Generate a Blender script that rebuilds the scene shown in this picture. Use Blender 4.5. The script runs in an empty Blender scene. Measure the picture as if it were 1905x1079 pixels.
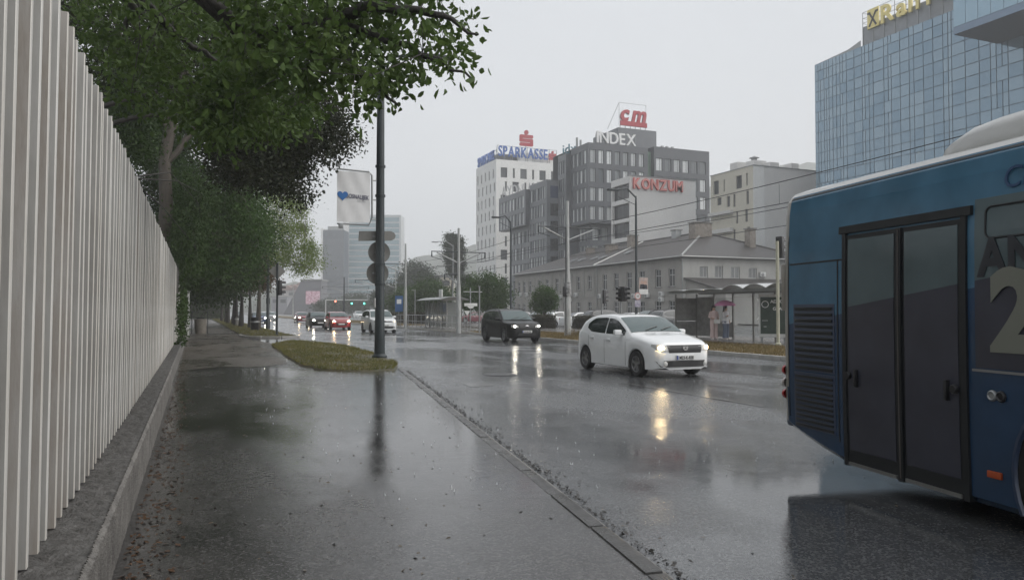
import bpy, bmesh, math, random
import numpy as np
from mathutils import Matrix, Vector
random.seed(7); np.random.seed(7)
rad = math.radians

# ------------------------------------------------------------------ camera, sky, sun, exposure
F, CH, CX, CY, HOR, VPX = 1400., 1.6, 952.5, 539.5, 578., 365.
pitch = math.atan((HOR - CY) / F)
yaw = math.atan((CX - VPX) / F * math.cos(pitch))
sc = bpy.context.scene
COL = sc.collection
cam_d = bpy.data.cameras.new('camera')
cam_d.sensor_width = 36.; cam_d.lens = 36. * F / 1905.
cam_d.clip_start = 0.05; cam_d.clip_end = 6000.
cam = bpy.data.objects.new('camera', cam_d); COL.objects.link(cam)
cam.location = (0, 0, CH)
cam.rotation_euler = (rad(90) + pitch, 0, -yaw)
sc.camera = cam

SUN_EL, SUN_AZ = rad(38), rad(118)
w = bpy.data.worlds.new('World'); sc.world = w; w.use_nodes = True
nt = w.node_tree; nt.nodes.clear()
out = nt.nodes.new('ShaderNodeOutputWorld'); bg = nt.nodes.new('ShaderNodeBackground')
sky = nt.nodes.new('ShaderNodeTexSky'); sky.sky_type = 'NISHITA'; sky.sun_disc = False
sky.sun_elevation = SUN_EL; sky.sun_rotation = SUN_AZ; sky.dust_density = 6.0; sky.air_density = 1.0
tcw = nt.nodes.new('ShaderNodeTexCoord'); nzw = nt.nodes.new('ShaderNodeTexNoise'); nzw.inputs['Scale'].default_value = 2.2; nzw.inputs['Detail'].default_value = 5; nt.links.new(tcw.outputs['Generated'], nzw.inputs['Vector'])
cloud = nt.nodes.new('ShaderNodeMix'); cloud.data_type = 'RGBA'; cloud.inputs[6].default_value = (3.25, 3.4, 3.6, 1); cloud.inputs[7].default_value = (4.15, 4.3, 4.5, 1); nt.links.new(nzw.outputs['Fac'], cloud.inputs[0])
mx = nt.nodes.new('ShaderNodeMix'); mx.data_type = 'RGBA'; mx.inputs[0].default_value = 0.95
nt.links.new(sky.outputs[0], mx.inputs[6]); nt.links.new(cloud.outputs[2], mx.inputs[7])
nt.links.new(mx.outputs[2], bg.inputs[0]); bg.inputs[1].default_value = 0.1
nt.links.new(bg.outputs[0], out.inputs[0])
sd = bpy.data.lights.new('sun', 'SUN'); sd.energy = 1.5; sd.angle = rad(75); sd.color = (1, .97, .93)
sun = bpy.data.objects.new('sun', sd); COL.objects.link(sun)
sun.rotation_euler = (rad(90) - SUN_EL, 0, math.pi - SUN_AZ)
vs = sc.view_settings
vs.view_transform = 'Standard'; vs.look = 'None'; vs.exposure = 1.0; vs.gamma = 1.0; vs.use_curve_mapping = False
cy_ = sc.cycles
cy_.use_denoising = True
try: cy_.denoiser = 'OPENIMAGEDENOISE'
except Exception: pass
cy_.max_bounces = 12; cy_.diffuse_bounces = 3; cy_.glossy_bounces = 4; cy_.transmission_bounces = 5
cy_.transparent_max_bounces = 8; cy_.volume_bounces = 8
cy_.sample_clamp_indirect = 20.0
cy_.use_adaptive_sampling = True; cy_.adaptive_threshold = 0.015

# ------------------------------------------------------------------ pixel -> place
_cp, _sp, _cy, _sy = math.cos(pitch), math.sin(pitch), math.cos(yaw), math.sin(yaw)
def ray(u, v):
    a = (u - CX) / F; b = -(v - CY) / F
    f = _cp - b * _sp
    return (a * _cy + f * _sy, f * _cy - a * _sy, _sp + b * _cp)
def G(u, v, z=0.):            # on the ground
    r = ray(u, v); t = (z - CH) / r[2]; return (r[0] * t, r[1] * t)
def XP(u, v, X):              # on a plane x = X -> (y, z)
    r = ray(u, v); t = X / r[0]; return (r[1] * t, CH + r[2] * t)
def YP(u, v, Y):              # on a plane y = Y -> (x, z)
    r = ray(u, v); t = Y / r[1]; return (r[0] * t, CH + r[2] * t)
def DP(u, v, d):              # at depth d from the camera
    r = ray(u, v); t = d / (r[0] * _sy + r[1] * _cy); return (r[0] * t, r[1] * t, CH + r[2] * t)

# ------------------------------------------------------------------ materials
def nn(nt, t, **k):
    n = nt.nodes.new(t)
    for a, b in k.items(): setattr(n, a, b)
    return n
def newmat(name):
    m = bpy.data.materials.new(name); m.use_nodes = True
    nt = m.node_tree; nt.nodes.clear()
    o = nn(nt, 'ShaderNodeOutputMaterial'); p = nn(nt, 'ShaderNodeBsdfPrincipled')
    nt.links.new(p.outputs[0], o.inputs[0])
    return m, nt, p, o
_mats = {}
def M(name, col, rough=.6, metal=0., spec=.5, var=0., vs=3., bump=0., bs=40., emit=None, es=0., rand=0., trans=0., coat=0., col2=None, stretch=None, alpha=1., rvar=0.):
    if name in _mats: return _mats[name]
    m, nt, p, o = newmat(name)
    L = nt.links.new
    p.inputs['Base Color'].default_value = (*col, 1); p.inputs['Roughness'].default_value = rough
    p.inputs['Metallic'].default_value = metal; p.inputs['Specular IOR Level'].default_value = spec
    if trans: p.inputs['Transmission Weight'].default_value = trans; p.inputs['IOR'].default_value = 1.2
    if coat: p.inputs['Coat Weight'].default_value = coat; p.inputs['Coat Roughness'].default_value = .06
    if alpha < 1: p.inputs['Alpha'].default_value = alpha
    if emit: p.inputs['Emission Color'].default_value = (*emit, 1); p.inputs['Emission Strength'].default_value = es
    if var or bump or rand or rvar:
        tc = nn(nt, 'ShaderNodeTexCoord'); vec = tc.outputs['Object']
        if stretch:
            mp = nn(nt, 'ShaderNodeMapping'); mp.inputs['Scale'].default_value = stretch
            L(vec, mp.inputs[0]); vec = mp.outputs[0]
        src = None
        if var or rvar:
            n1 = nn(nt, 'ShaderNodeTexNoise'); n1.inputs['Scale'].default_value = vs; n1.inputs['Detail'].default_value = 6; n1.inputs['Roughness'].default_value = .65
            L(vec, n1.inputs['Vector']); src = n1.outputs['Fac']
            mr = nn(nt, 'ShaderNodeMapRange'); mr.inputs[1].default_value = .3; mr.inputs[2].default_value = .7
            L(src, mr.inputs[0]); src = mr.outputs[0]
        if var or rand:
            mixc = nn(nt, 'ShaderNodeMix', data_type='RGBA')
            c2 = col2 or tuple(c * (1 - var) for c in col)
            mixc.inputs[6].default_value = (*col, 1); mixc.inputs[7].default_value = (*c2, 1)
            if var and rand:
                oi = nn(nt, 'ShaderNodeObjectInfo'); ad = nn(nt, 'ShaderNodeMath', operation='MULTIPLY_ADD')
                L(oi.outputs['Random'], ad.inputs[0]); ad.inputs[1].default_value = rand
                L(src, ad.inputs[2]); sb = nn(nt, 'ShaderNodeMath', operation='SUBTRACT'); L(ad.outputs[0], sb.inputs[0]); sb.inputs[1].default_value = rand * .5
                sb.use_clamp = True; L(sb.outputs[0], mixc.inputs[0])
            elif var: L(src, mixc.inputs[0])
            else:
                oi = nn(nt, 'ShaderNodeObjectInfo'); L(oi.outputs['Random'], mixc.inputs[0])
            L(mixc.outputs[2], p.inputs['Base Color'])
        if rvar:
            r2 = nn(nt, 'ShaderNodeMapRange'); r2.inputs[3].default_value = max(.02, rough - rvar); r2.inputs[4].default_value = rough + rvar
            L(src, r2.inputs[0]); L(r2.outputs[0], p.inputs['Roughness'])
        if bump:
            n2 = nn(nt, 'ShaderNodeTexNoise'); n2.inputs['Scale'].default_value = bs; n2.inputs['Detail'].default_value = 5
            L(vec, n2.inputs['Vector'])
            b = nn(nt, 'ShaderNodeBump'); b.inputs['Strength'].default_value = bump; b.inputs['Distance'].default_value = .02
            L(n2.outputs['Fac'], b.inputs['Height']); L(b.outputs[0], p.inputs['Normal'])
    _mats[name] = m
    return m

def leafmat(name, c1, c2, scale=1.2, trl=.35):
    m, nt, p, o = newmat(name); L = nt.links.new
    tc = nn(nt, 'ShaderNodeTexCoord')
    n1 = nn(nt, 'ShaderNodeTexNoise'); n1.inputs['Scale'].default_value = scale; n1.inputs['Detail'].default_value = 8; n1.inputs['Roughness'].default_value = .8
    L(tc.outputs['Object'], n1.inputs['Vector'])
    mr = nn(nt, 'ShaderNodeMapRange'); mr.inputs[1].default_value = .35; mr.inputs[2].default_value = .65; L(n1.outputs['Fac'], mr.inputs[0])
    mc = nn(nt, 'ShaderNodeMix', data_type='RGBA'); mc.inputs[6].default_value = (*c1, 1); mc.inputs[7].default_value = (*c2, 1)
    L(mr.outputs[0], mc.inputs[0]); L(mc.outputs[2], p.inputs['Base Color'])
    p.inputs['Roughness'].default_value = .45; p.inputs['Specular IOR Level'].default_value = .16
    t = nn(nt, 'ShaderNodeBsdfTranslucent'); L(mc.outputs[2], t.inputs[0])
    ms = nn(nt, 'ShaderNodeMixShader'); ms.inputs[0].default_value = trl
    L(p.outputs[0], ms.inputs[1]); L(t.outputs[0], ms.inputs[2]); L(ms.outputs[0], o.inputs[0])
    return m

def wetmat(name, dry, wet, rlo, rhi, scale, bumpw=.12, crack=0., ripple=.0, puddles=(), pr=.045, pb=.45):
    """wet asphalt: dark base, a water film whose gloss breaks up where the stones stand proud"""
    m, nt, p, o = newmat(name); L = nt.links.new
    tc = nn(nt, 'ShaderNodeTexCoord'); vec = tc.outputs['Object']
    big = nn(nt, 'ShaderNodeTexNoise'); big.inputs['Scale'].default_value = scale; big.inputs['Detail'].default_value = 7; big.inputs['Roughness'].default_value = .62
    mp = nn(nt, 'ShaderNodeMapping'); mp.inputs['Scale'].default_value = (1, .45, 1); L(vec, mp.inputs[0]); L(mp.outputs[0], big.inputs['Vector'])
    mr = nn(nt, 'ShaderNodeMapRange', interpolation_type='SMOOTHSTEP'); mr.inputs[1].default_value = .41; mr.inputs[2].default_value = .58; L(big.outputs['Fac'], mr.inputs[0])
    fine = nn(nt, 'ShaderNodeTexNoise'); fine.inputs['Scale'].default_value = 70; fine.inputs['Detail'].default_value = 5; fine.inputs['Roughness'].default_value = .75; L(vec, fine.inputs['Vector'])
    mid = nn(nt, 'ShaderNodeTexNoise'); mid.inputs['Scale'].default_value = 5.5; mid.inputs['Detail'].default_value = 6; L(vec, mid.inputs['Vector'])
    gr = nn(nt, 'ShaderNodeTexNoise'); gr.inputs['Scale'].default_value = 22; gr.inputs['Detail'].default_value = 4; L(vec, gr.inputs['Vector'])
    mid2 = nn(nt, 'ShaderNodeTexNoise'); mid2.inputs['Scale'].default_value = .9; mid2.inputs['Detail'].default_value = 5; L(vec, mid2.inputs['Vector'])
    c = nn(nt, 'ShaderNodeMix', data_type='RGBA'); c.inputs[6].default_value = (*wet, 1); c.inputs[7].default_value = (*dry, 1)
    cm = nn(nt, 'ShaderNodeMath', operation='MULTIPLY'); L(mid.outputs['Fac'], cm.inputs[0]); L(mr.outputs[0], cm.inputs[1]); cm2 = nn(nt, 'ShaderNodeMath', operation='MULTIPLY'); L(cm.outputs[0], cm2.inputs[0]); cm2.inputs[1].default_value = 1.7; cm2.use_clamp = True
    L(cm2.outputs[0], c.inputs[0])
    ag = nn(nt, 'ShaderNodeTexVoronoi'); ag.inputs['Scale'].default_value = 75; L(vec, ag.inputs['Vector'])      # pale stones in the binder
    ags = nn(nt, 'ShaderNodeSeparateColor'); L(ag.outputs['Color'], ags.inputs[0]); agr = nn(nt, 'ShaderNodeMapRange'); agr.inputs[1].default_value = .55; agr.inputs[2].default_value = 1.; agr.inputs[3].default_value = 0; agr.inputs[4].default_value = .75; L(ags.outputs[0], agr.inputs[0])
    c3 = nn(nt, 'ShaderNodeMix', data_type='RGBA'); L(agr.outputs[0], c3.inputs[0]); L(c.outputs[2], c3.inputs[6]); c3.inputs[7].default_value = (*[min(.2, q*2.6) for q in dry], 1); colout = c3.outputs[2]
    if crack:        # wandering hairline cracks and patch seams
        wv = nn(nt, 'ShaderNodeVectorMath', operation='MULTIPLY_ADD'); L(mid2.outputs['Color'], wv.inputs[0]); wv.inputs[1].default_value = (.9,.9,0); L(vec, wv.inputs[2])
        ck = nn(nt, 'ShaderNodeTexVoronoi', feature='DISTANCE_TO_EDGE'); ck.inputs['Scale'].default_value = crack; L(wv.outputs[0], ck.inputs['Vector'])
        ckr = nn(nt, 'ShaderNodeMapRange'); ckr.inputs[1].default_value = .0; ckr.inputs[2].default_value = .006; ckr.inputs[3].default_value = .75; ckr.inputs[4].default_value = 0; L(ck.outputs['Distance'], ckr.inputs[0])
        c4 = nn(nt, 'ShaderNodeMix', data_type='RGBA'); L(ckr.outputs[0], c4.inputs[0]); L(colout, c4.inputs[6]); c4.inputs[7].default_value = (.006,.006,.006,1); colout = c4.outputs[2]
    L(colout, p.inputs['Base Color'])
    rr = nn(nt, 'ShaderNodeMapRange'); rr.inputs[3].default_value = rlo; rr.inputs[4].default_value = rhi; L(mr.outputs[0], rr.inputs[0])
    rm_ = nn(nt, 'ShaderNodeMath', operation='MULTIPLY'); L(rr.outputs[0], rm_.inputs[0])
    rg = nn(nt, 'ShaderNodeMapRange'); rg.inputs[1].default_value = .3; rg.inputs[2].default_value = .7; rg.inputs[3].default_value = .65; rg.inputs[4].default_value = 1.35; L(gr.outputs['Fac'], rg.inputs[0]); L(rg.outputs[0], rm_.inputs[1])
    mask = None      # standing water: soft edged hollows whose rim wanders with the noise
    for (cx, cy, rx, ry, ro) in puddles:
        mp2 = nn(nt, 'ShaderNodeMapping'); mp2.vector_type = 'TEXTURE'; mp2.inputs['Location'].default_value = (cx, cy, 0); mp2.inputs['Rotation'].default_value = (0, 0, ro); mp2.inputs['Scale'].default_value = (rx, ry, 1e4)
        L(vec, mp2.inputs[0]); ln_ = nn(nt, 'ShaderNodeVectorMath', operation='LENGTH'); L(mp2.outputs[0], ln_.inputs[0])
        ad = nn(nt, 'ShaderNodeMath', operation='MULTIPLY_ADD'); L(mid2.outputs['Fac'], ad.inputs[0]); ad.inputs[1].default_value = 1.5; L(ln_.outputs['Value'], ad.inputs[2])
        sm_ = nn(nt, 'ShaderNodeMapRange', interpolation_type='SMOOTHSTEP'); sm_.inputs[1].default_value = 1.1; sm_.inputs[2].default_value = 2.1; sm_.inputs[3].default_value = 1; sm_.inputs[4].default_value = 0; L(ad.outputs[0], sm_.inputs[0])
        if mask is None: mask = sm_.outputs[0]
        else:
            mxn = nn(nt, 'ShaderNodeMath', operation='MAXIMUM'); L(mask, mxn.inputs[0]); L(sm_.outputs[0], mxn.inputs[1]); mask = mxn.outputs[0]
    if mask is not None:
        rl_ = nn(nt, 'ShaderNodeMix', data_type='FLOAT'); L(mask, rl_.inputs[0]); L(rm_.outputs[0], rl_.inputs[2]); rl_.inputs[3].default_value = pr; L(rl_.outputs[0], p.inputs['Roughness'])
    else: L(rm_.outputs[0], p.inputs['Roughness'])
    p.inputs['IOR'].default_value = 1.62; p.inputs['Specular IOR Level'].default_value = .5
    h = nn(nt, 'ShaderNodeMath', operation='MULTIPLY'); L(fine.outputs['Fac'], h.inputs[0])
    st = nn(nt, 'ShaderNodeMapRange'); st.inputs[3].default_value = .25; st.inputs[4].default_value = 1.0; L(mr.outputs[0], st.inputs[0]); L(st.outputs[0], h.inputs[1])
    h2 = nn(nt, 'ShaderNodeMath', operation='MULTIPLY_ADD'); L(mid.outputs['Fac'], h2.inputs[0]); h2.inputs[1].default_value = 1.2; hg = nn(nt, 'ShaderNodeMath', operation='MULTIPLY_ADD'); L(gr.outputs['Fac'], hg.inputs[0]); hg.inputs[1].default_value = ripple; L(h.outputs[0], hg.inputs[2]); L(hg.outputs[0], h2.inputs[2])
    b = nn(nt, 'ShaderNodeBump'); b.inputs['Strength'].default_value = bumpw; b.inputs['Distance'].default_value = .012; L(h2.outputs[0], b.inputs['Height'])
    if mask is not None:
        bs_ = nn(nt, 'ShaderNodeMapRange'); bs_.inputs[3].default_value = bumpw; bs_.inputs[4].default_value = bumpw*pb; L(mask, bs_.inputs[0]); L(bs_.outputs[0], b.inputs['Strength'])
    L(b.outputs[0], p.inputs['Normal'])
    return m

def glassmat(name, col, rough=.05, rand=None, metal=0.):
    return M(name, col, rough=rough, spec=.35, rand=1. if rand else 0., col2=rand, metal=metal)

# ------------------------------------------------------------------ mesh helpers
class MB:
    def __init__(s): s.v = []; s.f = []; s.m = []; s.sm = []
    def add(s, vs, fs, mi=0, smooth=False):
        b = len(s.v); s.v += [tuple(v) for v in vs]
        for f in fs: s.f.append(tuple(i + b for i in f)); s.m.append(mi); s.sm.append(smooth)
        return s
    def box(s, x0, y0, z0, x1, y1, z1, mi=0):
        return s.add([(x0,y0,z0),(x1,y0,z0),(x1,y1,z0),(x0,y1,z0),(x0,y0,z1),(x1,y0,z1),(x1,y1,z1),(x0,y1,z1)],
                     [(0,3,2,1),(4,5,6,7),(0,1,5,4),(1,2,6,5),(2,3,7,6),(3,0,4,7)], mi)
    def cbox(s, c, d, mi=0, bev=0., rz=0.):
        """centred box with chamfered vertical & horizontal edges"""
        hx, hy, hz = d[0]/2, d[1]/2, d[2]/2
        bm = bmesh.new(); bmesh.ops.create_cube(bm, size=1.)
        bmesh.ops.scale(bm, vec=(d[0], d[1], d[2]), verts=bm.verts)
        if bev: bmesh.ops.bevel(bm, geom=bm.edges[:], offset=bev, segments=2, affect='EDGES', profile=.6)
        if rz: bmesh.ops.rotate(bm, cent=(0,0,0), matrix=Matrix.Rotation(rz, 3, 'Z'), verts=bm.verts)
        bmesh.ops.translate(bm, vec=c, verts=bm.verts)
        bm.verts.index_update()
        s.add([v.co[:] for v in bm.verts], [[v.index for v in f.verts] for f in bm.faces], mi, bool(bev)); bm.free()
        return s
    def tube(s, pts, rs, n=8, mi=0, caps=True, smooth=True):
        pts = [Vector(p) for p in pts]
        if not hasattr(rs, '__len__'): rs = [rs] * len(pts)
        rings = []; up = Vector((0, 0, 1)); px = None
        for i, p in enumerate(pts):
            t = (pts[min(i+1, len(pts)-1)] - pts[max(i-1, 0)])
            if t.length < 1e-9: t = Vector((0,0,1))
            t.normalize()
            if px is None:
                a = Vector((1,0,0)) if abs(t.x) < .9 else Vector((0,1,0)); px = (a - t * a.dot(t)).normalized()
            else:
                px = px - t * px.dot(t); px = px.normalized() if px.length > 1e-6 else Vector((1,0,0))
            py = t.cross(px)
            rings.append([p + (px * math.cos(2*math.pi*k/n) + py * math.sin(2*math.pi*k/n)) * rs[i] for k in range(n)])
        vs = [v for r in rings for v in r]; fs = []
        for i in range(len(rings)-1):
            for k in range(n): fs.append((i*n+k, i*n+(k+1)%n, (i+1)*n+(k+1)%n, (i+1)*n+k))
        s.add(vs, fs, mi, smooth)
        if caps:
            s.add(rings[0], [tuple(range(n))[::-1]], mi); s.add(rings[-1], [tuple(range(n))], mi)
        return s
    def prism(s, poly, z0, z1, mi=0, cap=True):
        n = len(poly)
        vs = [(p[0], p[1], z0) for p in poly] + [(p[0], p[1], z1) for p in poly]
        fs = [(i, (i+1) % n, n+(i+1) % n, n+i) for i in range(n)]
        if cap: fs += [tuple(range(n))[::-1], tuple(range(n, 2*n))]
        return s.add(vs, fs, mi)
    def xprism(s, poly, x0, x1, mi=0):      # poly in (y,z), extruded along x
        n = len(poly); vs = [(x0, p[0], p[1]) for p in poly] + [(x1, p[0], p[1]) for p in poly]
        return s.add(vs, [(i, (i+1) % n, n+(i+1) % n, n+i) for i in range(n)] + [tuple(range(n))[::-1], tuple(range(n, 2*n))], mi)
    def yprism(s, poly, y0, y1, mi=0):      # poly in (x,z), extruded along y
        n = len(poly); vs = [(p[0], y0, p[1]) for p in poly] + [(p[0], y1, p[1]) for p in poly]
        return s.add(vs, [(i, (i+1) % n, n+(i+1) % n, n+i)[::-1] for i in range(n)] + [tuple(range(n)), tuple(range(n, 2*n))[::-1]], mi)
    def lathe(s, prof, n=16, mi=0, axis='z', c=(0,0,0), smooth=True):
        vs = []; fs = []
        for r, h in prof:
            for k in range(n):
                a = 2*math.pi*k/n; x, y = r*math.cos(a), r*math.sin(a)
                vs.append((c[0]+x, c[1]+y, c[2]+h) if axis == 'z' else ((c[0]+x, c[1]+h, c[2]+y) if axis == 'y' else (c[0]+h, c[1]+x, c[2]+y)))
        for i in range(len(prof)-1):
            for k in range(n): fs.append((i*n+k, i*n+(k+1)%n, (i+1)*n+(k+1)%n, (i+1)*n+k))
        return s.add(vs, fs, mi, smooth)
    def grid(s, rows, mi=0, smooth=True, closed=False):
        n = len(rows[0]); vs = [p for r in rows for p in r]; fs = []
        for i in range(len(rows)-1):
            for k in range(n if closed else n-1): fs.append((i*n+k, i*n+(k+1)%n, (i+1)*n+(k+1)%n, (i+1)*n+k))
        return s.add(vs, fs, mi, smooth)
    def mesh(s, name, mats, recalc=True, sharp=40):
        me = bpy.data.meshes.new(name); me.from_pydata(s.v, [], s.f)
        for m in (mats if isinstance(mats, (list, tuple)) else [mats]): me.materials.append(m)
        me.polygons.foreach_set('material_index', s.m); me.polygons.foreach_set('use_smooth', s.sm)
        if recalc:
            bm = bmesh.new(); bm.from_mesh(me); bmesh.ops.recalc_face_normals(bm, faces=bm.faces); bm.to_mesh(me); bm.free()
        if any(s.sm) and sharp: me.set_sharp_from_angle(angle=rad(sharp))
        me.update(); return me
    def build(s, name, mats, parent=None, loc=(0,0,0), rz=0., **k):
        return link(name, s.mesh(name, mats, **k), parent, loc, rz)
def link(name, data, parent=None, loc=(0,0,0), rz=0.):
    o = bpy.data.objects.new(name, data); COL.objects.link(o)
    o.location = loc; o.rotation_euler = (0, 0, rz); o.parent = parent
    return o
def tag(o, label=None, cat=None, group=None, kind=None):
    if label: o['label'] = label
    if cat: o['category'] = cat
    if group: o['group'] = group
    if kind: o['kind'] = kind
    return o
def thing(name, label, cat, loc=(0,0,0), rz=0., group=None):
    return tag(link(name, None, None, loc, rz), label, cat, group)
def npmesh(name, verts, faces, mat, smooth=False):
    me = bpy.data.meshes.new(name); nv, nf, k = len(verts), len(faces), faces.shape[1]
    me.vertices.add(nv); me.vertices.foreach_set('co', verts.astype(np.float32).ravel())
    me.loops.add(nf*k); me.loops.foreach_set('vertex_index', faces.astype(np.int32).ravel())
    me.polygons.add(nf); me.polygons.foreach_set('loop_start', np.arange(0, nf*k, k, dtype=np.int32))
    me.materials.append(mat); me.update(calc_edges=True); me.validate(); return me
def interp(pts, x):
    if x <= pts[0][0]: return pts[0][1]
    for (a, b), (c, d) in zip(pts, pts[1:]):
        if x <= c: return b + (d-b) * (x-a) / (c-a)
    return pts[-1][1]
def smoothpts(pts, n=60, it=2):
    xs = np.linspace(pts[0][0], pts[-1][0], n*3); ys = np.array([interp(pts, x) for x in xs])
    for _ in range(it):
        y2 = ys.copy(); y2[1:-1] = (ys[:-2] + 2*ys[1:-1] + ys[2:]) / 4; ys = y2
    return list(zip(xs, ys))
_txt = {}
def text_mesh(s, size, depth=.02, mat=None, offset=0., shear=0., mirror=False):
    key = (s, size, depth, mat.name if mat else '', offset, shear)
    if key in _txt: return _txt[key]
    cu = bpy.data.curves.new('lettering', 'FONT'); cu.body = s; cu.size = size; cu.extrude = depth/2; cu.offset = offset; cu.shear = shear; cu.resolution_u = 3
    o = bpy.data.objects.new('lettering', cu); COL.objects.link(o)
    dg = bpy.context.evaluated_depsgraph_get(); me = bpy.data.meshes.new_from_object(o.evaluated_get(dg))
    bpy.data.objects.remove(o); bpy.data.curves.remove(cu)
    # letters stand up: x right, z up, y into the wall
    co = np.empty(len(me.vertices)*3, np.float32); me.vertices.foreach_get('co', co); co = co.reshape(-1, 3)
    c2 = np.stack([co[:,0], -co[:,2], co[:,1]], 1); me.vertices.foreach_set('co', c2.ravel())
    me.materials.clear()
    if mat: me.materials.append(mat)
    me.update()
    w_ = (float(c2[:,0].min()), float(c2[:,0].max())) if len(c2) else (0, 0)
    _txt[key] = (me, w_); return _txt[key]
def letters(word, x0, z0, w, h, parent, mat, org, rz, depth=.3, y=0., offset=0., shear=0., name='letter', mats=None):
    """each letter a part, set out over width w with cap height h; org/rz is the facade frame, positions relative to parent"""
    ms = [text_mesh(c, h/.7, depth, (mats or {}).get(i, mat), offset, shear) for i, c in enumerate(word)]
    wid = [m[1][1] - m[1][0] for m in ms]; gap = h * .14
    k = w / (sum(wid) + gap * (len(word)-1)); x = x0
    c, s_ = math.cos(rz), math.sin(rz)
    for m, wd in zip(ms, wid):
        lx = x - m[1][0]*k
        o = link(name, m[0], parent, (org[0] + c*lx - s_*y, org[1] + s_*lx + c*y, org[2] + z0), rz)
        o.scale = (k, 1, 1); x += (wd + gap) * k
HAZE = 0.0011
# ------------------------------------------------------------------ shared materials
m_concrete = M('concrete', (.30,.29,.27), rough=.55, var=.45, vs=5, bump=.35, bs=60)
m_kerb = M('kerb_concrete', (.085,.082,.078), rough=.3, var=.45, vs=3, bump=.3, bs=50, rand=.5, rvar=.12)
m_white = M('white_metal', (.72,.72,.70), rough=.35, var=.2, vs=6)
m_black = M('black_plastic', (.012,.012,.014), rough=.35)
m_rubber = M('tyre_rubber', (.014,.014,.015), rough=.55)
m_grey = M('grey_metal', (.32,.33,.33), rough=.35, metal=.5, var=.2, vs=8)
m_darkmetal = M('dark_green_metal', (.022,.032,.036), rough=.35, var=.35, vs=4, rvar=.1)
m_polewhite = M('weathered_pole_paint', (.50,.51,.50), rough=.45, var=.45, vs=2.5, stretch=(3,3,.6))
m_glassdark = M('dark_glass', (.012,.015,.018), rough=.04, spec=.8)
m_steelwire = M('wire', (.03,.03,.032), rough=.4, metal=.6)

m_path = wetmat('wet_pavement_asphalt', (.050,.048,.047), (.021,.0205,.0205), .045, .27, .42, .19, ripple=.45, crack=.22, puddles=[(2.95,12.0,1.2,8.5,-.13)])
m_road = wetmat('wet_road_asphalt', (.075,.078,.083), (.046,.049,.053), .10, .27, .30, .28, ripple=.6, puddles=[(4.75,4.7,2.0,4.0,-.17)], pr=.02, pb=.1)
m_ground = M('wet_earth_and_tarmac', (.07,.072,.07), rough=.4, var=.4, vs=.05)
m_soil = M('wet_turf_soil', (.11,.085,.045), rough=.6, var=.5, vs=1.3, bump=.6, bs=25, col2=(.035,.042,.014))
m_drysoil = M('dry_turf_soil', (.19,.13,.065), rough=.7, var=.6, vs=.9, bump=.6, bs=18, col2=(.08,.07,.03))
m_paving = M('platform_paving', (.19,.18,.17), rough=.25, var=.35, vs=1.5, rvar=.12)
m_paint = M('worn_road_paint', (.20,.20,.20), rough=.2, var=.8, vs=5, col2=(.04,.04,.04))

# ------------------------------------------------------------------ ground
GS = 930.
tag(MB().add([(-GS,-GS,-.05),(GS,-GS,-.05),(GS,GS,-.05),(-GS,GS,-.05)], [(0,1,2,3)]).build('ground', m_ground), kind='structure')
tag(MB().add([(-2,-40,0),(17.6,-40,0),(17.6,300,0),(-2+6,300,0)][:0] or [(-3,-40,0),(17.55,-40,0),(17.55,620,0),(4.6,620,0),(4.6,40,0),(-3,40,0)], [(0,1,2,3,4,5)]).build('road', m_road), kind='structure')
KA, KB = (2.54, 3.84), (5.19, 20.6)
kx = lambda y: KA[0] + (y - KA[1]) * (KB[0]-KA[0]) / (KB[1]-KA[1])
PV = .03
pave = [(-3.2,-8),(kx(-8),-8),(kx(20.6),20.6),(5.75,25.5),(5.55,40),(5.3,46),(5.2,150),(-3.2,150)]
pavement = tag(MB().prism(pave, -.04, PV).build('pavement', m_path), kind='structure')
m_foot = wetmat('damp_footpath_asphalt', (.085,.072,.062), (.05,.043,.038), .24, .5, .5, .3, ripple=.4)
fp = [(-.44,21.5),(.6,22.6),(1.6,22.0),(2.5,23.2),(2.75,26),(3.2,33),(3.35,38),(2.6,44),(2.45,150),(-3.1,150),(-3.1,48.6),(-.44,48)]
tag(MB().add([(p[0],p[1],PV+.004) for p in fp], [tuple(range(len(fp)))]).build('footpath', m_foot), kind='structure')
# kerb stones of the bay
def kerb_row(name, p0, p1, n, width, top, depth, parent, jitter=.006, mat=m_kerb):
    dx, dy = (p1[0]-p0[0])/n, (p1[1]-p0[1])/n; L_ = math.hypot(dx, dy); a = math.atan2(dy, dx)
    me = MB().cbox((L_/2, 0, top - depth/2), (L_ - .018, width, depth), bev=.018).mesh('kerb_stone', mat)
    for i in range(n):
        o = link('kerb_stone', me, parent, (p0[0]+dx*i, p0[1]+dy*i, random.uniform(-jitter, jitter)), a + random.uniform(-.006, .006))
kerb_near = tag(MB().prism([(kx(-8)-.1,-8),(kx(-8)+.1,-8),(KB[0]+.1,KB[1]),(KB[0]-.1,KB[1])], -.03, .012).build('kerb', m_concrete), kind='structure')
kerb_row('kerb_stone', (kx(-6), -6), KB, 27, .12, .040, .16, kerb_near, jitter=.005)
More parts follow.
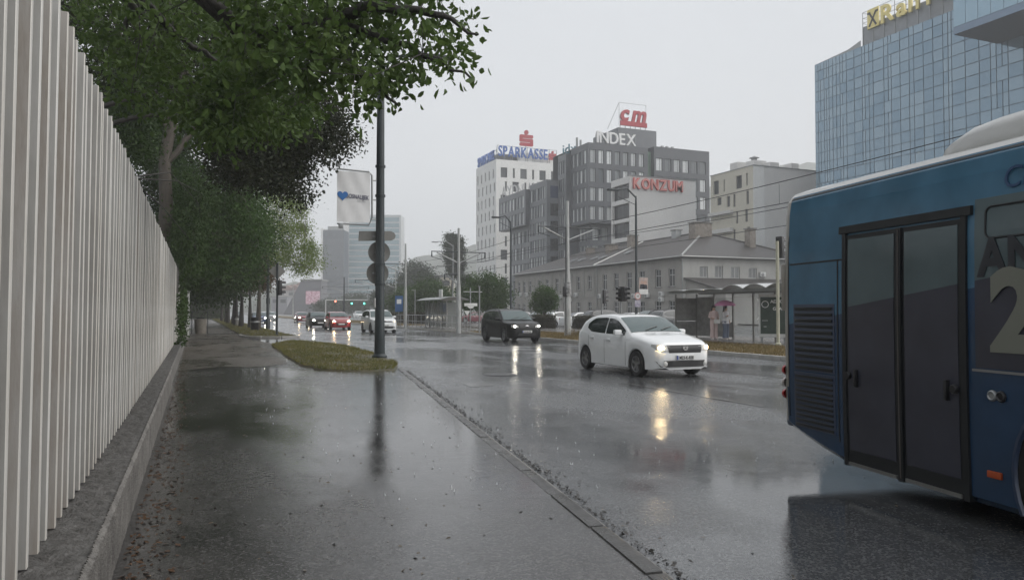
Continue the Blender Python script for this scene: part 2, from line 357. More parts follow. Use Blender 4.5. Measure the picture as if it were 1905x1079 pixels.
# grass island beside the lamp post
isl_px = [(503,641),(515,652),(535,666),(560,680),(590,687),(640,691),(690,691),(728,687),(741,681),(733,672),(712,664),(680,652),(640,643),(590,637),(540,634)]
isl0 = [G(u, v, .05) for u, v in isl_px]; isl = []
for a, b in zip(isl0, isl0[1:] + isl0[:1]):
    k_ = max(1, int(math.hypot(b[0]-a[0], b[1]-a[1])/.3))
    isl += [(a[0]+(b[0]-a[0])*i/k_+random.gauss(0,.035), a[1]+(b[1]-a[1])*i/k_+random.gauss(0,.05)) for i in range(k_)]
def inpoly(p, poly):
    c = False; j = len(poly)-1
    for i in range(len(poly)):
        a, b = poly[i], poly[j]
        if (a[1] > p[1]) != (b[1] > p[1]) and p[0] < (b[0]-a[0])*(p[1]-a[1])/(b[1]-a[1]) + a[0]: c = not c
        j = i
    return c
def inset(poly, d):
    cx = sum(p[0] for p in poly)/len(poly); cy = sum(p[1] for p in poly)/len(poly)
    r = []
    for p in poly:
        l = math.hypot(p[0]-cx, p[1]-cy); r.append((cx + (p[0]-cx)*(1-d/l), cy + (p[1]-cy)*(1-d/l)))
    return r
def mound(poly, z0, z1, mat, name, rim=.35):
    mb = MB(); a, b, c = poly, inset(poly, .05), inset(poly, rim); n = len(poly)
    vs = [(p[0],p[1],.0) for p in a] + [(p[0],p[1],z0) for p in b] + [(p[0],p[1],z1) for p in c]
    fs = [(k*n+i, k*n+(i+1)%n, (k+1)*n+(i+1)%n, (k+1)*n+i) for k in (0,1) for i in range(n)] + [tuple(range(2*n, 3*n))]
    mb.add(vs, fs, 0, True); return tag(mb.build(name, mat, sharp=60), kind='structure')
isl_o = mound(isl, .042, .10, m_soil, 'grass_island', .5)
verge = [(3.0,46.3),(4.3,45.2),(5.35,45.6),(5.35,48),(5.2,145),(2.6,145),(2.6,52)]
mound(verge, .09, .12, m_soil, 'verge')
# pale kerb round the head of the verge
kc = [(2.5,50),(2.55,48),(2.75,46.4),(3.5,45.3),(4.5,44.8),(5.4,45.1),(5.6,46),(5.55,48)]
kv = tag(MB().prism([(p[0]*1, p[1]) for p in [(3.0,46.0),(4.3,44.9),(5.4,45.2),(5.4,45.8),(4.3,45.6),(3.1,46.6)]], -.02, .03).build('kerb', m_concrete), kind='structure')
m_kpale = M('pale_kerb', (.42,.41,.39), rough=.4, var=.35, vs=4, rand=.4)
for a, b in zip(kc, kc[1:]): kerb_row('kerb_stone', a, b, max(1, round(math.hypot(b[0]-a[0], b[1]-a[1]))), .2, .14, .2, kv, mat=m_kpale)
# path beyond the island has a kerb strip across it
tag(MB().box(-.4,44.2,PV+.004,3.2,44.45,PV+.03).build('drain_kerb', m_kerb), kind='structure')
# median with tram platform
MX = 17.42
median = tag(MB().prism([(MX+.08,-40),(22.4,-40),(22.4,300),(MX+.08,300)], -.03, .11).build('median', m_drysoil), kind='structure')
kerb_row('kerb_stone', (MX, 6), (MX, 110), 104, .18, .14, .22, median, mat=m_kpale)
tag(MB().prism([(22.4,18),(27.5,18),(27.5,300),(22.4,300)], -.03, .17).build('tram_platform', m_paving), kind='structure')
tag(MB().prism([(MX+.12,50),(21.5,50),(21.5,72),(MX+.12,72)], -.03, .16).build('bus_platform', m_paving), kind='structure')
tag(MB().prism([(27.5,-40),(52,-40),(52,140),(27.5,140)], -.04, .004).build('car_park', m_road), kind='structure')
# faint lane lines
for lx, ys in ((8.75, range(-8, 120, 9)), (12.9, range(4, 130, 9))):
    for i, y in enumerate(ys):
        tag(MB().add([(lx-.06,y,.005),(lx+.06,y,.005),(lx+.06,y+4.5,.005),(lx-.06,y+4.5,.005)], [(0,1,2,3)]).build('lane_marking', m_paint), kind='structure')
px, py = G(886, 715)
tag(MB().add([(px-.3,py-.5,.005),(px+.25,py-.45,.005),(px+.3,py+.35,.005),(px-.25,py+.3,.005)], [(0,1,2,3)]).build('road_patch', M('patch_paint', (.16,.16,.16), rough=.2, var=.4)), kind='structure')
mh = thing('manhole_cover', 'round dark iron manhole cover sunk in the wet road', 'manhole cover', (*G(930, 697), .002))
MB().lathe([(.0,.012),(.30,.012),(.33,.006),(.36,.014),(.42,.014),(.44,0)], 28).build('rim', M('cast_iron', (.03,.03,.03), rough=.3, metal=.6, bump=.3, bs=30), mh)

# grass blades
m_blade = leafmat('grass_blades', (.27,.22,.085), (.065,.10,.022), 2.2, .4)
m_bladedry = leafmat('dry_grass_blades', (.26,.19,.09), (.12,.10,.04), .7, .3)
def blades(name, label, polys, n, hmin, hmax, mat, z, wd=.012, keep=None):
    pts = []
    for poly, k in polys:
        x0, x1 = min(p[0] for p in poly), max(p[0] for p in poly); y0, y1 = min(p[1] for p in poly), max(p[1] for p in poly); c = 0
        while c < k:
            p = (random.uniform(x0, x1), random.uniform(y0, y1))
            if inpoly(p, poly) and (keep is None or keep(p)): pts.append(p); c += 1
    P = np.array(pts); N = len(P)
    a = np.random.uniform(0, 6.283, N); h = np.random.uniform(hmin, hmax, N); ln = np.random.normal(0, .5, (N, 2)) * h[:,None]
    zz = np.full(N, z)
    b1 = np.stack([P[:,0]+np.cos(a)*wd, P[:,1]+np.sin(a)*wd, zz], 1); b2 = np.stack([P[:,0]-np.cos(a)*wd, P[:,1]-np.sin(a)*wd, zz], 1)
    t = np.stack([P[:,0]+ln[:,0], P[:,1]+ln[:,1], zz+h], 1)
    V = np.stack([b1, b2, t], 1).reshape(-1, 3); Fc = np.arange(3*N).reshape(-1, 3)
    tag(link(name, npmesh(name, V, Fc, mat)), label, 'grass', kind='stuff')
blades('grass', 'short yellowing grass on the island round the lamp post', [(inset(isl, .08), 24000)], 0, .03, .10, m_blade, .075, keep=lambda p: math.hypot((p[0]-5.6)*1.0, (p[1]-24.2)*.55) > random.uniform(.3,1.3) and math.sin(p[0]*2.7+p[1]*.9)+math.sin(p[1]*1.3-p[0]*1.1) > random.uniform(-2.6,-.6))
blades('verge_grass', 'rough green grass along the tree verge', [(inset(verge, .2), 9000)], 0, .05, .14, m_blade, .11, .02)
blades('median_grass', 'dry straw coloured grass along the tram median', [([(MX+.2,14),(22.3,14),(22.3,50),(MX+.2,50)], 26000), ([(MX+.2,72),(22.3,72),(22.3,120),(MX+.2,120)], 4000)], 0, .04, .15, m_bladedry, .105, .02)

# ------------------------------------------------------------------ concrete plinth and slatted metal fence
FY0, FY1 = 1.2, 47.5
WX = -.45; FX = -.70; PZ = .42
pl = thing('plinth_wall', 'low ribbed grey concrete plinth wall under the metal slat fence', 'wall', (WX, FY0, 0))
m_plinth = M('stucco_plinth', (.24,.23,.215), rough=.6, var=.5, vs=3, bump=.5, bs=70, col2=(.10,.095,.09))
m_plinthtop = M('rough_plinth_top', (.15,.145,.14), rough=.6, var=.7, vs=12, bump=1.0, bs=45, col2=(.045,.043,.04))
mb = MB(); y = 0.; rows = []
while y < FY1 - FY0:
    st = .034 if y < 16 else .25
    j = random.uniform(-.005, .005) if y < 16 else 0
    rows.append(((0 + j, y), (.022 + j*.5 if y < 16 else .004, y + st*.5))); y += st
face = [p for r in rows for p in r]
g = []
for k, (z, inx) in enumerate([(-.02,0),(.12,0),(.26,0),(PZ-.035,0),(PZ-.008,-.012)]):
    g.append([(p[0]*(1 if k < 4 else .6)+inx - .012, p[1], z + (random.uniform(-.004,.004) if k > 2 else 0)) for p in face])
mb.grid(g, 0, False); mb.build('ribbed_face', m_plinth, pl, recalc=False)
mb = MB(); g = []
ny = 620
for i in range(ny):
    yy = (FY1-FY0) * (i/(ny-1))**1.6
    g.append([(-.02 - .29*k/9, yy, PZ - .012 + random.uniform(-.012, .012) - (.012 if k == 0 else 0)) for k in range(10)])
mb.grid(g, 0, True); mb.build('coping', m_plinthtop, pl, recalc=False, sharp=0)
MB().box(-.33, 0, -.02, -.03, FY1-FY0, PZ-.04).build('core', m_concrete, pl)

m_slat = M('shaded_grey_slat', (.49,.485,.47), rough=.4, metal=.1, var=.5, vs=1.3, stretch=(3,3,.5), rand=.45, col2=(.29,.28,.26), bump=.06, bs=14)  # slat sides greyer than the edges: shade between slats put into the colour
m_slatrust = M('shaded_rusty_slat', (.47,.465,.455), rough=.45, var=.9, vs=1.7, stretch=(3,3,.6), rand=.3, col2=(.30,.26,.22), bump=.1, bs=20)  # same shade-grey side tone, with real rust stains mixed in
fe = thing('metal_fence', 'tall pale grey corrugated metal slat fence along the pavement', 'fence', (FX, FY0, PZ))
FH = 2.83
m_edge = M('skylit_slat_edge', (.74,.735,.71), rough=.4, var=.35, vs=1.5, stretch=(3,3,.4), col2=(.52,.48,.42), rand=.4)  # street-facing edge made paler: its sky light is put into the colour
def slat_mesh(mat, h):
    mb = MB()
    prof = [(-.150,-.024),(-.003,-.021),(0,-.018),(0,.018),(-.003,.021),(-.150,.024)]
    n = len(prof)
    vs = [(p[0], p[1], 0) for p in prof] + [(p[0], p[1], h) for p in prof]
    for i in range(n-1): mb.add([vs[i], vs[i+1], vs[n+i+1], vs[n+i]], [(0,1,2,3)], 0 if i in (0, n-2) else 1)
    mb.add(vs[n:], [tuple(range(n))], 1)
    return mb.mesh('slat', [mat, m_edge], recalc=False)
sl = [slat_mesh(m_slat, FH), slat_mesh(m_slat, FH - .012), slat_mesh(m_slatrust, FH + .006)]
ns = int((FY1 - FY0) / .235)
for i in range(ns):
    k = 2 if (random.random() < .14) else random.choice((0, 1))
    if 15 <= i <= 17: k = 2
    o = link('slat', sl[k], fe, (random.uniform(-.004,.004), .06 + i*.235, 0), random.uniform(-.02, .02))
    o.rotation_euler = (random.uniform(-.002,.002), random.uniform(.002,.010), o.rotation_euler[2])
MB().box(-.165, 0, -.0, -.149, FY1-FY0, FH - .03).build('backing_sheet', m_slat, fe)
for z in (.35, 2.3): MB().box(-.26, 0, z, -.167, FY1-FY0, z+.06).build('rail', m_grey, fe)
gp = thing('gate_pillar', 'white painted gate pillar at the far end of the slat fence', 'pillar', (-.62, 48.2, 0))
MB().cbox((0,0,1.35), (.5,.5,2.7), bev=.02).build('shaft', m_white, gp); MB().cbox((0,0,2.76), (.6,.6,.1), bev=.02).build('cap', m_white, gp)
for i, (x, y0, y1, h) in enumerate(((-1.1, 62, 74, 1.7), (-1.3, 78, 96, 2.0))):
    wl = thing('white_wall', ['nearer pale rendered wall stub beyond the litter bin', 'farther pale rendered wall beyond the litter bin'][i], 'wall', (x, y0, 0))
    MB().box(0, 0, -.03, .25, y1-y0, h).build('wall', m_white, wl); MB().box(-.04, -.04, h+.001, .29, y1-y0+.04, h+.08).build('coping', m_concrete, wl)

# ------------------------------------------------------------------ litter on the wet ground
def scatter(name, label, cat, n, fn, size, mat, z, flat=.25):
    P = np.array([fn() for _ in range(n)]); N = n
    a = np.random.uniform(0, 6.283, N); s_ = np.random.uniform(size[0], size[1], N); asp = np.random.uniform(.3, .7, N)
    dx = np.stack([np.cos(a), np.sin(a), np.random.uniform(-flat, flat, N)], 1); dy = np.stack([-np.sin(a), np.cos(a), np.random.uniform(-flat, flat, N)], 1)
    c = np.stack([P[:,0], P[:,1], np.full(N, z) + s_*flat*.7], 1)
    V = np.stack([c - dx*s_[:,None], c + dy*(s_*asp)[:,None] + np.array([0,0,.004]), c + dx*s_[:,None], c - dy*(s_*asp)[:,None]], 1).reshape(-1, 3)
    tag(link(name, npmesh(name, V, np.arange(4*N).reshape(-1, 4), mat)), label, cat, kind='stuff')
def near_wall():
    y = 3 + 40*random.random()**1.7; return (-.40 + abs(random.gauss(0, .16)), y)
m_fl = leafmat('fallen_leaves', (.13,.075,.042), (.045,.028,.02), 6, .1)
scatter('fallen_leaves', 'brown fallen leaves gathered along the foot of the plinth', 'leaves', 2000, near_wall, (.008,.03), m_fl, PV)
def on_pave():
    while True:
        y = 2.5 + 24*random.random()**1.3; x = random.uniform(-.2, kx(y)+.2)
        return (x, y)
scatter('leaf_litter', 'dark bits of leaf and twig strewn over the wet pavement', 'leaves', 480, on_pave, (.006,.022), M('wet_debris', (.035,.027,.02), rough=.3, var=.8, vs=9, col2=(.12,.09,.05)), PV)
def by_kerb():
    y = 2.5 + 17*random.random(); return (kx(y) + .13 + abs(random.gauss(0, .05)) * (1 if random.random() < .8 else 4), y)
scatter('gutter_debris', 'dark wet debris washed into the gutter along the kerb', 'debris', 1500, by_kerb, (.006,.025), M('gutter_dirt', (.02,.016,.012), rough=.4), .004, .5)
def on_road():
    y = 3.5 + 30*random.random()**1.2; return (random.uniform(kx(min(y,20))+.3, 12), y)
scatter('road_grit', 'scattered grit and leaf bits on the wet road', 'grit', 500, on_road, (.005,.022), M('wet_debris', (.03,.03,.03)), .004)
# rain splashes: little crowns of water thrown up where drops strike
def splashes():
    N = 2600; V = []; Fc = []
    for i in range(N):
        y = 6 + 55*random.random()**1.1; x = random.uniform(1, 17); z0 = .004
        if x < kx(min(y, 21)): z0 = PV + .002
        if inpoly((x, y), isl): continue
        h = random.uniform(.008, .035); r = random.uniform(.003, .008)
        b = len(V)
        V += [(x-r,y-r,z0),(x+r,y-r,z0),(x,y+r,z0),(x+random.uniform(-.012,.012),y+random.uniform(-.012,.012),z0+h)]
        Fc += [(b,b+1,b+3),(b+1,b+2,b+3),(b+2,b,b+3)]
    o = link('rain_splashes', npmesh('rain_splashes', np.array(V), np.array(Fc), M('splash_water', (.75,.78,.8), rough=.1, spec=.8, alpha=.55)))
    tag(o, 'tiny rain splashes jumping off the wet road', 'splashes', kind='stuff')
splashes()
# ------------------------------------------------------------------ buildings
_wc = {}
def window_meshes(w_, h_, style, fm, gm):
    key = (round(w_, 2), round(h_, 2), style, fm.name, gm.name)
    if key in _wc: return _wc[key]
    w_, h_ = key[0], key[1]
    f = MB(); t = min(.07, w_*.12)
    f.box(0,0,0,w_,.07,t); f.box(0,0,h_-t,w_,.07,h_); f.box(0,0,t,t,.07,h_-t); f.box(w_-t,0,t,w_,.07,h_-t)
    if style == 'cross':      # old casement: mullion + transom
        f.box(w_/2-t/2,.005,t,w_/2+t/2,.065,h_-t); f.box(t,.01,h_*.62,w_-t,.06,h_*.62+t)
    elif style == 'two': f.box(w_*.62,.005,t,w_*.62+t,.065,h_-t)
    elif style == 'strip':
        k = max(2, int(w_/1.2))
        for i in range(1, k): f.box(w_*i/k-t/2,.005,t,w_*i/k+t/2,.065,h_-t)
    elif style == 'bars':
        for i in range(1, 7): f.box(w_*i/7-.02,-.05,0.0,w_*i/7+.02,-.02,h_)
        f.box(w_/2-t/2,.005,t,w_/2+t/2,.065,h_-t)
    p = MB().box(t*.9,.03,t*.9,w_-t*.9,.045,h_-t*.9)
    _wc[key] = (f.mesh('window', fm), p.mesh('pane', gm)); return _wc[key]
def facade(b, org, rz, w_, z0, z1, wins, wm, fm, gm, depth=.22, name='wall', style='two', sill=None):
    """wall sheet with real openings; local x along the wall, y inwards. wins: (a0,a1,b0,b1[,style[,glass]])"""
    base = b.location; c, s_ = math.cos(rz), math.sin(rz)
    wins = [q for q in wins if q[1]-q[0] > .1 and q[3]-q[2] > .1 and q[0] > .02 and q[1] < w_-.02 and q[2] > z0+.02 and q[3] < z1-.02]
    xs = sorted({0., w_, *[round(q[0],3) for q in wins], *[round(q[1],3) for q in wins]}); zs = sorted({z0, z1, *[round(q[2],3) for q in wins], *[round(q[3],3) for q in wins]})
    mb = MB()
    for j in range(len(zs)-1):
        zc = (zs[j]+zs[j+1])/2; i = 0
        while i < len(xs)-1:
            def hole(i): 
                xc = (xs[i]+xs[i+1])/2
                return any(q[0] < xc < q[1] and q[2] < zc < q[3] for q in wins)
            if hole(i): i += 1; continue
            k = i
            while k+1 < len(xs)-1 and not hole(k+1): k += 1
            mb.add([(xs[i],0,zs[j]),(xs[k+1],0,zs[j]),(xs[k+1],0,zs[j+1]),(xs[i],0,zs[j+1])], [(0,1,2,3)]); i = k+1
    for q in wins:
        a0, a1, b0, b1 = q[:4]; d = depth
        mb.add([(a0,0,b0),(a1,0,b0),(a1,0,b1),(a0,0,b1),(a0,d,b0),(a1,d,b0),(a1,d,b1),(a0,d,b1)], [(0,4,5,1),(1,5,6,2),(2,6,7,3),(3,7,4,0)])
    loc = (org[0]-base[0], org[1]-base[1], -base[2])
    mb.build(name, wm, b, loc, rz, recalc=False)
    for q in wins:
        g = q[5] if len(q) > 5 else gm
        f, p = window_meshes(q[1]-q[0], q[3]-q[2], q[4] if len(q) > 4 else style, fm, g)
        lx, ly = q[0], depth - .07
        o = link('window', f, b, (loc[0] + c*lx - s_*ly, loc[1] + s_*lx + c*ly, q[2]-base[2]), rz)
        link('pane', p, o)
        if sill:
            link('sill', sill_mesh(round(q[1]-q[0], 2), sill), o, (0, -ly - .08, -.1))
_sc = {}
def sill_mesh(w_, mat):
    if w_ not in _sc: _sc[w_] = MB().box(-.1,-.04,0,w_+.1,.2,.095).mesh('sill', mat)
    return _sc[w_]
def shell(b, x0, y0, x1, y1, z0, z1, mat, name='shell', faces='RBTU'):
    """plain sides: R = +x, B = +y, L = -x, F = -y, T = top, U = underside"""
    bx, by, bz = b.location; mb = MB()
    P = [(x0,y0,z0),(x1,y0,z0),(x1,y1,z0),(x0,y1,z0),(x0,y0,z1),(x1,y0,z1),(x1,y1,z1),(x0,y1,z1)]
    q = {'U':(0,3,2,1),'T':(4,5,6,7),'F':(0,1,5,4),'R':(1,2,6,5),'B':(2,3,7,6),'L':(3,0,4,7)}
    mb.add(P, [q[f] for f in faces]); return mb.build(name, mat, b, (-bx,-by,-bz), recalc=False)
def pxwins_x(X, y1, rects, style='two'):   # rects in photo pixels on the plane x = X whose frame starts at y = y1
    r = []
    for q in rects:
        u0, v0, u1, v1 = q[:4]; ya, za = XP(u0, (v0+v1)/2, X); yb, _ = XP(u1, (v0+v1)/2, X); um = (u0+u1)/2
        r.append((y1-ya, y1-yb, XP(um, v1, X)[1], XP(um, v0, X)[1], *q[4:]))
    return r
def pxwins_y(Y, x0, rects):
    r = []
    for q in rects:
        u0, v0, u1, v1 = q[:4]; um = (u0+u1)/2; xa = YP(u0, (v0+v1)/2, Y)[0]; xb = YP(u1, (v0+v1)/2, Y)[0]
        r.append((xa-x0, xb-x0, YP(um, v1, Y)[1], YP(um, v0, Y)[1], *q[4:]))
    return r
R90 = -math.pi/2
m_frame = M('window_frame_grey', (.10,.105,.11), rough=.5)
m_framew = M('window_frame_white', (.55,.55,.54), rough=.5)
g_off = glassmat('office_pane', (.10,.115,.125), .08, (.80,.82,.82))
g_dark = glassmat('dark_pane', (.012,.014,.016), .06, (.05,.055,.06))
g_white = glassmat('slit_pane', (.06,.065,.07), .1, (.20,.21,.22))
m_clad = M('dark_grey_cladding', (.105,.112,.125), rough=.45, var=.15, vs=.6)
m_clad2 = M('mid_grey_cladding', (.155,.165,.18), rough=.45, var=.15, vs=.6)
m_whitewall = M('white_panel_wall', (.80,.80,.78), rough=.55, var=.12, vs=.3)
m_roofgrey = M('flat_roof', (.22,.22,.22), rough=.7)
m_green = M('pale_green_panel', (.20,.30,.23), rough=.5, var=.2, vs=.5)

# --- old two storey building with hipped roof
OX, OY0, OY1, OX1, OE = 50.7, 70.9, 119.5, 69., 7.75
m_old = M('old_grey_render', (.35,.335,.31), rough=.7, var=.32, vs=.55, bump=.2, bs=8, stretch=(1,1,.5))
m_oldlight = M('old_pale_render', (.47,.465,.44), rough=.7, var=.3, vs=.6, stretch=(1,1,.4))
m_tile = M('slate_roof', (.078,.071,.068), rough=.5, var=.35, vs=3, bump=.5, bs=14)
old = thing('old_building', 'long two storey grey rendered building with a hipped slate roof', 'building', (OX, OY0, 0))
cols_u = [1250,1224,1200,1187+6-6,1161,1144,1122,1108][:0]
wy = [72.8, 75.9, 79.2, 82.6, 85.6, 88.9]           # right hand part
wins = []
for y in (73.1, 75.9, 79.4, 82.4, 85.6, 88.6): wins.append((OY1-y-.6, OY1-y+.6, 4.4, 6.5, 'cross')); wins.append((OY1-y-.6, OY1-y+.6, 1.0, 2.75, 'cross'))
for y in (92.8, 96.2, 100.4, 103.2, 106.6, 109.6, 113.2, 115.6, 117.8): wins.append((OY1-y-.55, OY1-y+.55, 4.55, 6.5, 'cross')); wins.append((OY1-y-.55, OY1-y+.55, 1.0, 2.8, 'cross'))
facade(old, (OX, OY1), R90, OY1-OY0, 0, OE, wins, m_old, m_framew, g_dark, .2, sill=M('stone_sill', (.18,.175,.17), rough=.6))
swin = pxwins_y(OY0, OX, [(1302,496,1317,516,'bars'),(1330,495,1345,517,'bars'),(1360,497,1376,518,'bars'),(1393,499,1408,518,'bars')])
facade(old, (OX, OY0), 0, OX1-OX, 0, OE, swin, m_oldlight, m_framew, glassmat('barred_pane', (.10,.11,.12), .1, (.3,.32,.33)), .2, name='end_wall')
shell(old, OX, OY0, OX1, OY1, 0, OE, m_old, faces='RB')
rz0, rz1 = OE+.02, 11.6; ov = .6
rx = (OX+OX1)/2
mb = MB(); P = [(OX-ov,OY0-ov,rz0),(OX1+ov,OY0-ov,rz0),(OX1+ov,OY1+ov,rz0),(OX-ov,OY1+ov,rz0),(rx,OY0+8.5,rz1),(rx,OY1-8.5,rz1)]
mb.add(P, [(0,1,4),(1,2,5,4),(2,3,5),(3,0,4,5)])
mb.add([(p[0],p[1],p[2]-.16) for p in P[:4]] , [(0,3,2,1)])
for i in range(4):
    a, b_ = P[i], P[(i+1)%4]; mb.add([a, b_, (b_[0],b_[1],b_[2]-.16), (a[0],a[1],a[2]-.16)], [(0,1,2,3)])
roof = mb.build('roof', m_tile, old, (-OX,-OY0,0))
m_gut = M('pale_gutter', (.42,.42,.41), rough=.4, metal=.3)
MB().tube([(OX-ov-.08,OY0-ov-.08,OE-.03),(OX-ov-.08,OY1+ov,OE-.03)], .09, 6).build('gutter', m_gut, old, (-OX,-OY0,0))
MB().tube([(OX-ov-.08,OY0-ov-.08,OE-.03),(OX1+ov,OY0-ov-.08,OE-.03)], .09, 6).build('gutter', m_gut, old, (-OX,-OY0,0))
for a, b_ in ((P[0],P[4]),(P[1],P[4]),(P[4],P[5])):
    MB().tube([(a[0],a[1],a[2]+.03),(b_[0],b_[1],b_[2]+.03)], .14, 6).build('ridge_cap', m_gut if a is P[0] else m_tile, old, (-OX,-OY0,0))
# flashing seam of the cross wall on the street slope
fy = 90.6
MB().tube([(OX-ov,fy,OE+.06),(rx-.4,fy+2.2,rz1-.05)], .12, 6).build('flashing', m_gut, old, (-OX,-OY0,0))
MB().tube([(OX-.07,fy,OE-.1),(OX-.07,fy,.2)], .07, 6).build('downpipe', m_grey, old, (-OX,-OY0,0))
MB().tube([(OX-.09,OY0-.02,OE-.1),(OX-.09,OY0-.02,.2)], .07, 6).build('downpipe', m_grey, old, (-OX,-OY0,0))
for y in (91.4, 94.5, 98.3, 102., 105., 108.2, 111.4): MB().box(OX-.06,y-.22,3.6,OX-.003,y+.22,OE-.5).build('pilaster', M('pilaster_render', (.31,.305,.285), rough=.7, var=.25, vs=.6), old, (-OX,-OY0,0))
MB().box(OX-.05,OY0+.02,3.35,OX-.002,OY1,3.5).build('string_course', m_old, old, (-OX,-OY0,0))
for y in np.arange(72, 89, 2.6): MB().box(OX-.028,float(y)-.5,7.0,OX-.002,float(y)+.5,7.06).build('render_line', m_old, old, (-OX,-OY0,0))
slope = (rz1-rz0)/(rx-OX+ov)
def on_roof(x, y): return rz0 + slope*(x-OX+ov)
for (x, y) in ((53.2,93.6),(53.4,96.2),(53.4,100.3),(53.6,103.2),(54.2,88.2)):
    z = on_roof(x, y); sk = MB(); dz = slope*.9
    sk.add([(x-.5,y-.45,z+.1),(x+.5,y-.45,z+.1+slope),(x+.5,y+.45,z+.1+slope),(x-.5,y+.45,z+.1),(x-.5,y-.45,z-.05),(x+.5,y-.45,z-.05+slope),(x+.5,y+.45,z-.05+slope),(x-.5,y+.45,z-.05)],
           [(0,1,2,3),(0,4,5,1),(1,5,6,2),(2,6,7,3),(3,7,4,0)])
    sk.build('skylight', M('skylight_cladding', (.3,.31,.32), rough=.25), old, (-OX,-OY0,0))
def chimney(x, y, w_, h, mat, l=1.0, cap=True):
    z = on_roof(x, y) if x < rx else rz1 - slope*(x-rx)
    c = MB().cbox((x,y,z+h/2-.5), (w_,l,h+1), bev=.02).build('chimney', mat, old, (-OX,-OY0,0))
    if cap: MB().cbox((x,y,z+h+.06), (w_+.25,l+.25,.14), bev=.02).build('chimney_cap', m_concrete, c)
m_chim = M('old_chimney', (.33,.29,.25), rough=.75, var=.5, vs=3, bump=.5, bs=9)
chimney(58.6, 78.2, 2.6, 1.5, m_chim, 1.3); chimney(57.6, 92.6, 1.2, 1.6, m_chim); chimney(59.4, 84.5, .9, .9, m_grey); chimney(63.4, 74.6, .9, 1.5, m_chim)
chimney(57.0, 97.5, 1.6, .9, m_chim); chimney(57, 104, 1.1, .9, m_chim)
# lean-to annex against the end wall
AY = OY0 - 4.2
mb = MB(); ax0, ax1 = OX + .35, OX1 + 3
mb.add([(ax0-.3,OY0-.03,5.35),(ax1,OY0-.03,5.35),(ax1,AY-.4,3.75),(ax0+2.0,AY-.4,3.75),(ax0-.3,OY0-.03,5.2),(ax1,OY0-.03,5.2),(ax1,AY-.4,3.6),(ax0+2.0,AY-.4,3.6)],
       [(0,3,2,1),(4,5,6,7),(3,7,6,2),(0,4,7,3),(1,2,6,5)])
an = mb.build('annex_roof', m_tile, old, (-OX,-OY0,0), recalc=True)
MB().box(ax0+2.2,AY,0,ax1-.2,OY0-.02,3.7).build('annex_wall', m_oldlight, old, (-OX,-OY0,0))
MB().add([(ax0,OY0-.05,0),(ax0+2.2,AY+.05,0),(ax0+2.2,AY+.05,3.6),(ax0,OY0-.05,5.2)], [(0,1,2,3)]).build('annex_side_wall', m_old, old, (-OX,-OY0,0))
# air conditioners: each hangs on the wall
acm = None
def ac(x, y, z, rz, label):
    global acm
    if acm is None:
        a = MB().cbox((0,-.16,.28), (.8,.3,.56), bev=.03).mesh('case', m_white)
        f_ = MB().lathe([(.0,0),(.2,0),(.22,-.02),(.2,-.03),(.0,-.03)], 14, axis='y', c=(-.12,-.312,.28)).mesh('fan_grille', m_grey)
        k_ = MB().box(-.3,-.3,-.05,-.26,0,0).box(.26,-.3,-.05,.3,0,0).mesh('bracket', m_grey); acm = (a, f_, k_)
    t = thing('air_conditioner', label, 'air conditioner', (x, y, z), rz, 'outdoor air conditioner units on the old grey building')
    for nme, me in zip(('case','fan_grille','bracket'), acm): link(nme, me, t)
acs = [(78.0,3.2),(81.0,3.15),(75.0,2.65),(74.95,3.3),(89.6,3.3),(96.6,3.6),(98.6,3.6),(98.5,2.9),(101.6,3.4),(114.2,4.0),(116.9,4.0)]
for i, (y, z) in enumerate(acs):
    u_ = ('first','second','third','fourth','fifth','sixth','seventh','eighth','ninth','tenth','eleventh')[i]
    ac(OX, y, z, R90, ['white air conditioner right of the political poster', 'white air conditioner left of the political poster on the grey wall', 'lower air conditioner of the stacked pair near the corner', 'upper air conditioner of the stacked pair near the corner',
       'white air conditioner beside the downpipe behind the traffic lights', 'white air conditioner above the drainpipe stain', 'upper air conditioner right of the thick tram pole', 'lower air conditioner right of the thick tram pole',
       'white air conditioner just left of the thick tram pole', 'air conditioner above the round green tree, right of two', 'air conditioner at the far left end of the grey wall'][i])
ac(61.7+.2, OY0, 5.6, 0, 'white air conditioner between the barred windows above the lean-to roof')

# --- white tower block with slit windows
c = DP(923, 295, 182); WXc, WYc = c[0], c[1]; WH = 38.4
wb = thing('white_office_block', 'white office block with staggered slit windows and blue rooftop lettering', 'building', (WXc, WYc, 0))
Wy1 = 183.5
sx = []
for r in range(11):
    z = WH - 2.2 - r*3.35
    off = [0, 1.2, .4][r % 3]
    for k in range(5):
        a = .9 + k*2.75 + off*.6
        sx.append((a, a+.75, z-2.2, z, 'two'))
facade(wb, (WXc, Wy1), R90, Wy1-WYc, 0, WH, sx, m_whitewall, m_frame, g_white, .3)
sy = []
for r in range(11):
    z = WH - 1.9 - r*3.35; x = 1.2 + (r % 2)*1.1; k = 0
    while x < 18:
        wd = (1.75 if (k + r) % 2 == 0 else .55); sy.append((x, x+wd, z-2.45, z, 'two')); x += wd + 1.45; k += 1
facade(wb, (WXc, WYc), 0, 20, 0, WH, sy, m_whitewall, m_frame, g_white, .3)
shell(wb, WXc, WYc, WXc+20, Wy1, 0, WH, m_whitewall, faces='RBT')
shell(wb, WXc+18.2, WYc-2, WXc+27, WYc+8, 0, WH-2.8, m_green, name='green_stair_tower', faces='LFRBT')
shell(wb, WXc+6.5, WYc+1.5, WXc+19, WYc+9, WH, WH+2.6, m_whitewall, name='plant_room', faces='LFRBT')
shell(wb, WXc+1.5, WYc+2.2, WXc+9, WYc+7, WH, WH+1.9, m_frame, name='plant_louvre', faces='LFRBT')
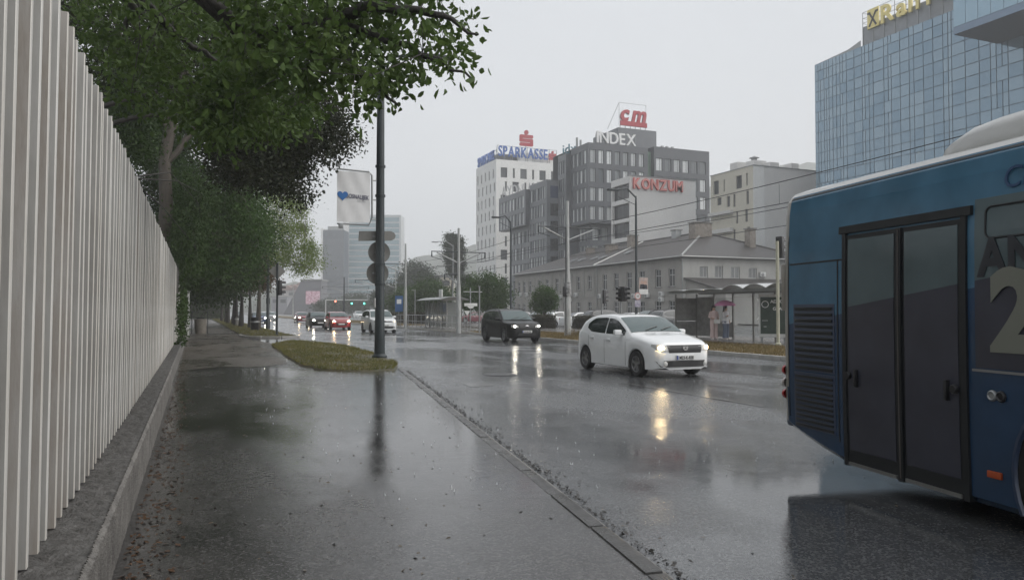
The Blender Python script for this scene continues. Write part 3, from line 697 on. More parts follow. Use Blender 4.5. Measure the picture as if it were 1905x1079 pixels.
m_blue = M('blue_sign', (.045,.13,.42), rough=.4); m_red = M('red_sign', (.42,.035,.05), rough=.45); m_wsign = M('white_sign', (.8,.8,.79), rough=.4)
def sign_frame(t, x0, x1, z0, z1, org, rz, n=8, y=.35):
    mb = MB()
    for z in (z0+.1, z1-.1): mb.tube([(x0,y,z),(x1,y,z)], .06, 5)
    for i in range(n+1):
        x = x0 + (x1-x0)*i/n; mb.tube([(x,y,z0-1.2),(x,y,z1)], .06, 5); mb.tube([(x,y,z1-.2),(x,y+1.3,z0-1.2)], .05, 5)
    mb.build('sign_frame', m_grey, t, org, rz)
s1 = thing('rooftop_sign', 'blue rooftop lettering facing the camera on the white block', 'sign', (WXc, WYc, WH))
letters('SPARKASSE', .6, .9, 13.2, 2.5, s1, m_blue, (0,0,0), 0, .35, offset=.05)
sign_frame(s1, .4, 16.5, .9, 3.3, (0,0,.3), 0)
def s_logo(t, x, z, k, y=0.):
    mb = MB(); mb.lathe([(0,-.2),(.42*k,-.2),(.42*k,.2),(0,.2)], 16, axis='y', c=(x,y,z+2.55*k), smooth=False)
    b = MB(); r = .25*k; hw, hh = 1.35*k, 1.05*k
    def rr(x0,z0,x1,z1): b.yprism([(x0+r*.6,z0),(x1-r*.6,z0),(x1,z0+r*.6),(x1,z1-r*.6),(x1-r*.6,z1),(x0+r*.6,z1),(x0,z1-r*.6),(x0,z0+r*.6)], y-.2, y+.2)
    rr(x-hw, z-.0*k, x+hw, z+.62*k); rr(x-hw, z+.74*k, x+hw, z+1.36*k); rr(x-hw, z+1.48*k, x+hw, z+2.1*k)
    b.box(x+hw-.55*k,y-.19,z+.5*k,x+hw,y+.19,z+.85*k); b.box(x-hw,y-.19,z+1.2*k,x-hw+.55*k,y+.19,z+1.6*k)
    mb.build('emblem_head', m_red, t); b.build('emblem_body', m_red, t)
s_logo(s1, 15.2, .95, .75)
s2 = thing('roof_emblem', 'large red figure emblem on a mast above the blue lettering', 'sign', (WXc+8.9, WYc+2, WH+2.6))
s_logo(s2, 0, 1.7, 1.35); MB().tube([(0,.25,0),(0,.25,2.2)], .1, 6).build('mast', m_grey, s2)
s3 = thing('rooftop_sign', 'blue rooftop lettering on the left side of the white block', 'sign', (WXc, Wy1-.8, WH))
letters('SPARKASSE', .5, .2, 11.5, 2.3, s3, m_blue, (0,0,0), R90, .3, offset=.05); sign_frame(s3, .3, 12.5, .2, 2.5, (0,0,0), R90)

# --- dark grey stepped office building
c = DP(1094, 265, 140); IX, IY, IZ = c
I1 = XP(1062, 283, IX)[0]
ib = thing('grey_office_building', 'dark grey stepped office building with pale curtained windows', 'building', (IX, IY, 0))
rows = [IZ-1.25-2.55-k*3.55 for k in range(5)]
def row_wins(w_, n, zr, g=.22, h=2.55, pad=.35, style='two'):
    r = []; p = (w_-2*pad)/n
    for z in zr:
        for k in range(n): r.append((pad+k*p+g*.5*p*.4, pad+(k+1)*p-g*p, z, z+h, style))
    return r
zb = IZ - 15.1
facade(ib, (IX, I1), R90, I1-IY, zb, IZ, row_wins(I1-IY, 4, rows[:4], .25), m_clad, m_frame, g_off)
facade(ib, (IX, IY), 0, 13.1, zb, IZ, row_wins(13.1, 7, rows[:4], .3), m_clad, m_frame, g_off)
shell(ib, IX, IY, IX+13.1, I1+8, zb, IZ, m_clad, faces='RBTU')
facade(ib, (IX+1.6, I1), R90, I1-IY-2.2, 0, zb, row_wins(I1-IY-2.2, 3, [zb-3.0-k*3.5 for k in range(4)], .25), m_clad2, m_frame, g_off)
facade(ib, (IX+1.6, IY+2.2), 0, 11, 0, zb, row_wins(11, 5, [zb-3.0-k*3.5 for k in range(4)], .3), m_clad2, m_frame, g_off)
shell(ib, IX+13.1, IY+1.2, IX+14.9, I1, 0, IZ-.4, m_green, name='green_recess', faces='F')
# right hand block
RX0, RX1 = IX+14.6, IX+27.7
facade(ib, (RX0, IY+.1), 0, RX1-RX0, 0, IZ+.5, row_wins(RX1-RX0, 6, [IZ-1.9-2.3-k*3.55 for k in range(8)], .25, 2.5), m_clad, m_frame, g_off)
shell(ib, RX0, IY+.1, RX1, I1+8, 0, IZ+.5, m_clad, faces='LRBT')
# penthouse that carries the rooftop letters
PX0, PX1 = YP(1150, 245, IY+3)[0], YP(1221, 245, IY+3)[0]
shell(ib, PX0, IY+3, PX1, I1+6, IZ, YP(1150, 240, IY+3)[1]+.3, m_clad2, name='penthouse', faces='LFRBT')
for x in (RX0+3.5, RX0+4.6, RX0+5.9): MB().cbox((x-IX, 2.5, IZ+.9), (.5,.5,.9), bev=.04).build('roof_vent', m_grey, ib)
for (x, y, h) in ((IX+.8-IX, 6, 2.2), (1.4, 5.6, 1.7)): MB().tube([(x,y,IZ),(x,y,IZ+h)], .22, 8).build('roof_flue', m_grey, ib)
# middle block
mX = YP(1053, 300, I1)[0]; mY = XP(1038, 300, mX)[0]; mH = XP(1045, 289, mX)[1]
mbd = thing('grey_office_wing', 'narrow grey office wing between the dark block and the long low wing', 'building', (mX, I1+.02, 0))
facade(mbd, (mX, mY), R90, mY-I1-.02, 0, mH, row_wins(mY-I1-.02, 3, [mH-1.3-2.5-k*3.5 for k in range(8)], .28), m_clad2, m_frame, g_off)
shell(mbd, mX, I1+.02, mX+9, mY, 0, mH, m_clad, faces='FRBT')
# long left wing
lY0 = mY+.02; lX = YP(1017, 334, lY0)[0]; lY1 = XP(935, 365, lX)[0]; lH = YP(1017, 334, lY0)[1]
lw = thing('long_office_wing', 'long grey office wing with ribbon windows stepping down to the left', 'building', (lX, lY0, 0))
ls = XP(985, 345, lX)[0]
facade(lw, (lX, ls), R90, ls-lY0, lH-18, lH, row_wins(ls-lY0, 6, [lH-1.2-2.5-k*3.5 for k in range(5)], .25), m_clad2, m_frame, g_off)
shell(lw, lX, lY0, lX+9, ls, lH-18, lH, m_clad2, faces='FRBTU')
m_indigo = M('blue_dark_pane', (.03,.045,.10), rough=.1)
for k in range(5): MB().box(lX+.8, lY0-.04, lH-3.6-k*3.5, lX+4.2, lY0-.01, lH-1.2-k*3.5).build('window', m_indigo if k == 0 else m_glassdark, lw, (-lX,-lY0,0))
lX2 = lX - .9; lH2 = XP(940, 366, lX2)[1]
facade(lw, (lX2, lY1), R90, lY1-ls-.02, lH2-7.4, lH2, row_wins(lY1-ls-.02, 8, [lH2-1.2-2.5-k*3.5 for k in range(2)], .25), m_clad2, m_frame, g_off)
shell(lw, lX2, ls+.02, lX2+9, lY1, lH2-7.4, lH2, m_clad, faces='FRBTU')
facade(lw, (lX+.6, lY1-3), R90, lY1-3-ls-.02, 0, lH2-7.42, row_wins(lY1-3-ls-.02, 6, [lH2-7.42-.9-2.5-k*3.5 for k in range(4)], .25), m_clad2, m_frame, g_off)
facade(lw, (lX+1.2, ls), R90, ls-lY0-.3, 0, lH-18.02, row_wins(ls-lY0-.3, 5, [lH-18-3.2-k*3.5 for k in range(2)], .2), M('grey_plinth_wall', (.2,.2,.2), rough=.7, var=.3), m_frame, g_dark)
MB().box(lX+1.05, lY0+3.2, lH-22.6, lX+1.18, lY0+5.4, lH-18.6).build('timber_screen', M('timber_panel', (.42,.27,.17), rough=.7, var=.3, vs=2), lw, (-lX,-lY0,0))
# side letters along the long wing's roof (seen edge on)
s4 = thing('rooftop_sign', 'row of white roof letters seen almost edge on along the long wing', 'sign', (lX2+.2, lY1-.6, lH2))
letters('AYDNLANKNIK', .3, .15, 15, 2.6, s4, M('pale_grey_sign', (.5,.5,.5), rough=.5), (0,0,0), R90 + .5, .2)
s5 = thing('rooftop_sign', 'white rooftop lettering on the dark grey office block', 'sign', (IX+2.2, IY+2.6, IZ))
letters('INDEX', .0, .25, 8.6, 2.2, s5, m_wsign, (0,-2.0,0), 0, .3, offset=.03, mats=None)
sign_frame(s5, 0, 8.6, .3, 2.2, (0,-2.1,.1), 0, 6)
s5.location.z += .05
x0, z0 = YP(1153, 240, IY+3); x1 = YP(1203, 240, IY+3)[0]
s6 = thing('rooftop_sign', 'big red italic lettering with a red bar on a white board above the penthouse', 'sign', (x0, IY+3.2, YP(1150, 240, IY+3)[1]+.3))
letters('cm', .15, 1.5, x1-x0-.3, 3.0, s6, m_red, (0,-.3,0), 0, .3, offset=.14, shear=.22)
MB().box(.1,-.45,.45,x1-x0-.05,-.1,1.35).build('red_bar', m_red, s6)
letters('cm', .05, 1.4, x1-x0-.1, 3.2, s6, m_wsign, (0,-.05,0), 0, .1, offset=.24, shear=.22, name='letter_outline')
MB().tube([(0,.05,.4),(0,.05,5.0),(x1-x0,.05,5.0),(x1-x0,.05,.4)], .05, 5).build('frame', m_grey, s6)
for k in range(6): MB().tube([(.2+k*(x1-x0-.4)/5,0,-.05),(.2+k*(x1-x0-.4)/5,0,.5)], .08, 6).build('stay', m_grey, s6)
MB().tube([(0,.1,4.9),(-1.6,1.8,0.)], .05, 5).build('brace', m_grey, s6)
s7 = thing('rooftop_sign', 'small blue letters on the narrow wing seen at a slant', 'sign', (mX+.5, mY-1.2, mH))
letters('idx', 0, .3, 3.2, 1.9, s7, M('teal_sign', (.08,.2,.26), rough=.5), (0,0,0), R90+.5, .25)

# --- supermarket block, pale blank wall
c = DP(1172, 327, 115); KX, KY, KZ = c; K1 = XP(1137, 342, KX)[0]; KX1 = YP(1294, 333, KY)[0]
kb = thing('supermarket_building', 'pale blank walled block with banded windows and red shop lettering', 'building', (KX, KY, 0))
m_pale = M('pale_grey_wall', (.70,.69,.67), rough=.6, var=.12, vs=.25)
kw = [(.35, K1-KY-.3, z-2.35, z, 'strip', g_dark) for z in (KZ-1.05, KZ-4.1, KZ-7.0, KZ-10)]
facade(kb, (KX-.0, K1), R90, K1-KY, 0, KZ, kw, m_pale, m_frame, g_dark, .5)
shell(kb, KX, KY, KX1, K1, 0, KZ, m_pale, name='blank_wall', faces='FRBT')
MB().box(-.12,-.12,KZ-.02,KX1-KX+.1,.2,KZ+.14).build('parapet_cap', m_grey, kb)
s8 = thing('shop_sign', 'red shop lettering on the pale blank wall', 'sign', (KX, KY, 0))
m_kred = M('red_letter', (.52,.07,.06), rough=.4); m_kpink = M('pale_red_letter', (.72,.30,.27), rough=.4)
x0 = YP(1177, 345, KY)[0]-KX; x1 = YP(1269, 345, KY)[0]-KX; z0 = YP(1220, 354, KY)[1]; z1 = YP(1220, 333, KY)[1]
letters('KONZUM', x0, z0, x1-x0, z1-z0-.15, s8, m_kred, (0,-.14,0), 0, .25, offset=.07)
letters('KONZUM', x0+.02, z0+.02, x1-x0-.04, z1-z0-.19, s8, m_kpink, (0,-.29,0), 0, .03, offset=.02, name='letter_face')
# roof terrace plants on the supermarket block
# --- cream apartment block
c = DP(1401, 308, 125); CXb, CYb, CZ = c; C1 = XP(1322, 328, CXb)[0]; CX1 = CXb+16
cb = thing('cream_apartment_block', 'cream apartment block with a blank white gable wall', 'building', (CXb, CYb, 0))
m_cream = M('cream_render', (.62,.59,.50), rough=.65, var=.12, vs=.4)
cw = pxwins_x(CXb, C1, [(1327,337,1337,362),(1346,334,1348.5,357),(1369,327,1380,351),(1388,322,1391,346),(1334,368,1342,382),(1352,365,1358,385),(1364,361,1368,385),(1388,355,1393,380),(1369,393,1373,416),(1386,389,1391,413),(1364,427,1368,450),(1390,422,1395,446),
     (1321.8,396,1358,417,'strip'),(1321.8,429,1358,452,'strip')])
cw += [(q[0], q[1], q[2]-3.3*k, q[3]-3.3*k) for q in cw[9:12] for k in (1,2,3)]
facade(cb, (CXb, C1), R90, C1-CYb, 0, CZ, cw, m_cream, m_frame, glassmat('apartment_pane', (.05,.055,.06), .1, (.16,.17,.175)), .3)
shell(cb, CXb, CYb, CX1, C1, 0, CZ, m_pale, name='gable_wall', faces='FRBT')
MB().box(-.02,-.03,0,2.3,-.004,CZ-.02).build('white_strip', m_whitewall, cb)
MB().box(-.1,-.1,CZ+.002,CX1-CXb+.1,C1-CYb+.1,CZ+.12).build('roof_edge', m_grey, cb)
for b0 in (388, 421): 
    y0_, z0_ = XP(1359, b0+6, CXb-.6); y1_ = C1
    MB().box(-.7, y0_-CYb, z0_-.35, -.005, y1_-CYb, z0_+.35).build('balcony_parapet', m_pale, cb)
for (x, y, w_, h) in ((1,6,2.2,1.6),(2.4,3.2,2.8,1.5),(4,1.5,2,1.0),(9,2,1.6,1.3)): MB().cbox((x+1,y,CZ+h/2), (w_,2.,h), bev=.04).build('roof_box', m_pale, cb)
MB().lathe([(.5,0),(.5,.5),(.9,.55),(.0,.95)], 12, c=(3,3.2,CZ+1.5)).build('roof_cowl', m_grey, cb)

# --- blue glass tower
c = DP(1515, 121, 122); TX, TY1, TZ = c; TY0 = 46.
gt = thing('glass_tower', 'blue glass curtain wall tower with yellow rooftop lettering', 'building', (TX, TY1, 0))
m_mull = M('blue_mullion', (.05,.085,.125), rough=.4)
shell(gt, TX+.12, TY0, TX+20, TY1, 0, TZ-.02, m_mull, name='core', faces='LFRBT')
g_blue = M('blue_glass', (.175,.28,.37), rough=.06, spec=.9, rand=1., col2=(.26,.365,.445), metal=.45)
random.seed(11)
# irregular column widths and alternating row heights as in the curtain wall
cols = []; y = 0.
while y < TY1-TY0-1.5:
    wd = random.choice((1.5,1.5,1.5,.75,.75,1.9,.5)); cols.append((y, min(y+wd, TY1-TY0))); y += wd
rowz = []; z = 2.; k = 0
while z < TZ-.8:
    h = 1.75 if k % 2 else 1.6; rowz.append((z, min(z+h, TZ-.04))); z += h; k += 1
cells = []
for ri, (za, zb_) in enumerate(rowz):
    ci = 0
    while ci < len(cols):
        a, b_ = cols[ci]
        if random.random() < .12 and ci+1 < len(cols) and cols[ci+1][1]-a < 2.2: b_ = cols[ci+1][1]; ci += 1
        cells.append((a, b_, za, zb_)); ci += 1
def cellvis(q):
    y_, z_ = TY1-(q[0]+q[1])/2, (q[2]+q[3])/2
    return z_ > 20 and y_ > 58
vis = sorted([q for q in cells if cellvis(q)], key=lambda q: q[0]-q[3]*.0, reverse=True)
big = set(map(id, sorted(vis, key=lambda q: -(q[1]-q[0])*(q[3]-q[2])/(TX**2+(TY1-q[0])**2))[:300]))
pm = {}; rest = MB()
for q in cells:
    w_, h_ = round(q[1]-q[0]-.1, 2), round(q[3]-q[2]-.1, 2)
    if id(q) in big:
        if (w_, h_) not in pm: pm[(w_, h_)] = MB().box(0,0,0,w_,.06,h_).mesh('pane', g_blue)
        o = link('pane', pm[(w_, h_)], gt, (random.uniform(-.012,.012), -q[0]-.05, q[2]+.05), R90)
        o.rotation_euler = (random.uniform(-.006,.006), 0, R90 + random.uniform(-.006,.006))
    else: rest.box(0, -q[1]+.05, q[2]+.05, .06, -q[0]-.05, q[3]-.05)
tag(rest.build('panes', g_blue, gt), kind='stuff')
# jutting glass box near the top
bY1 = 63.; bX = 84.9; bz = 35.2
jb = shell(gt, bX, TY0, TX+.1, bY1, bz, 50., m_mull, name='jutting_box', faces='LB')
shell(gt, bX, TY0, TX+.1, bY1, bz, bz+.01, M('dark_soffit', (.09,.095,.11), rough=.5), name='soffit', faces='U')
for k in range(11):
    y_ = bY1 - k*1.55
    for z_ in (bz+.9, bz+4.4, bz+7.9):
        link('pane', MB().box(-.05,-1.5,0,-.005,0,3.4).mesh('pane', M('pale_blue_glass', (.28,.42,.52), rough=.07, spec=.9, metal=.4)), gt, (bX-TX, y_-.03-TY1, z_))
MB().box(-.06, TY0-TY1, 0, -.006, bY1-TY1, .85).build('box_skirt', M('skirt_glass', (.13,.21,.32), rough=.1, spec=.9), gt, (bX-TX, 0, bz))
# roof parapet and sign
pY1 = XP(1600, 85, TX)[0]
MB().box(.6, TY0-TY1, TZ, 1.0, pY1-TY1, TZ+3.0).build('parapet', M('grey_mesh_parapet', (.27,.29,.31), rough=.5, var=.2, vs=1), gt)
for k in range(14): MB().box(.52, pY1-TY1-.1-k*1.9, TZ, .59, pY1-TY1-k*1.9, TZ+5.2).build('parapet_post', m_grey, gt)
MB().add([(.2,-.2,TZ),(.2,pY1-TY1+.02,TZ),(.2,pY1-TY1+.02,TZ+1.0),(.2,pY1-TY1+2.5,TZ+.35)], [(0,1,2,3)]).build('roof_flashing', m_grey, gt)
for z in (TZ+3.6, TZ+4.3, TZ+5.2): MB().tube([(.55,pY1-TY1,z),(.55,TY0-TY1,z)], .04, 5).build('parapet_rail', m_grey, gt)
for z in (TZ+.6, TZ+1.4, TZ+2.2, TZ+3.6, TZ+4.4, TZ+5.2): MB().tube([(.55,pY1-TY1,z),(3.5,pY1-TY1,z)], .04, 5).build('parapet_rail', m_grey, gt)
m_cr = M('cream_sign', (.86,.72,.26), rough=.45)
s9 = thing('rooftop_sign', 'yellow rooftop lettering with a crossed emblem on the glass tower', 'sign', (TX+.2, pY1-1.2, TZ+2.0))
ly = XP(1616, 50, TX)[0]; lz = XP(1625, 50, TX)[1]
MB().box(0,-.0,0,2.0,.25,2.9).build('emblem_board', m_cr, s9, (0,0,0.2), R90)
eb = MB()
for sgn in (1,-1):
    eb.add([(1-sgn*.75,-.06,.35),(1-sgn*.5,-.06,.2),(1+sgn*.72,-.06,2.3),(1+sgn*.5,-.06,2.45),(1-sgn*.75,-.01,.35),(1-sgn*.5,-.01,.2),(1+sgn*.72,-.01,2.3),(1+sgn*.5,-.01,2.45)], [(0,1,2,3),(4,7,6,5),(0,4,5,1),(1,5,6,2),(2,6,7,3),(3,7,4,0)])
    eb.box(1+sgn*.72-.22,-.061,2.15,1+sgn*.72+.3,-.012,2.45)
eb.build('emblem_cross', m_black, s9, (0,0,.2), R90)
letters('Raiffeisen', 2.5, .2, 17.5, 2.6, s9, m_cr, (0,0,0), R90, .3, offset=.08)

# --- far towers down the street
FDd = 430.
a = DP(643, 400, FDd); b_ = DP(746, 400, FDd)
ft = thing('far_glass_tower', 'pale green glass slab tower far down the street', 'building', (a[0], a[1], 0))
ang = math.atan2(b_[1]-a[1], b_[0]-a[0]); fw = math.hypot(b_[0]-a[0], b_[1]-a[1]); fh = a[2]
g_far = M('far_pale_glass', (.11,.22,.26), rough=.12, spec=.8, rand=1., col2=(.16,.27,.31))
MB().box(0,0,0,fw,14,fh).build('core', M('far_frame', (.45,.47,.48), rough=.5), ft, rz=ang)
nr = 17; fm_ = MB().box(0,-.12,0,fw-3.2,-.01,fh/nr*.72).mesh('glazing_band', g_far)
for k in range(nr): 
    o = link('glazing_band', fm_, ft, (math.cos(ang)*2.2, math.sin(ang)*2.2, 1+k*fh/nr*.97), ang)
MB().box(-1.6,-.2,0,1.9,13,fh-3).build('white_fin', m_whitewall, ft, rz=ang)
a = DP(601, 428, FDd-20); b2 = DP(640, 428, FDd-20); w2 = math.hypot(b2[0]-a[0], b2[1]-a[1])
dt = thing('far_dark_tower', 'dark blue grey tower beside the pale glass slab far away', 'building', (a[0], a[1], 0))
MB().box(0,0,0,w2,12,a[2]).build('core', M('far_dark_wall', (.035,.05,.075), rough=.4), dt, rz=ang)
g_fd = M('far_dark_pane', (.05,.065,.085), rough=.15, rand=1., col2=(.10,.12,.14)); fp = MB().box(0,-.1,0,1.5,-.01,1.7).mesh('window', g_fd)
for r in range(13):
    for k in range(5):
        lx = 1 + k*2.2
        if lx+1.5 < w2: link('window', fp, dt, (math.cos(ang)*lx, math.sin(ang)*lx, a[2]-3.5-r*3.1), ang)
MB().box(-1.2,-.3,0,-.05,12,a[2]+1).build('side_fin', m_whitewall, dt, rz=ang)
MB().box(2,2,0,w2-2,8,2.2).build('roof_plant', m_grey, dt, (0,0,a[2]), ang)
# hazy low blocks under the towers, each its own building
low = [(560,600,547,330,(.20,.20,.23),'dark low block under the far dark tower'),(640,700,548,300,(.3,.32,.33),'pale low block in front of the far glass tower'),(505,534,553,350,(.25,.25,.28),'low grey block glimpsed under the bright tree'),
       (755,840,516,230,(.52,.47,.38),'cream flat roofed hall behind the roadside trees'),(700,736,540,280,(.28,.3,.32),'grey low block right of the far glass tower')]
for u0, u1, v, d, colr, lab in low:
    a = DP(u0, v, d); b3 = DP(u1, v, d); an_ = math.atan2(b3[1]-a[1], b3[0]-a[0]); wdt = math.hypot(b3[0]-a[0], b3[1]-a[1])
    t = thing('low_block', lab, 'building', (a[0], a[1], 0), an_)
    mat = M('low_block_'+str(u0), colr, rough=.7, var=.2, vs=.2)
    MB().box(0,0,-.04,wdt,12,a[2]).build('wall', mat, t); MB().box(-.3,-.3,a[2],wdt+.3,12.3,a[2]+.5).build('roof', m_roofgrey, t)
    n = max(2, int(wdt/3))
    for k in range(n): MB().box(wdt*k/n+.6,-.06,a[2]-2.6,wdt*(k+1)/n-.6,-.005,a[2]-1.0).build('window', g_dark, t)
# wedge shaped dark building with a lit pink screen
a = DP(527, 575, 300); b3 = DP(600, 575, 300); an_ = math.atan2(b3[1]-a[1], b3[0]-a[0])
t = thing('wedge_building', 'dark wedge fronted pavilion with a lit pink screen down the road', 'building', (a[0], a[1], 0), an_)
MB().yprism([(0,0),(15,0),(15,13.5),(7,13.5)], 0, 10).build('wall', M('dark_cladding', (.13,.13,.15), rough=.5), t)
MB().box(9.0,-.4,4.2,14.6,-.05,9.4).build('screen', M('lit_screen', (.35,.10,.16), emit=(.75,.30,.42), es=.06, var=.8, vs=1.4, col2=(.8,.7,.75)), t)
MB().yprism([(6.6,13.52),(15.4,13.52),(15.4,14.1),(6.6,14.1)], -.4, 10.4).build('roof', m_roofgrey, t)
# ------------------------------------------------------------------ trees
m_bark = M('bark', (.085,.07,.055), rough=.7, var=.5, vs=4, bump=.8, bs=22, stretch=(2,2,.5))
m_barkdark = M('dark_bark', (.04,.035,.03), rough=.6, var=.5, vs=4, bump=.8, bs=22, stretch=(2,2,.5))
def leaf_geo(C, ln, wd, oval, droop, out=None):
    N = len(C)
    d = np.random.normal(0, 1, (N, 3)); d[:,2] -= droop
    if out is not None: d += out * .9
    d /= np.linalg.norm(d, axis=1)[:,None] + 1e-9
    r = np.random.normal(0, 1, (N, 3)); s = np.cross(d, r); s /= np.linalg.norm(s, axis=1)[:,None] + 1e-9
    nrm = np.cross(d, s)
    L_ = (np.random.uniform(.45, 1.35, N) * ln)[:,None]; W = (np.random.uniform(.75, 1.2, N) * wd * .5)[:,None]
    if oval:
        V = np.stack([C, C + d*L_*.33 + s*W*.85 + nrm*W*.3, C + d*L_*.72 + s*W*.95 + nrm*W*.3, C + d*L_ - nrm*L_*.08, C + d*L_*.72 - s*W*.95 + nrm*W*.3, C + d*L_*.33 - s*W*.85 + nrm*W*.3], 1).reshape(-1, 3)
        i = np.arange(N)[:,None]*6; Fc = np.concatenate([i + np.array([[0,1,2,3]]), i + np.array([[0,3,4,5]])])
    else:
        V = np.stack([C, C + d*L_*.5 + s*W + nrm*W*.25, C + d*L_, C + d*L_*.5 - s*W + nrm*W*.25], 1).reshape(-1, 3)
        Fc = np.arange(4*N).reshape(-1, 4)
    return V, Fc
def samp_poly(poly, n):
    u0, u1 = min(p[0] for p in poly), max(p[0] for p in poly); v0, v1 = min(p[1] for p in poly), max(p[1] for p in poly); r = []
    while len(r) < n:
        p = (random.uniform(u0, u1), random.uniform(v0, v1))
        if inpoly(p, poly): r.append(p)
    return r
def tree(name, label, base, trunk, r0, limbs=(), regions=(), lobes=(), leaf=(.12,.06), per=40, sig=.3, mat=None, bark=None, oval=False, droop=.4, group=None, twig=.012, cat='tree', zmin=None, per_jit=.5):
    t = thing(name, label, cat, (base[0], base[1], 0), 0, group); bark = bark or m_bark
    tp = [Vector(p) for p in trunk]
    mb = MB(); n = len(tp); rs = [r0*(1 - .55*i/(n-1)) for i in range(n)]; rs[0] *= 1.35
    off = (-base[0], -base[1], 0)
    pts = [(p.x+off[0], p.y+off[1], p.z) for p in tp]
    mb.tube(pts, rs, 12); mb.build('trunk', bark, t)
    lp = []; bm_ = MB()
    for lb in limbs:
        P = [Vector(p) for p in lb]; fine = []
        for a, b in zip(P, P[1:]):
            for k in range(5): fine.append(a.lerp(b, k/5) + Vector((random.gauss(0,.03),random.gauss(0,.03),random.gauss(0,.03))))
        fine.append(P[-1]); ra = r0*.42
        bm_.tube([(p.x+off[0],p.y+off[1],p.z) for p in fine], [max(.012, ra*(1-.88*i/(len(fine)-1))) for i in range(len(fine))], 6)
        lp += fine
    lp += tp[n//2:]
    LP = np.array([p[:] for p in lp])
    C = []; 
    for poly, d, sd_, ncl in regions:
        for (u, v) in samp_poly(poly, ncl): C.append(DP(u, v, max(2.5, d + random.gauss(0, sd_) if sd_ < 50 else d)))
    for (c, r, ncl) in lobes:
        for _ in range(ncl):
            q = np.random.normal(0, 1, 3); q /= np.linalg.norm(q); q *= random.random()**.4
            C.append((c[0]+q[0]*r[0], c[1]+q[1]*r[1], c[2]+q[2]*r[2]))
    C = np.array(C)
    if zmin is not None: C = C[C[:,2] > zmin]
    out = []; pos = []
    # side limbs to hubs spread through the crown, so that twigs stay short
    hubs = []
    for c in C[::9]:
        D = np.linalg.norm(LP - c, axis=1); a = LP[int(np.argmin(D))]; L_ = np.linalg.norm(c-a)
        md = (a*.45 + c*.55) + np.array([0,0,.1*L_]) + np.random.normal(0, .05*L_+.01, 3); rr = min(r0*.3, twig*(.8+.5*L_))
        bm_.tube([tuple(a+np.array(off)), tuple(md+np.array(off)), tuple(c+np.array(off))], [rr, rr*.7, rr*.4], 5, caps=False); hubs += [md, c]
        if len(hubs) % 6 == 0: LP = np.concatenate([LP, np.array(hubs[-6:])])
    LP = np.concatenate([LP, np.array(hubs)]) if hubs else LP
    for c in C:
        D = np.linalg.norm(LP - c, axis=1); a = LP[int(np.argmin(D + LP[:,2]*0))]; 
        # twigs leave the limb some way back and arch out to the leaves
        md = (a + c)/2 + np.array([0, 0, .12*np.linalg.norm(c-a)])
        md = md + np.random.normal(0, .06*np.linalg.norm(c-a)+.01, 3)
        L_ = np.linalg.norm(c-a); tr = max(twig*.4, min(twig*1.2, twig*.5*L_+.002))
        bm_.tube([tuple(a+np.array(off)), tuple(md+np.array(off)), tuple(c+np.array(off))], [tr, tr*.6, twig*.3], 4, caps=False)
        k = max(3, int(per*random.uniform(1-per_jit, 1+per_jit)))
        P = c + np.random.normal(0, sig, (k, 3)) * np.array([1,1,.75]); 
        al = np.random.uniform(.55, 1., (k//4+1, 1)); P2 = md*(1-al) + c*al + np.random.normal(0, sig*.35, (len(al), 3))
        P = np.concatenate([P, P2]); pos.append(P); o_ = P - c; out.append(o_/(np.linalg.norm(o_, axis=1)[:,None]+1e-6))
    bm_.build('branches', bark, t, sharp=0, recalc=False)
    P = np.concatenate(pos) + np.array(off); V, Fc = leaf_geo(P, leaf[0], leaf[1], oval, droop, np.concatenate(out))
    cr = link('crown', npmesh('crown', V, Fc, mat), t); return t
L_near = leafmat('walnut_leaf', (.036,.070,.018), (.11,.165,.040), 1.6, .35)
L_dark = leafmat('dark_leaf', (.018,.040,.010), (.055,.095,.020), .9, .25)
L_plum = leafmat('plum_leaf', (.013,.024,.009), (.034,.034,.016), 1.5, .25)
L_bright = leafmat('lime_leaf', (.09,.15,.03), (.22,.28,.055), .7, .45)
L_rust = leafmat('rusty_leaf', (.12,.055,.025), (.05,.045,.015), .8, .3)
L_mid = leafmat('mid_leaf', (.024,.058,.014), (.072,.13,.026), .6, .35)
L_far = leafmat('far_leaf', (.025,.045,.022), (.05,.075,.035), .4, .3)

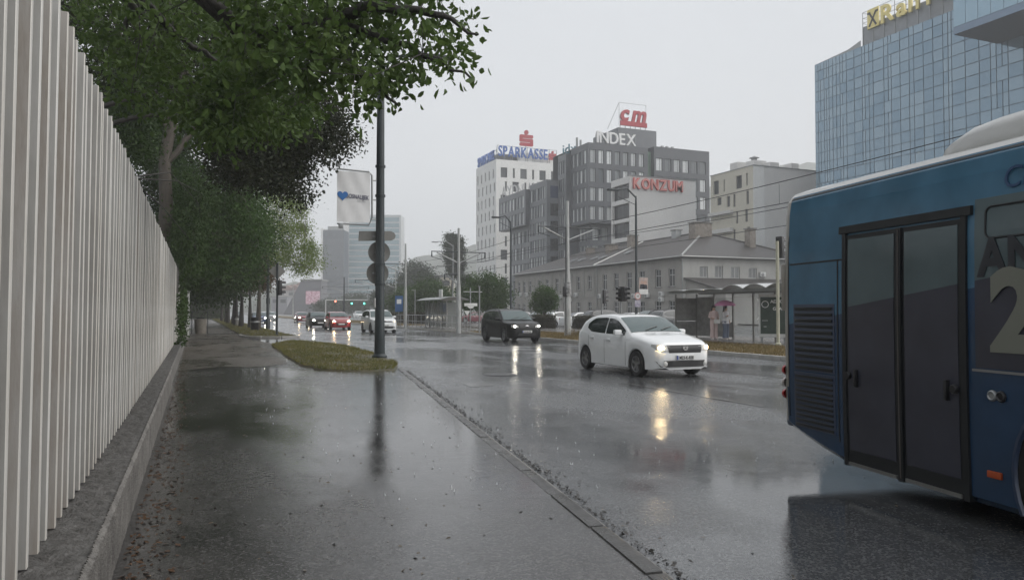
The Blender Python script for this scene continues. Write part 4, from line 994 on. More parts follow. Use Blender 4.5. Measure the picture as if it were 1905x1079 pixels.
# near tree whose boughs reach over the pavement
A1 = [(450,0),(560,-20),(893,-20),(880,40),(893,60),(918,58),(915,85),(898,100),(908,150),(890,172),(868,160),(855,125),(828,140),(820,180),(790,190),(757,185),(758,228),(735,232),(705,212),(680,235),(652,226),(620,195),(590,180),(450,200)]
A2 = [(470,-40),(700,-40),(690,60),(650,150),(600,180),(470,200)]
B1 = [(118,-30),(470,-30),(480,180),(440,255),(405,285),(385,250),(345,235),(310,235),(285,215),(245,190),(200,140),(160,60)]
B2 = [(395,130),(470,120),(440,240),(415,285),(390,240)]
t0 = (-3.1, 8.6)
def dpv(u, v, d): return DP(u, v, d)
limbs0 = [[(-3.1,8.6,4.2), (-1.4,8.9,6.0), dpv(470,60,9.5), dpv(600,40,9.2), dpv(720,70,9.), dpv(810,110,8.9), dpv(880,150,8.8)],
          [(-1.4,8.9,6.0), dpv(500,100,9.8), dpv(620,95,9.4), dpv(690,150,9.2), dpv(740,195,9.1)],
          [dpv(600,40,9.2), dpv(700,10,8.8), dpv(800,20,8.6), dpv(890,65,8.6)],
          [(-3.1,8.6,4.2), (-2.0,9.8,6.2), dpv(330,60,11.), dpv(400,120,11.5), dpv(420,220,12.)],
          [(-2.0,9.8,6.2), dpv(250,20,11.), dpv(220,100,12.5)],
          [(-3.1,8.6,4.2), (-3.0,8.2,8.0), (-2.0,8.,10.5)], [(-3.0,8.4,6.5), (-.5,9.5,9.0), (1.8,9.6,10)], [(-3.0,8.4,6), (-2.8,5,7.2), (-2.6,1.5,7.6)], [(-3,8.4,6.4), (-3.2,11,9.3)]]  # bough running back past the camera carries unseen crown added for shade
tree('walnut_tree', 'near broad leaved tree whose boughs hang over the pavement and hide the lamp post top', t0, [(-3.1,8.6,0),(-3.15,8.6,1.5),(-3.05,8.6,3.),(-3.1,8.6,4.6)], .24, limbs0,
     [([(u-14-(u>700)*30, v-24) for u, v in A1], 9.1, .6, 165), (A2, 9.6, .8, 75), (B1, 11.8, 1.1, 235), (B2, 11., .4, 60), ([(430,150),(560,160),(590,215),(520,250),(450,270)], 12.5, .7, 70)],
     [((-1.6,9.,9.0),(4.2,4.2,2.0),230), ((1.6,9.4,8.8),(2.6,2.6,1.2),60), ((-2.4,4.4,7.4),(3.0,2.4,1.7),130), ((-2.6,.8,7.6),(2.8,2.6,1.8),140), ((-3.0,13.0,7.0),(1.6,2.6,2.0),90)],  # lobes above and behind the view: unseen crown added to shade fence and pavement
     leaf=(.115,.062), per=17, sig=.16, mat=L_near, bark=m_barkdark, oval=True, droop=.8, twig=.009, zmin=3.0)
# copper plum behind
Pp = [(395,230),(480,170),(600,165),(645,225),(662,262),(630,270),(640,292),(612,300),(590,285),(570,300),(585,318),(566,335),(572,378),(548,380),(530,360),(495,345),(440,335),(395,290)]
tree('copper_plum_tree', 'dark copper leaved tree hanging over the fence and path', (-3.4,21.5), [(-3.4,21.5,0),(-3.3,21.5,3.2),(-3.0,21.5,6.6)], .17,
     [[(-3.1,21.5,6.0), dpv(420,190,22), dpv(520,240,22), dpv(610,240,21.5)], [dpv(420,190,22), dpv(470,270,22.5), dpv(520,320,22), dpv(560,350,22)], [(-3.0,21.5,6.5), dpv(480,120,22), dpv(560,130,22)]],
     [(Pp, 22., 1.3, 300), ([(395,230),(560,190),(560,300),(500,345),(400,330)], 23.5, 1.2, 260)], [((-.5,21.5,9.0),(4.5,3.4,2.2),260)], leaf=(.11,.065), per=62, sig=.27, mat=L_plum, bark=m_barkdark, droop=.5, zmin=3.4)
# tall green tree behind the fence whose trunk shows
T3 = [(200,120),(330,90),(450,150),(490,340),(505,430),(470,470),(400,480),(345,470),(320,440),(300,330),(255,240)]
tree('sycamore_tree', 'tall tree behind the fence with a pale forked trunk showing', (-1.55,36.), [(-1.55,36,0),(-1.5,36,3.0),(-1.25,36,6.0),(-1.35,36,8.2),(-.8,36.,11.5),(-.3,36,14)], .36,
     [[(-1.3,36,8), (.8,36,11), (2.2,35,12)], [(-1.2,36,9.5), (-3,35,13), (-4,34,15)], [(-.6,36,12), (1.4,37,15)]],
     [([(250,-20),(450,-20),(480,160),(470,330),(420,330),(350,150),(250,130)], 37, 1.8, 330), ([(330,300),(470,330),(500,430),(470,490),(400,500),(350,480),(320,430)], 39, 1.8, 330)], [((-5,39.5,12.5),(3.2,2.5,4),170)],
     leaf=(.16,.10), per=60, sig=.5, mat=L_mid, droop=.5, twig=.016, zmin=3.6)
tree('hedge_tree', 'dense dark evergreen mass behind the fence under the sycamore', (-4.0,30.), [(-4,30,0),(-4,30,3),(-3.8,30,6)], .2, [[(-3.8,30,5),(-2.4,31,6.5)]],
     [([(345,330),(375,330),(380,420),(360,520),(335,500),(330,420)], 33, 1.0, 170), ([(205,120),(270,150),(268,300),(250,290),(225,220)], 27, .8, 170)], [((-5,29,6),(2.5,5,3.5),220)], leaf=(.12,.07), per=60, sig=.36, mat=L_dark, bark=m_barkdark, zmin=3.0)
tree('woodland_tree', 'broad dark tree filling the gap behind the forked trunk', (-7.,46.), [(-7,46,0),(-7,46,4),(-6.5,46,8)], .3, [[(-6.8,46,6),(-4.5,46,9)],[(-6.5,46,8),(-5,46,12)]],
     [([(225,150),(345,150),(360,250),(350,420),(300,420),(270,300),(235,220)], 46, 1.5, 330)], [((-7,47,9),(4.5,3,5.5),160)], leaf=(.2,.12), per=60, sig=.5, mat=L_dark, bark=m_barkdark, zmin=3.2)
tree('hanging_tree', 'drooping dark green tree arching over the far path', (-2.2,52.), [(-2.2,52,0),(-2.1,52,3),(-1.6,52,6.5)], .24, [[(-1.6,52,6),(.5,52,8),(1.8,51,8)]],
     [([(335,400),(440,360),(500,420),(480,520),(440,530),(400,545),(345,540)], 52, 2.5, 420), ([(310,470),(350,460),(350,540),(330,530)], 50, 1, 60)], [((-4,54,7),(3.5,5,4),160)], leaf=(.2,.12), per=60, sig=.55, mat=L_dark, bark=m_barkdark, zmin=2.7)
tree('arching_tree', 'very dark tree closing the far end of the path', (-2.6,76.), [(-2.6,76,0),(-2.5,76,4),(-2,76,7)], .26, [[(-2,76,6),(1,77,8)]],
     [([(340,480),(460,470),(455,545),(420,560),(390,562),(350,560)], 76, 3, 300)], [((-3.5,84,6),(3,10,4.5),200)], leaf=(.28,.16), per=55, sig=.75, mat=L_dark, bark=m_barkdark, zmin=2.6)
# row on the verge
T4 = [(498,350),(530,350),(556,368),(570,400),(578,440),(597,466),(602,490),(585,508),(560,514),(530,498),(505,490),(498,430)]
tree('lime_tree', 'bright lime green tree leaning over the road at the end of the verge', (4.55,63.), [(4.55,63,0),(4.6,63,2.5),(4.7,63,5),(5.0,63,8)], .17,
     [[(4.6,63,4.2), dpv(530,495,62), dpv(585,490,61)], [(4.8,63,6), dpv(540,440,62), dpv(575,440,62)], [(5,63,8), dpv(525,380,62)], [(4.8,63,5.5),(3.6,63,8.5)]],
     [(T4, 62, 1.5, 330)], [((4.2,64,9),(2.2,2.4,3),90)], leaf=(.16,.09), per=36, sig=.38, mat=L_bright, droop=.5)
tree('rusty_tree', 'small rust leaved tree on the verge beside the path', (4.3,69.), [(4.3,69,0),(4.3,69,2.4),(4.2,69,5)], .15, [[(4.25,69,3.5),(3.6,69,5.2)]],
     [([(455,465),(508,455),(510,535),(488,545),(458,540)], 69, 1.2, 170)], [], leaf=(.16,.1), per=50, sig=.4, mat=L_rust, bark=m_barkdark, droop=.6)
row = [(3.9,75.),(3.7,81.),(3.8,88.),(3.5,96.),(3.6,105.),(3.4,116.)]
for i, (x, y) in enumerate(row):
    tree('verge_tree', ['first', 'second', 'third', 'fourth', 'fifth', 'sixth'][i] + ' dark trunked tree of the row beyond the rusty tree on the verge', (x, y), [(x,y,0),(x+.05,y,2.5),(x-.1,y,6)], .19, [[(x,y,4),(x-1.5,y,7)],[(x,y,4.6),(x+1.2,y,7)]], [], [((x-.6,y,7.2),(3.2,3.2,3.4),150)], leaf=(.3,.18), per=40, sig=.6, mat=L_dark if i % 2 else L_mid, bark=m_barkdark, zmin=3.6, group='tree row on the verge')
# trees by the tram stop and behind
def ball(name, label, u, v0, v1, hw, d, mat, per=45, ncl=160, leaf=.22, trunkfrac=.25, col=None):
    c = DP(u, (v0+v1)/2, d); top = DP(u, v0, d)[2]; bot = max(.6, DP(u, v1, d)[2]); r = hw/F*d
    x, y = c[0], c[1]
    tree(name, label, (x, y), [(x,y,0),(x,y,bot+.3),(x+.1,y,(top+bot)/2)], .12+.01*top, [[(x,y,bot+.2),(x-r*.5,y,(top+bot)/2)],[(x,y,bot+.3),(x+r*.5,y+.5,(top+bot)/2)]], [],
         [((x,y,(top+bot)/2),(r*.8,r*.8,(top-bot)/2*.86),int(ncl*.6)), ((x-r*.45,y,bot+(top-bot)*.38),(r*.55,r*.6,(top-bot)*.3),int(ncl*.25)), ((x+r*.4,y,bot+(top-bot)*.42),(r*.58,r*.6,(top-bot)*.32),int(ncl*.25))], leaf=(leaf, leaf*.6), per=per, sig=r*.16, mat=mat)
ball('roadside_tree', 'bushy green tree behind the black car left of the grey building', 905, 503, 585, 48, 78, L_mid, 60, 200)
ball('young_tree', 'small round green tree in front of the old grey building', 1013, 527, 588, 27, 66, L_mid, 50, 130, .16)
ball('broad_tree', 'broad green tree behind the glass tram shelter', 800, 512, 588, 42, 100, L_mid, 55, 190, .28)
ball('low_tree', 'low green tree left of the glass tram shelter', 755, 528, 590, 34, 110, L_mid, 50, 150, .3)
ball('background_tree', 'hazy tall tree clump behind the tram stop trees', 775, 480, 570, 42, 170, L_far, 55, 190, .45)
ball('background_tree', 'hazy dark tree right of the far glass tower base', 720, 520, 580, 30, 190, L_far, 45, 130, .45)
ball('background_tree', 'hazy low tree in front of the far glass tower', 660, 545, 582, 36, 240, L_far, 45, 130, .5)
ball('background_tree', 'hazy low tree under the far dark tower', 612, 552, 584, 30, 240, L_far, 45, 120, .5)
ball('dark_side_tree', 'dark green tree between the poplar and the roadside tree', 866, 505, 580, 20, 105, L_far, 50, 120, .25)
c = DP(845, 470, 150)
def pop(u, v0, v1, hw, ncl):
    r = []
    for k in range(5):
        v = v0 + (v1-v0)*(k+.5)/5; q = DP(u + random.uniform(-2,2), v, 150); rr = hw/F*150*(.75 if k in (0,4) else 1)
        r.append((q, (rr, rr, (v1-v0)/F*150/7), ncl//5))
    return r
x, y = c[0], c[1]
tree('poplar_tree', 'tall dark poplar rising behind the tram shelter', (x, y), [(x-.4,y,0),(x-.4,y,6),(x,y,11),(x,y,15)], .35, [[(x,y,9),(x-.6,y,13)],[(x,y,9),(x+1.0,y,12)]], [], pop(841,437,512,12,170) + pop(853,448,512,9,120), leaf=(.34,.2), per=60, sig=.5, mat=L_far, droop=-.6)
# hedges and planters on the median
def hedge(label, x, y, lx, ly, h, mat=L_dark):
    t = thing('hedge', label, 'hedge', (x, y, .1), 0, None)
    MB().cbox((0,0,h*.45), (lx*.86, ly*.92, h*.88), bev=.1).build('stems', m_barkdark, t)
    n = int(min(4200*lx*ly*.5, 26000)); P = np.random.uniform(-.5, .5, (n, 3)) * np.array([lx, ly, h]) + np.array([0,0,h/2+.02])
    f = np.random.randint(0, 5, n)
    P[f==0,0] = -lx/2; P[f==1,0] = lx/2; P[f==2,1] = -ly/2; P[f==3,1] = ly/2; P[f==4,2] = h
    P += np.random.normal(0, .03, P.shape); V, Fc = leaf_geo(P, .09 if lx*ly < 6 else .3, .055 if lx*ly < 6 else .18, False, 0.)
    link('foliage', npmesh('foliage', V, Fc, mat), t)
L_hedge = leafmat('brown_hedge_leaf', (.03,.03,.016), (.055,.05,.025), 2, .2)
hx, hy = G(1003, 612, .1); hedge('clipped dark hedge block right of the black car', hx+.4, hy, 1.2, 2.2, 1.1, L_hedge)
hx, hy = G(1078, 612, .1); hedge('clipped brown hedge block right of the thick tram pole', hx+.4, hy, 1.1, 2.0, 1.0, L_hedge)
hx, hy = G(1072, 611, .1); hedge('small clipped bush just behind the thick tram pole', hx-1.2, hy+4.5, .8, 1.0, 1.0, L_hedge)
hx, hy = G(700, 602, .1); hedge('long dark hedge behind the white car on the median', hx+4.3, hy+6, 1.2, 22, 1.0, L_hedge)
hedge('tall dark hedge closing the far end of the path', .4, 152, 9, 2.5, 4.2, L_dark)
hedge('long dark shrubbery left of the path beyond the gate pillar', -3.6, 75, 2.6, 46, 3.2, L_dark)
hedge('far dark shrubbery left of the path before the end hedge', -3.4, 125, 2.6, 46, 3.6, L_dark)
# climbing plant on the fence end
def vine():
    t = thing('climbing_vine', 'leafy vine climbing over the far end of the metal fence', 'vine', (FX, 34, PZ)); mb = MB(); P = []
    for k in range(16):
        y0 = random.uniform(-6, 9); z0 = random.uniform(1.2, 2.8); pts = [(.03, y0, z0)]
        for j in range(6): pts.append((.03+random.uniform(0,.2), pts[-1][1]+random.gauss(0,.2), pts[-1][2]-random.uniform(.05,.4)))
        mb.tube(pts, .008, 4, caps=False)
        for p in pts:
            for _ in range(16): P.append((p[0]+abs(random.gauss(0,.08)), p[1]+random.gauss(0,.25), p[2]+random.gauss(0,.16)))
        pts2 = [(-.1, y0, 2.5), (-.05, y0, 2.95), (.05, y0+.05, 2.85), (.05, y0, z0)]; mb.tube(pts2, .01, 4, caps=False)
    tag(mb.build('stems', m_barkdark, t, sharp=0), kind='stuff'); V, Fc = leaf_geo(np.array(P), .12, .09, False, .4); link('foliage', npmesh('foliage', V, Fc, L_dark), t)
vine()
# ------------------------------------------------------------------ cars
m_chrome = M('chrome', (.6,.6,.6), rough=.15, metal=1.)
m_carglass = M('car_glass', (.025,.032,.034), rough=.03, spec=.9)
m_screen = M('windscreen_glass', (.07,.10,.10), rough=.03, spec=1.)
m_lens = M('headlight_lens', (.55,.55,.53), rough=.08, spec=.8)
m_lampw = M('lit_headlight', (1,.95,.85), emit=(1,.93,.78), es=60.)
m_lampy = M('lit_warm_headlight', (1,.9,.7), emit=(1,.76,.42), es=60.)
m_lampdim = M('dim_headlight', (.8,.75,.6), emit=(1,.85,.62), es=2.)
m_tail = M('tail_light', (.35,.01,.01), rough=.2)
m_plate = M('licence_plate', (.72,.72,.70), rough=.4); m_plateblue = M('plate_blue', (.03,.07,.3), rough=.4)
m_rim = M('alloy_rim', (.34,.34,.35), rough=.3, metal=.8); m_rimdark = M('dark_rim', (.06,.06,.065), rough=.3, metal=.6)
m_plast = M('dark_trim', (.02,.02,.021), rough=.5)
m_under = M('underbody', (.008,.008,.008), rough=.8)
_wheel = {}
def wheel_meshes(R, W, rim):
    k = (R, W, rim.name)
    if k in _wheel: return _wheel[k]
    ty = MB().lathe([(R*.66,-W*.42),(R*.80,-W*.5),(R*.95,-W*.46),(R,-W*.32),(R,W*.32),(R*.95,W*.46),(R*.80,W*.5),(R*.66,W*.42),(R*.62,W*.2),(R*.62,-W*.2),(R*.66,-W*.42)], 28, axis='y')
    rm = MB().lathe([(R*.66,-W*.40),(R*.60,-W*.36),(R*.58,-W*.05),(.0,-W*.02)], 24, axis='y'); 
    rm.lathe([(0,-W*.36),(R*.14,-W*.36),(R*.16,-W*.3),(R*.16,0)], 12, axis='y')
    for i in range(5):
        a = 2*math.pi*i/5; c, s_ = math.cos(a), math.sin(a); hw = R*.085
        pts = []
        for r_, y_, h_ in ((R*.1,-W*.36,hw*1.2),(R*.64,-W*.38,hw)):
            for sg in (-1, 1): pts.append((c*r_-s_*h_*sg, y_, s_*r_+c*h_*sg))
        q = [(p[0], p[1]+W*.12, p[2]) for p in pts]
        rm.add(pts+q, [(0,2,3,1),(0,4,6,2),(1,3,7,5),(4,5,7,6)])
    _wheel[k] = (ty.mesh('tyre', m_rubber), rm.mesh('rim', rim, recalc=False)); return _wheel[k]
def patch(corners, fx, n=8, m=5):
    """rows of points over a quad given in (y,z); fx(y,z)->x"""
    (y0,z0),(y1,z1),(y2,z2),(y3,z3) = corners; rows = []
    for j in range(m):
        b = j/(m-1); r = []
        for i in range(n):
            a = i/(n-1); ya = (y0*(1-a)+y1*a)*(1-b)+(y3*(1-a)+y2*a)*b; za = (z0*(1-a)+z1*a)*(1-b)+(z3*(1-a)+z2*a)*b
            r.append((fx(ya, za), ya, za))
        rows.append(r)
    return rows
_carcache = {}
def car(name, label, S, loc, heading, paint, group=None, lamp='w', detail=2, plate=None, rim=None, rear_lights=False):
    """local frame: x forward (nose at +L/2), y left, z up"""
    L_, W, H_ = S['L'], S['W'], S['H']; hw = W/2
    t = thing(name, label, 'car', loc, heading, group)
    top = smoothpts(S['top'], 60, S.get('sm', 3)); belt = smoothpts(S['belt'], 40, 3)
    plan = smoothpts([(0,.66),(.03,.74),(.10,.84),(.24,.92),(.5,.97),(.9,1),(L_-.9,1),(L_-.4,.975),(L_-.12,.90),(L_-.03,.83),(L_,.74)], 60, 2)
    zb = S.get('zb', .2); R = S['R']; aR = R + .055; wx = (S['fo'], S['fo']+S['wb'])
    def zbot(x):
        z = interp([(0,zb+.06),(.25,zb),(L_-.3,zb),(L_,zb+.14)], x)
        for c in wx:
            d = abs(x-c)
            if d < aR: z = max(z, R + math.sqrt(aR*aR-d*d))
        return z
    def sect(x):
        zt = interp(top, x); wd = hw*interp(plan, x); zk = min(interp(belt, x), zt-.045); za = min(zbot(x), zk-.12)
        tum = S.get('tum', .30); wr = max(wd*.3, wd*.955 - tum*max(0, zt-zk-.06) - .02); zr = max(zk+.02, zt-.055)
        zm = max(za+.05, .52*zk+.1)
        return [(0,zb+.02),(wd*.78,zb+.02),(wd*.955,za),(wd*.985,za+.015),(wd,min(zm,zk-.06)),(wd*.992,zk-.05),(wd*.965,zk),(wd*.95*.6+wr*.4+.012,zk*.6+zr*.4),(wd*.95*.25+wr*.75+.008,zk*.25+zr*.75),(wr,zr),(wr*.93,zt-.022),(wr*.7,zt-.008),(wr*.35,zt-.002),(0,zt)], (zt,wd,zk,wr,zr)
    xs = [0,.015,.04,.08,.14] + list(np.linspace(.2, L_-.16, 64)) + [L_-.10,L_-.05,L_-.02,L_]
    for c in wx: xs += [c-aR+.004, c-aR-.004, c+aR-.004, c+aR+.004, c-aR*.9, c+aR*.9]
    xs = sorted(xs); rows = []; X = lambda x: L_/2 - x
    for x in xs:
        s_, _ = sect(x); rows.append([(X(x), -p[0], p[1]) for p in s_[::-1]][:-1] + [(X(x), p[0], p[1]) for p in s_])
    # mirror ring: runs roof centre -> right side -> underside -> left side -> roof centre
    body = MB(); n = len(rows[0]); nh = len(sect(1.)[0])
    for i in range(len(rows)-1):
        for k in range(n-1):
            q = [rows[i][k], rows[i][k+1], rows[i+1][k+1], rows[i+1][k]]
            kk = min(k, n-2-k); under = kk >= nh-3      # the faces under the sill
            trim = S.get('clad') and kk == nh-4
            body.add(q, [(0,1,2,3)], 1 if under else (2 if trim else 0), not under)
    for r in (rows[0], rows[-1]): body.add(r, [tuple(range(len(r)))], 0, False)
    me = body.mesh('body', [paint, m_under, m_plast], recalc=False)
    bm = bmesh.new(); bm.from_mesh(me); bmesh.ops.remove_doubles(bm, verts=bm.verts, dist=.0005); bmesh.ops.recalc_face_normals(bm, faces=bm.faces); bm.to_mesh(me); bm.free()
    me.set_sharp_from_angle(angle=rad(38)); link('body', me, t)
    # analytic front and rear surfaces
    def xf(y, z):
        a = next((x for x, p in plan if p*hw*.985 >= abs(y)), .4); b = next((x for x, p in top if p-.004 >= z), .4); return X(max(a, b))
    def xr(y, z):
        a = next((L_-x for x, p in plan[::-1] if p*hw*.985 >= abs(y)), .4); b = next((L_-x for x, p in top[::-1] if p-.03 >= z), .4); return X(L_-max(a, b))
    def front(name, c, mat, off=.012, parent=t, n=8, m=5):
        r = patch(c, lambda y, z: xf(y, z)+off, n, m); mb = MB().grid(r); mb.grid([[(p[0]-.04,p[1],p[2]) for p in q] for q in (r[0], )] + [r[0]]); mb.grid([r[-1], [(p[0]-.04,p[1],p[2]) for p in r[-1]]])
        return mb.build(name, mat, parent, recalc=False, sharp=60)
    def sidept(x, z, sg, off):
        _, (zt,wd,zk,wr,zr) = sect(x)
        f = (z-zk)/max(.01, zr-zk); y = wd*.955*(1-f)+wr*f + .016*4*f*(1-f) if z > zk else wd
        return (X(x), sg*(y+off), z)
    # side glass
    ga, gb, gc, gd = S['glass']        # front corner, B pillar front / back, rear end (from nose)
    for sg in (1, -1):
        for a, b in ((ga, gb-.03), (gb+.03, gd)):
            g = []
            for x in np.linspace(a, b, 14):
                _, (zt,wd,zk,wr,zr) = sect(x); zl, zh = zk+.03, zr-.045
                if x > gd-.35: zh -= (x-(gd-.35))**2*.9; zl += max(0, x-(gd-.25))*.35
                if zh < zl+.01: zh = zl+.01
                g.append([sidept(x, zl+(zh-zl)*k/4, sg, .007) for k in range(5)])
            MB().grid(g).build('side_window', m_carglass, t, recalc=False)
    # windscreen / rear window
    def topgrid(x0, x1, frac, off, ins):
        g = []
        for j, x in enumerate(np.linspace(x0, x1, 9)):
            s_, (zt,wd,zk,wr,zr) = sect(x); ww = (wr*frac - ins*(1 if True else 0)); r = []
            for k in range(13):
                yy = (k/12*2-1)*ww; a = abs(yy)/wr
                z = zt - interp([(0,0),(.35,.002),(.7,.008),(.93,.022),(1.0,.055)], a)
                r.append((X(x)+(off*.7 if x < L_/2 else -off*.7), yy, z+off))
            g.append(r)
        return MB().grid(g)
    ws = topgrid(S['ws'][0], S['ws'][1], .95, .012, 0.).build('windscreen', m_screen, t, recalc=False)
    topgrid(S['rw'][0], S['rw'][1], .88, .012, 0.).build('rear_window', m_carglass, t, recalc=False)
    # wheels
    ty, rm = wheel_meshes(R, S.get('tw', .205), rim or m_rim)
    for c in wx:
        for sg in (-1, 1):
            w_ = thing('wheel', None, None, (0,0,0)); w_.parent = t; w_.location = (X(c), sg*(hw-.105), R); w_.rotation_euler = (0, random.uniform(0, 1), 0 if sg < 0 else math.pi)
            link('tyre', ty, w_); link('rim', rm, w_)
    # lamps
    lm = {'w': m_lampw, 'y': m_lampy, 'd': m_lampdim, None: m_lens}[lamp]
    hy0, hy1, hz0, hz1, hsl = S['head']
    for sg in (-1, 1):
        h = front('headlight', [(sg*hy0,hz0),(sg*hy1,hz0+hsl),(sg*hy1*.99,hz1+hsl),(sg*hy0,hz1-.02)], m_lens, .022)
        yc = sg*(hy0*.45+hy1*.55); zc = (hz0+hz1)/2+hsl*.5; rr = (hz1-hz0)*.36*S.get('bulb', 1)
        r = [[(xf(yc+rr*q_*math.cos(a_), zc+rr*q_*math.sin(a_))+.034, yc+rr*q_*math.cos(a_), zc+rr*q_*math.sin(a_)) for a_ in np.linspace(0, 2*math.pi, 15)] for q_ in (.01, .55, 1.)]
        MB().grid(r).build('bulb', lm, h, recalc=False)
    for f in S.get('fronts', ()):
        nm, c, m_, off = f; front(nm, c, m_, off+.012)
    if plate is not None:
        pz = S['plate']; po = front('licence_plate', [(-.26,pz-.055),(.26,pz-.055),(.26,pz+.055),(-.26,pz+.055)], m_plate, .036, n=3, m=2)
        if plate:
            tm, w_ = text_mesh(plate, .105, .004, m_black, .002)
            k = .40/max(.01, w_[1]-w_[0]); o = link('plate_text', tm, po, (xf(.2,pz)+.041, -.20+(-w_[0]*k) if False else -.19, pz-.037)); o.rotation_euler = (0,0,math.pi/2); o.scale = (k,1,1)
            MB().box(0,-.255,pz-.05,.003,-.215,pz+.05).build('plate_band', m_plateblue, po, (xf(.23,pz)+.0375,0,0))
    if detail >= 2:
        mx_ = ga+.12
        for sg in (-1, 1):
            p = sidept(mx_, sect(mx_)[1][2]+.04, sg, 0)
            mb = MB().cbox((p[0]-.02, p[1]+sg*.13, p[2]+.055), (.12,.21,.145), bev=.045); mb.tube([(p[0],p[1]-sg*.03,p[2]),(p[0],p[1]+sg*.07,p[2]+.02)], .025, 6)
            MB().add(mb.v, mb.f, 0, True).build('mirror', S.get('mirror', paint), t)
            for hx_ in S['handles']:
                q = sidept(hx_, sect(hx_)[1][2]-.12, sg, 0); MB().cbox((q[0], q[1]+sg*.012, q[2]), (.2,.035,.045), bev=.012).build('door_handle', S.get('handle', paint), t)
            for sx_ in S['seams']:
                g = []
                for z in np.linspace(zbot(sx_)+.05, sect(sx_)[1][2]-.01, 7):
                    s_, (zt,wd,zk,wr,zr) = sect(sx_); y = interp([(zbot(sx_),wd*.985),(.52*zk+.1,wd),(zk-.05,wd*.992),(zk,wd*.965)], z)+.002
                    g.append([(X(sx_)-.006, sg*y, z), (X(sx_)+.006, sg*y, z)])
                MB().grid(g).build('door_seam', m_under, t, recalc=False)
            r = patch([(sg*(hw*.62),S['belt'][-1][1]-.12),(sg*(hw*.80),S['belt'][-1][1]-.12),(sg*(hw*.80),S['belt'][-1][1]+.1),(sg*(hw*.62),S['belt'][-1][1]+.1)], lambda y, z: xr(y,z)-.012, 4, 4)
            MB().grid(r).build('tail_light', m_tail, t, recalc=False)
        for w0, w1 in ((.42,-.12),(-.16,-.66)):
            x0, x1 = S['ws'][0]+.03, S['ws'][0]+.17
            def wp(x, f):
                s_, (zt,wd,zk,wr,zr) = sect(x); return (X(x)+.02, f*wr, zt+.022-.03*f*f)
            MB().tube([wp(x0, -w0), wp((x0+x1)/2, -(w0+w1)/2), wp(x1, -w1)], .011, 5).build('wiper', m_black, t)
    if S.get('rails'):
        for sg in (-1, 1):
            pts = []
            for x in np.linspace(S['ws'][1]+.1, S['rw'][0]-.15, 9):
                s_, (zt,wd,zk,wr,zr) = sect(x); pts.append((X(x), sg*(wr*.94), zt+.025))
            pts[0] = (pts[0][0], pts[0][1], pts[0][2]-.04); pts[-1] = (pts[-1][0], pts[-1][1], pts[-1][2]-.04)
            MB().tube(pts, .018, 6).build('roof_rail', m_plast, t)
    if S.get('aerial'):
        s_, q = sect(S['aerial']); MB().tube([(X(S['aerial']),0,q[0]-.01),(X(S['aerial'])-.1,0,q[0]+.09)], [.014,.005], 6).build('aerial', m_black, t)
    return t, xf
hatch = dict(L=4.06, W=1.75, H=1.52, wb=2.59, fo=.82, R=.305, zb=.19, sm=2,
    top=[(0,.60),(.02,.74),(.06,.81),(.14,.86),(.30,.905),(.7,.985),(1.0,1.03),(1.14,1.06),(1.45,1.25),(1.82,1.43),(2.05,1.488),(2.5,1.52),(2.95,1.505),(3.35,1.45),(3.58,1.37),(3.76,1.21),(3.93,.98),(4.02,.82),(4.06,.55)],
    belt=[(0,.50),(.1,.74),(.4,.84),(1.0,.93),(1.4,.955),(2.6,.985),(3.3,1.02),(3.7,1.05),(4.06,1.0)],
    glass=(1.36,2.32,2.38,3.32), ws=(1.17,1.85), rw=(3.58,3.88), head=(.40,.80,.635,.775,.03), plate=.49, handles=(2.12,2.98), seams=(1.28,2.33,3.18), aerial=2.15, mirror=None)
hatch.pop('mirror')
suv = dict(L=4.52, W=1.84, H=1.70, wb=2.69, fo=.88, R=.355, zb=.22, tw=.225, sm=2, tum=.27,
    top=[(0,.62),(.02,.82),(.06,.92),(.16,.985),(.4,1.03),(.9,1.09),(1.10,1.12),(1.45,1.36),(1.78,1.57),(2.05,1.65),(2.6,1.69),(3.3,1.675),(3.85,1.61),(4.08,1.54),(4.25,1.3),(4.4,1.05),(4.48,.85),(4.52,.6)],
    belt=[(0,.55),(.1,.86),(.4,.95),(1.0,1.03),(1.4,1.06),(2.6,1.09),(3.4,1.13),(4.0,1.19),(4.52,1.1)],
    glass=(1.36,2.42,2.5,3.98), ws=(1.13,1.83), rw=(4.1,4.38), head=(.46,.80,.76,.875,.02), plate=.56, handles=(2.2,3.15), seams=(1.32,2.43,3.35), rails=True, clad=True)
sedan = dict(L=4.5, W=1.78, H=1.46, wb=2.66, fo=.86, R=.31, zb=.19, sm=2,
    top=[(0,.54),(.02,.68),(.08,.78),(.3,.86),(.8,.94),(1.15,.985),(1.5,1.18),(1.9,1.37),(2.2,1.43),(2.7,1.455),(3.2,1.40),(3.6,1.22),(3.9,1.06),(4.2,1.02),(4.4,.98),(4.47,.8),(4.5,.55)],
    belt=[(0,.48),(.1,.70),(.4,.79),(1.0,.88),(1.4,.91),(2.6,.94),(3.6,.97),(4.2,.96),(4.5,.9)],
    glass=(1.42,2.42,2.5,3.5), ws=(1.2,1.92), rw=(3.25,3.85), head=(.42,.74,.62,.73,.02), plate=.46, handles=(2.2,3.1), seams=(1.32,2.43,3.3))
def paint(n, c, coat=1.): return M(n, c, rough=.32, spec=.5, coat=coat)
p_white = paint('white_car_paint', (.76,.77,.77)); p_black = M('black_car_paint', (.006,.006,.0065), rough=.3, spec=.3, coat=.2); p_red = paint('red_car_paint', (.30,.012,.016)); p_silver = paint('silver_car_paint', (.35,.36,.37))
p_grey = paint('grey_car_paint', (.08,.085,.09)); p_blue = paint('blue_car_paint', (.03,.06,.14)); p_dk = paint('dark_car_paint', (.03,.028,.028)); p_maroon = paint('maroon_car_paint', (.16,.012,.025))
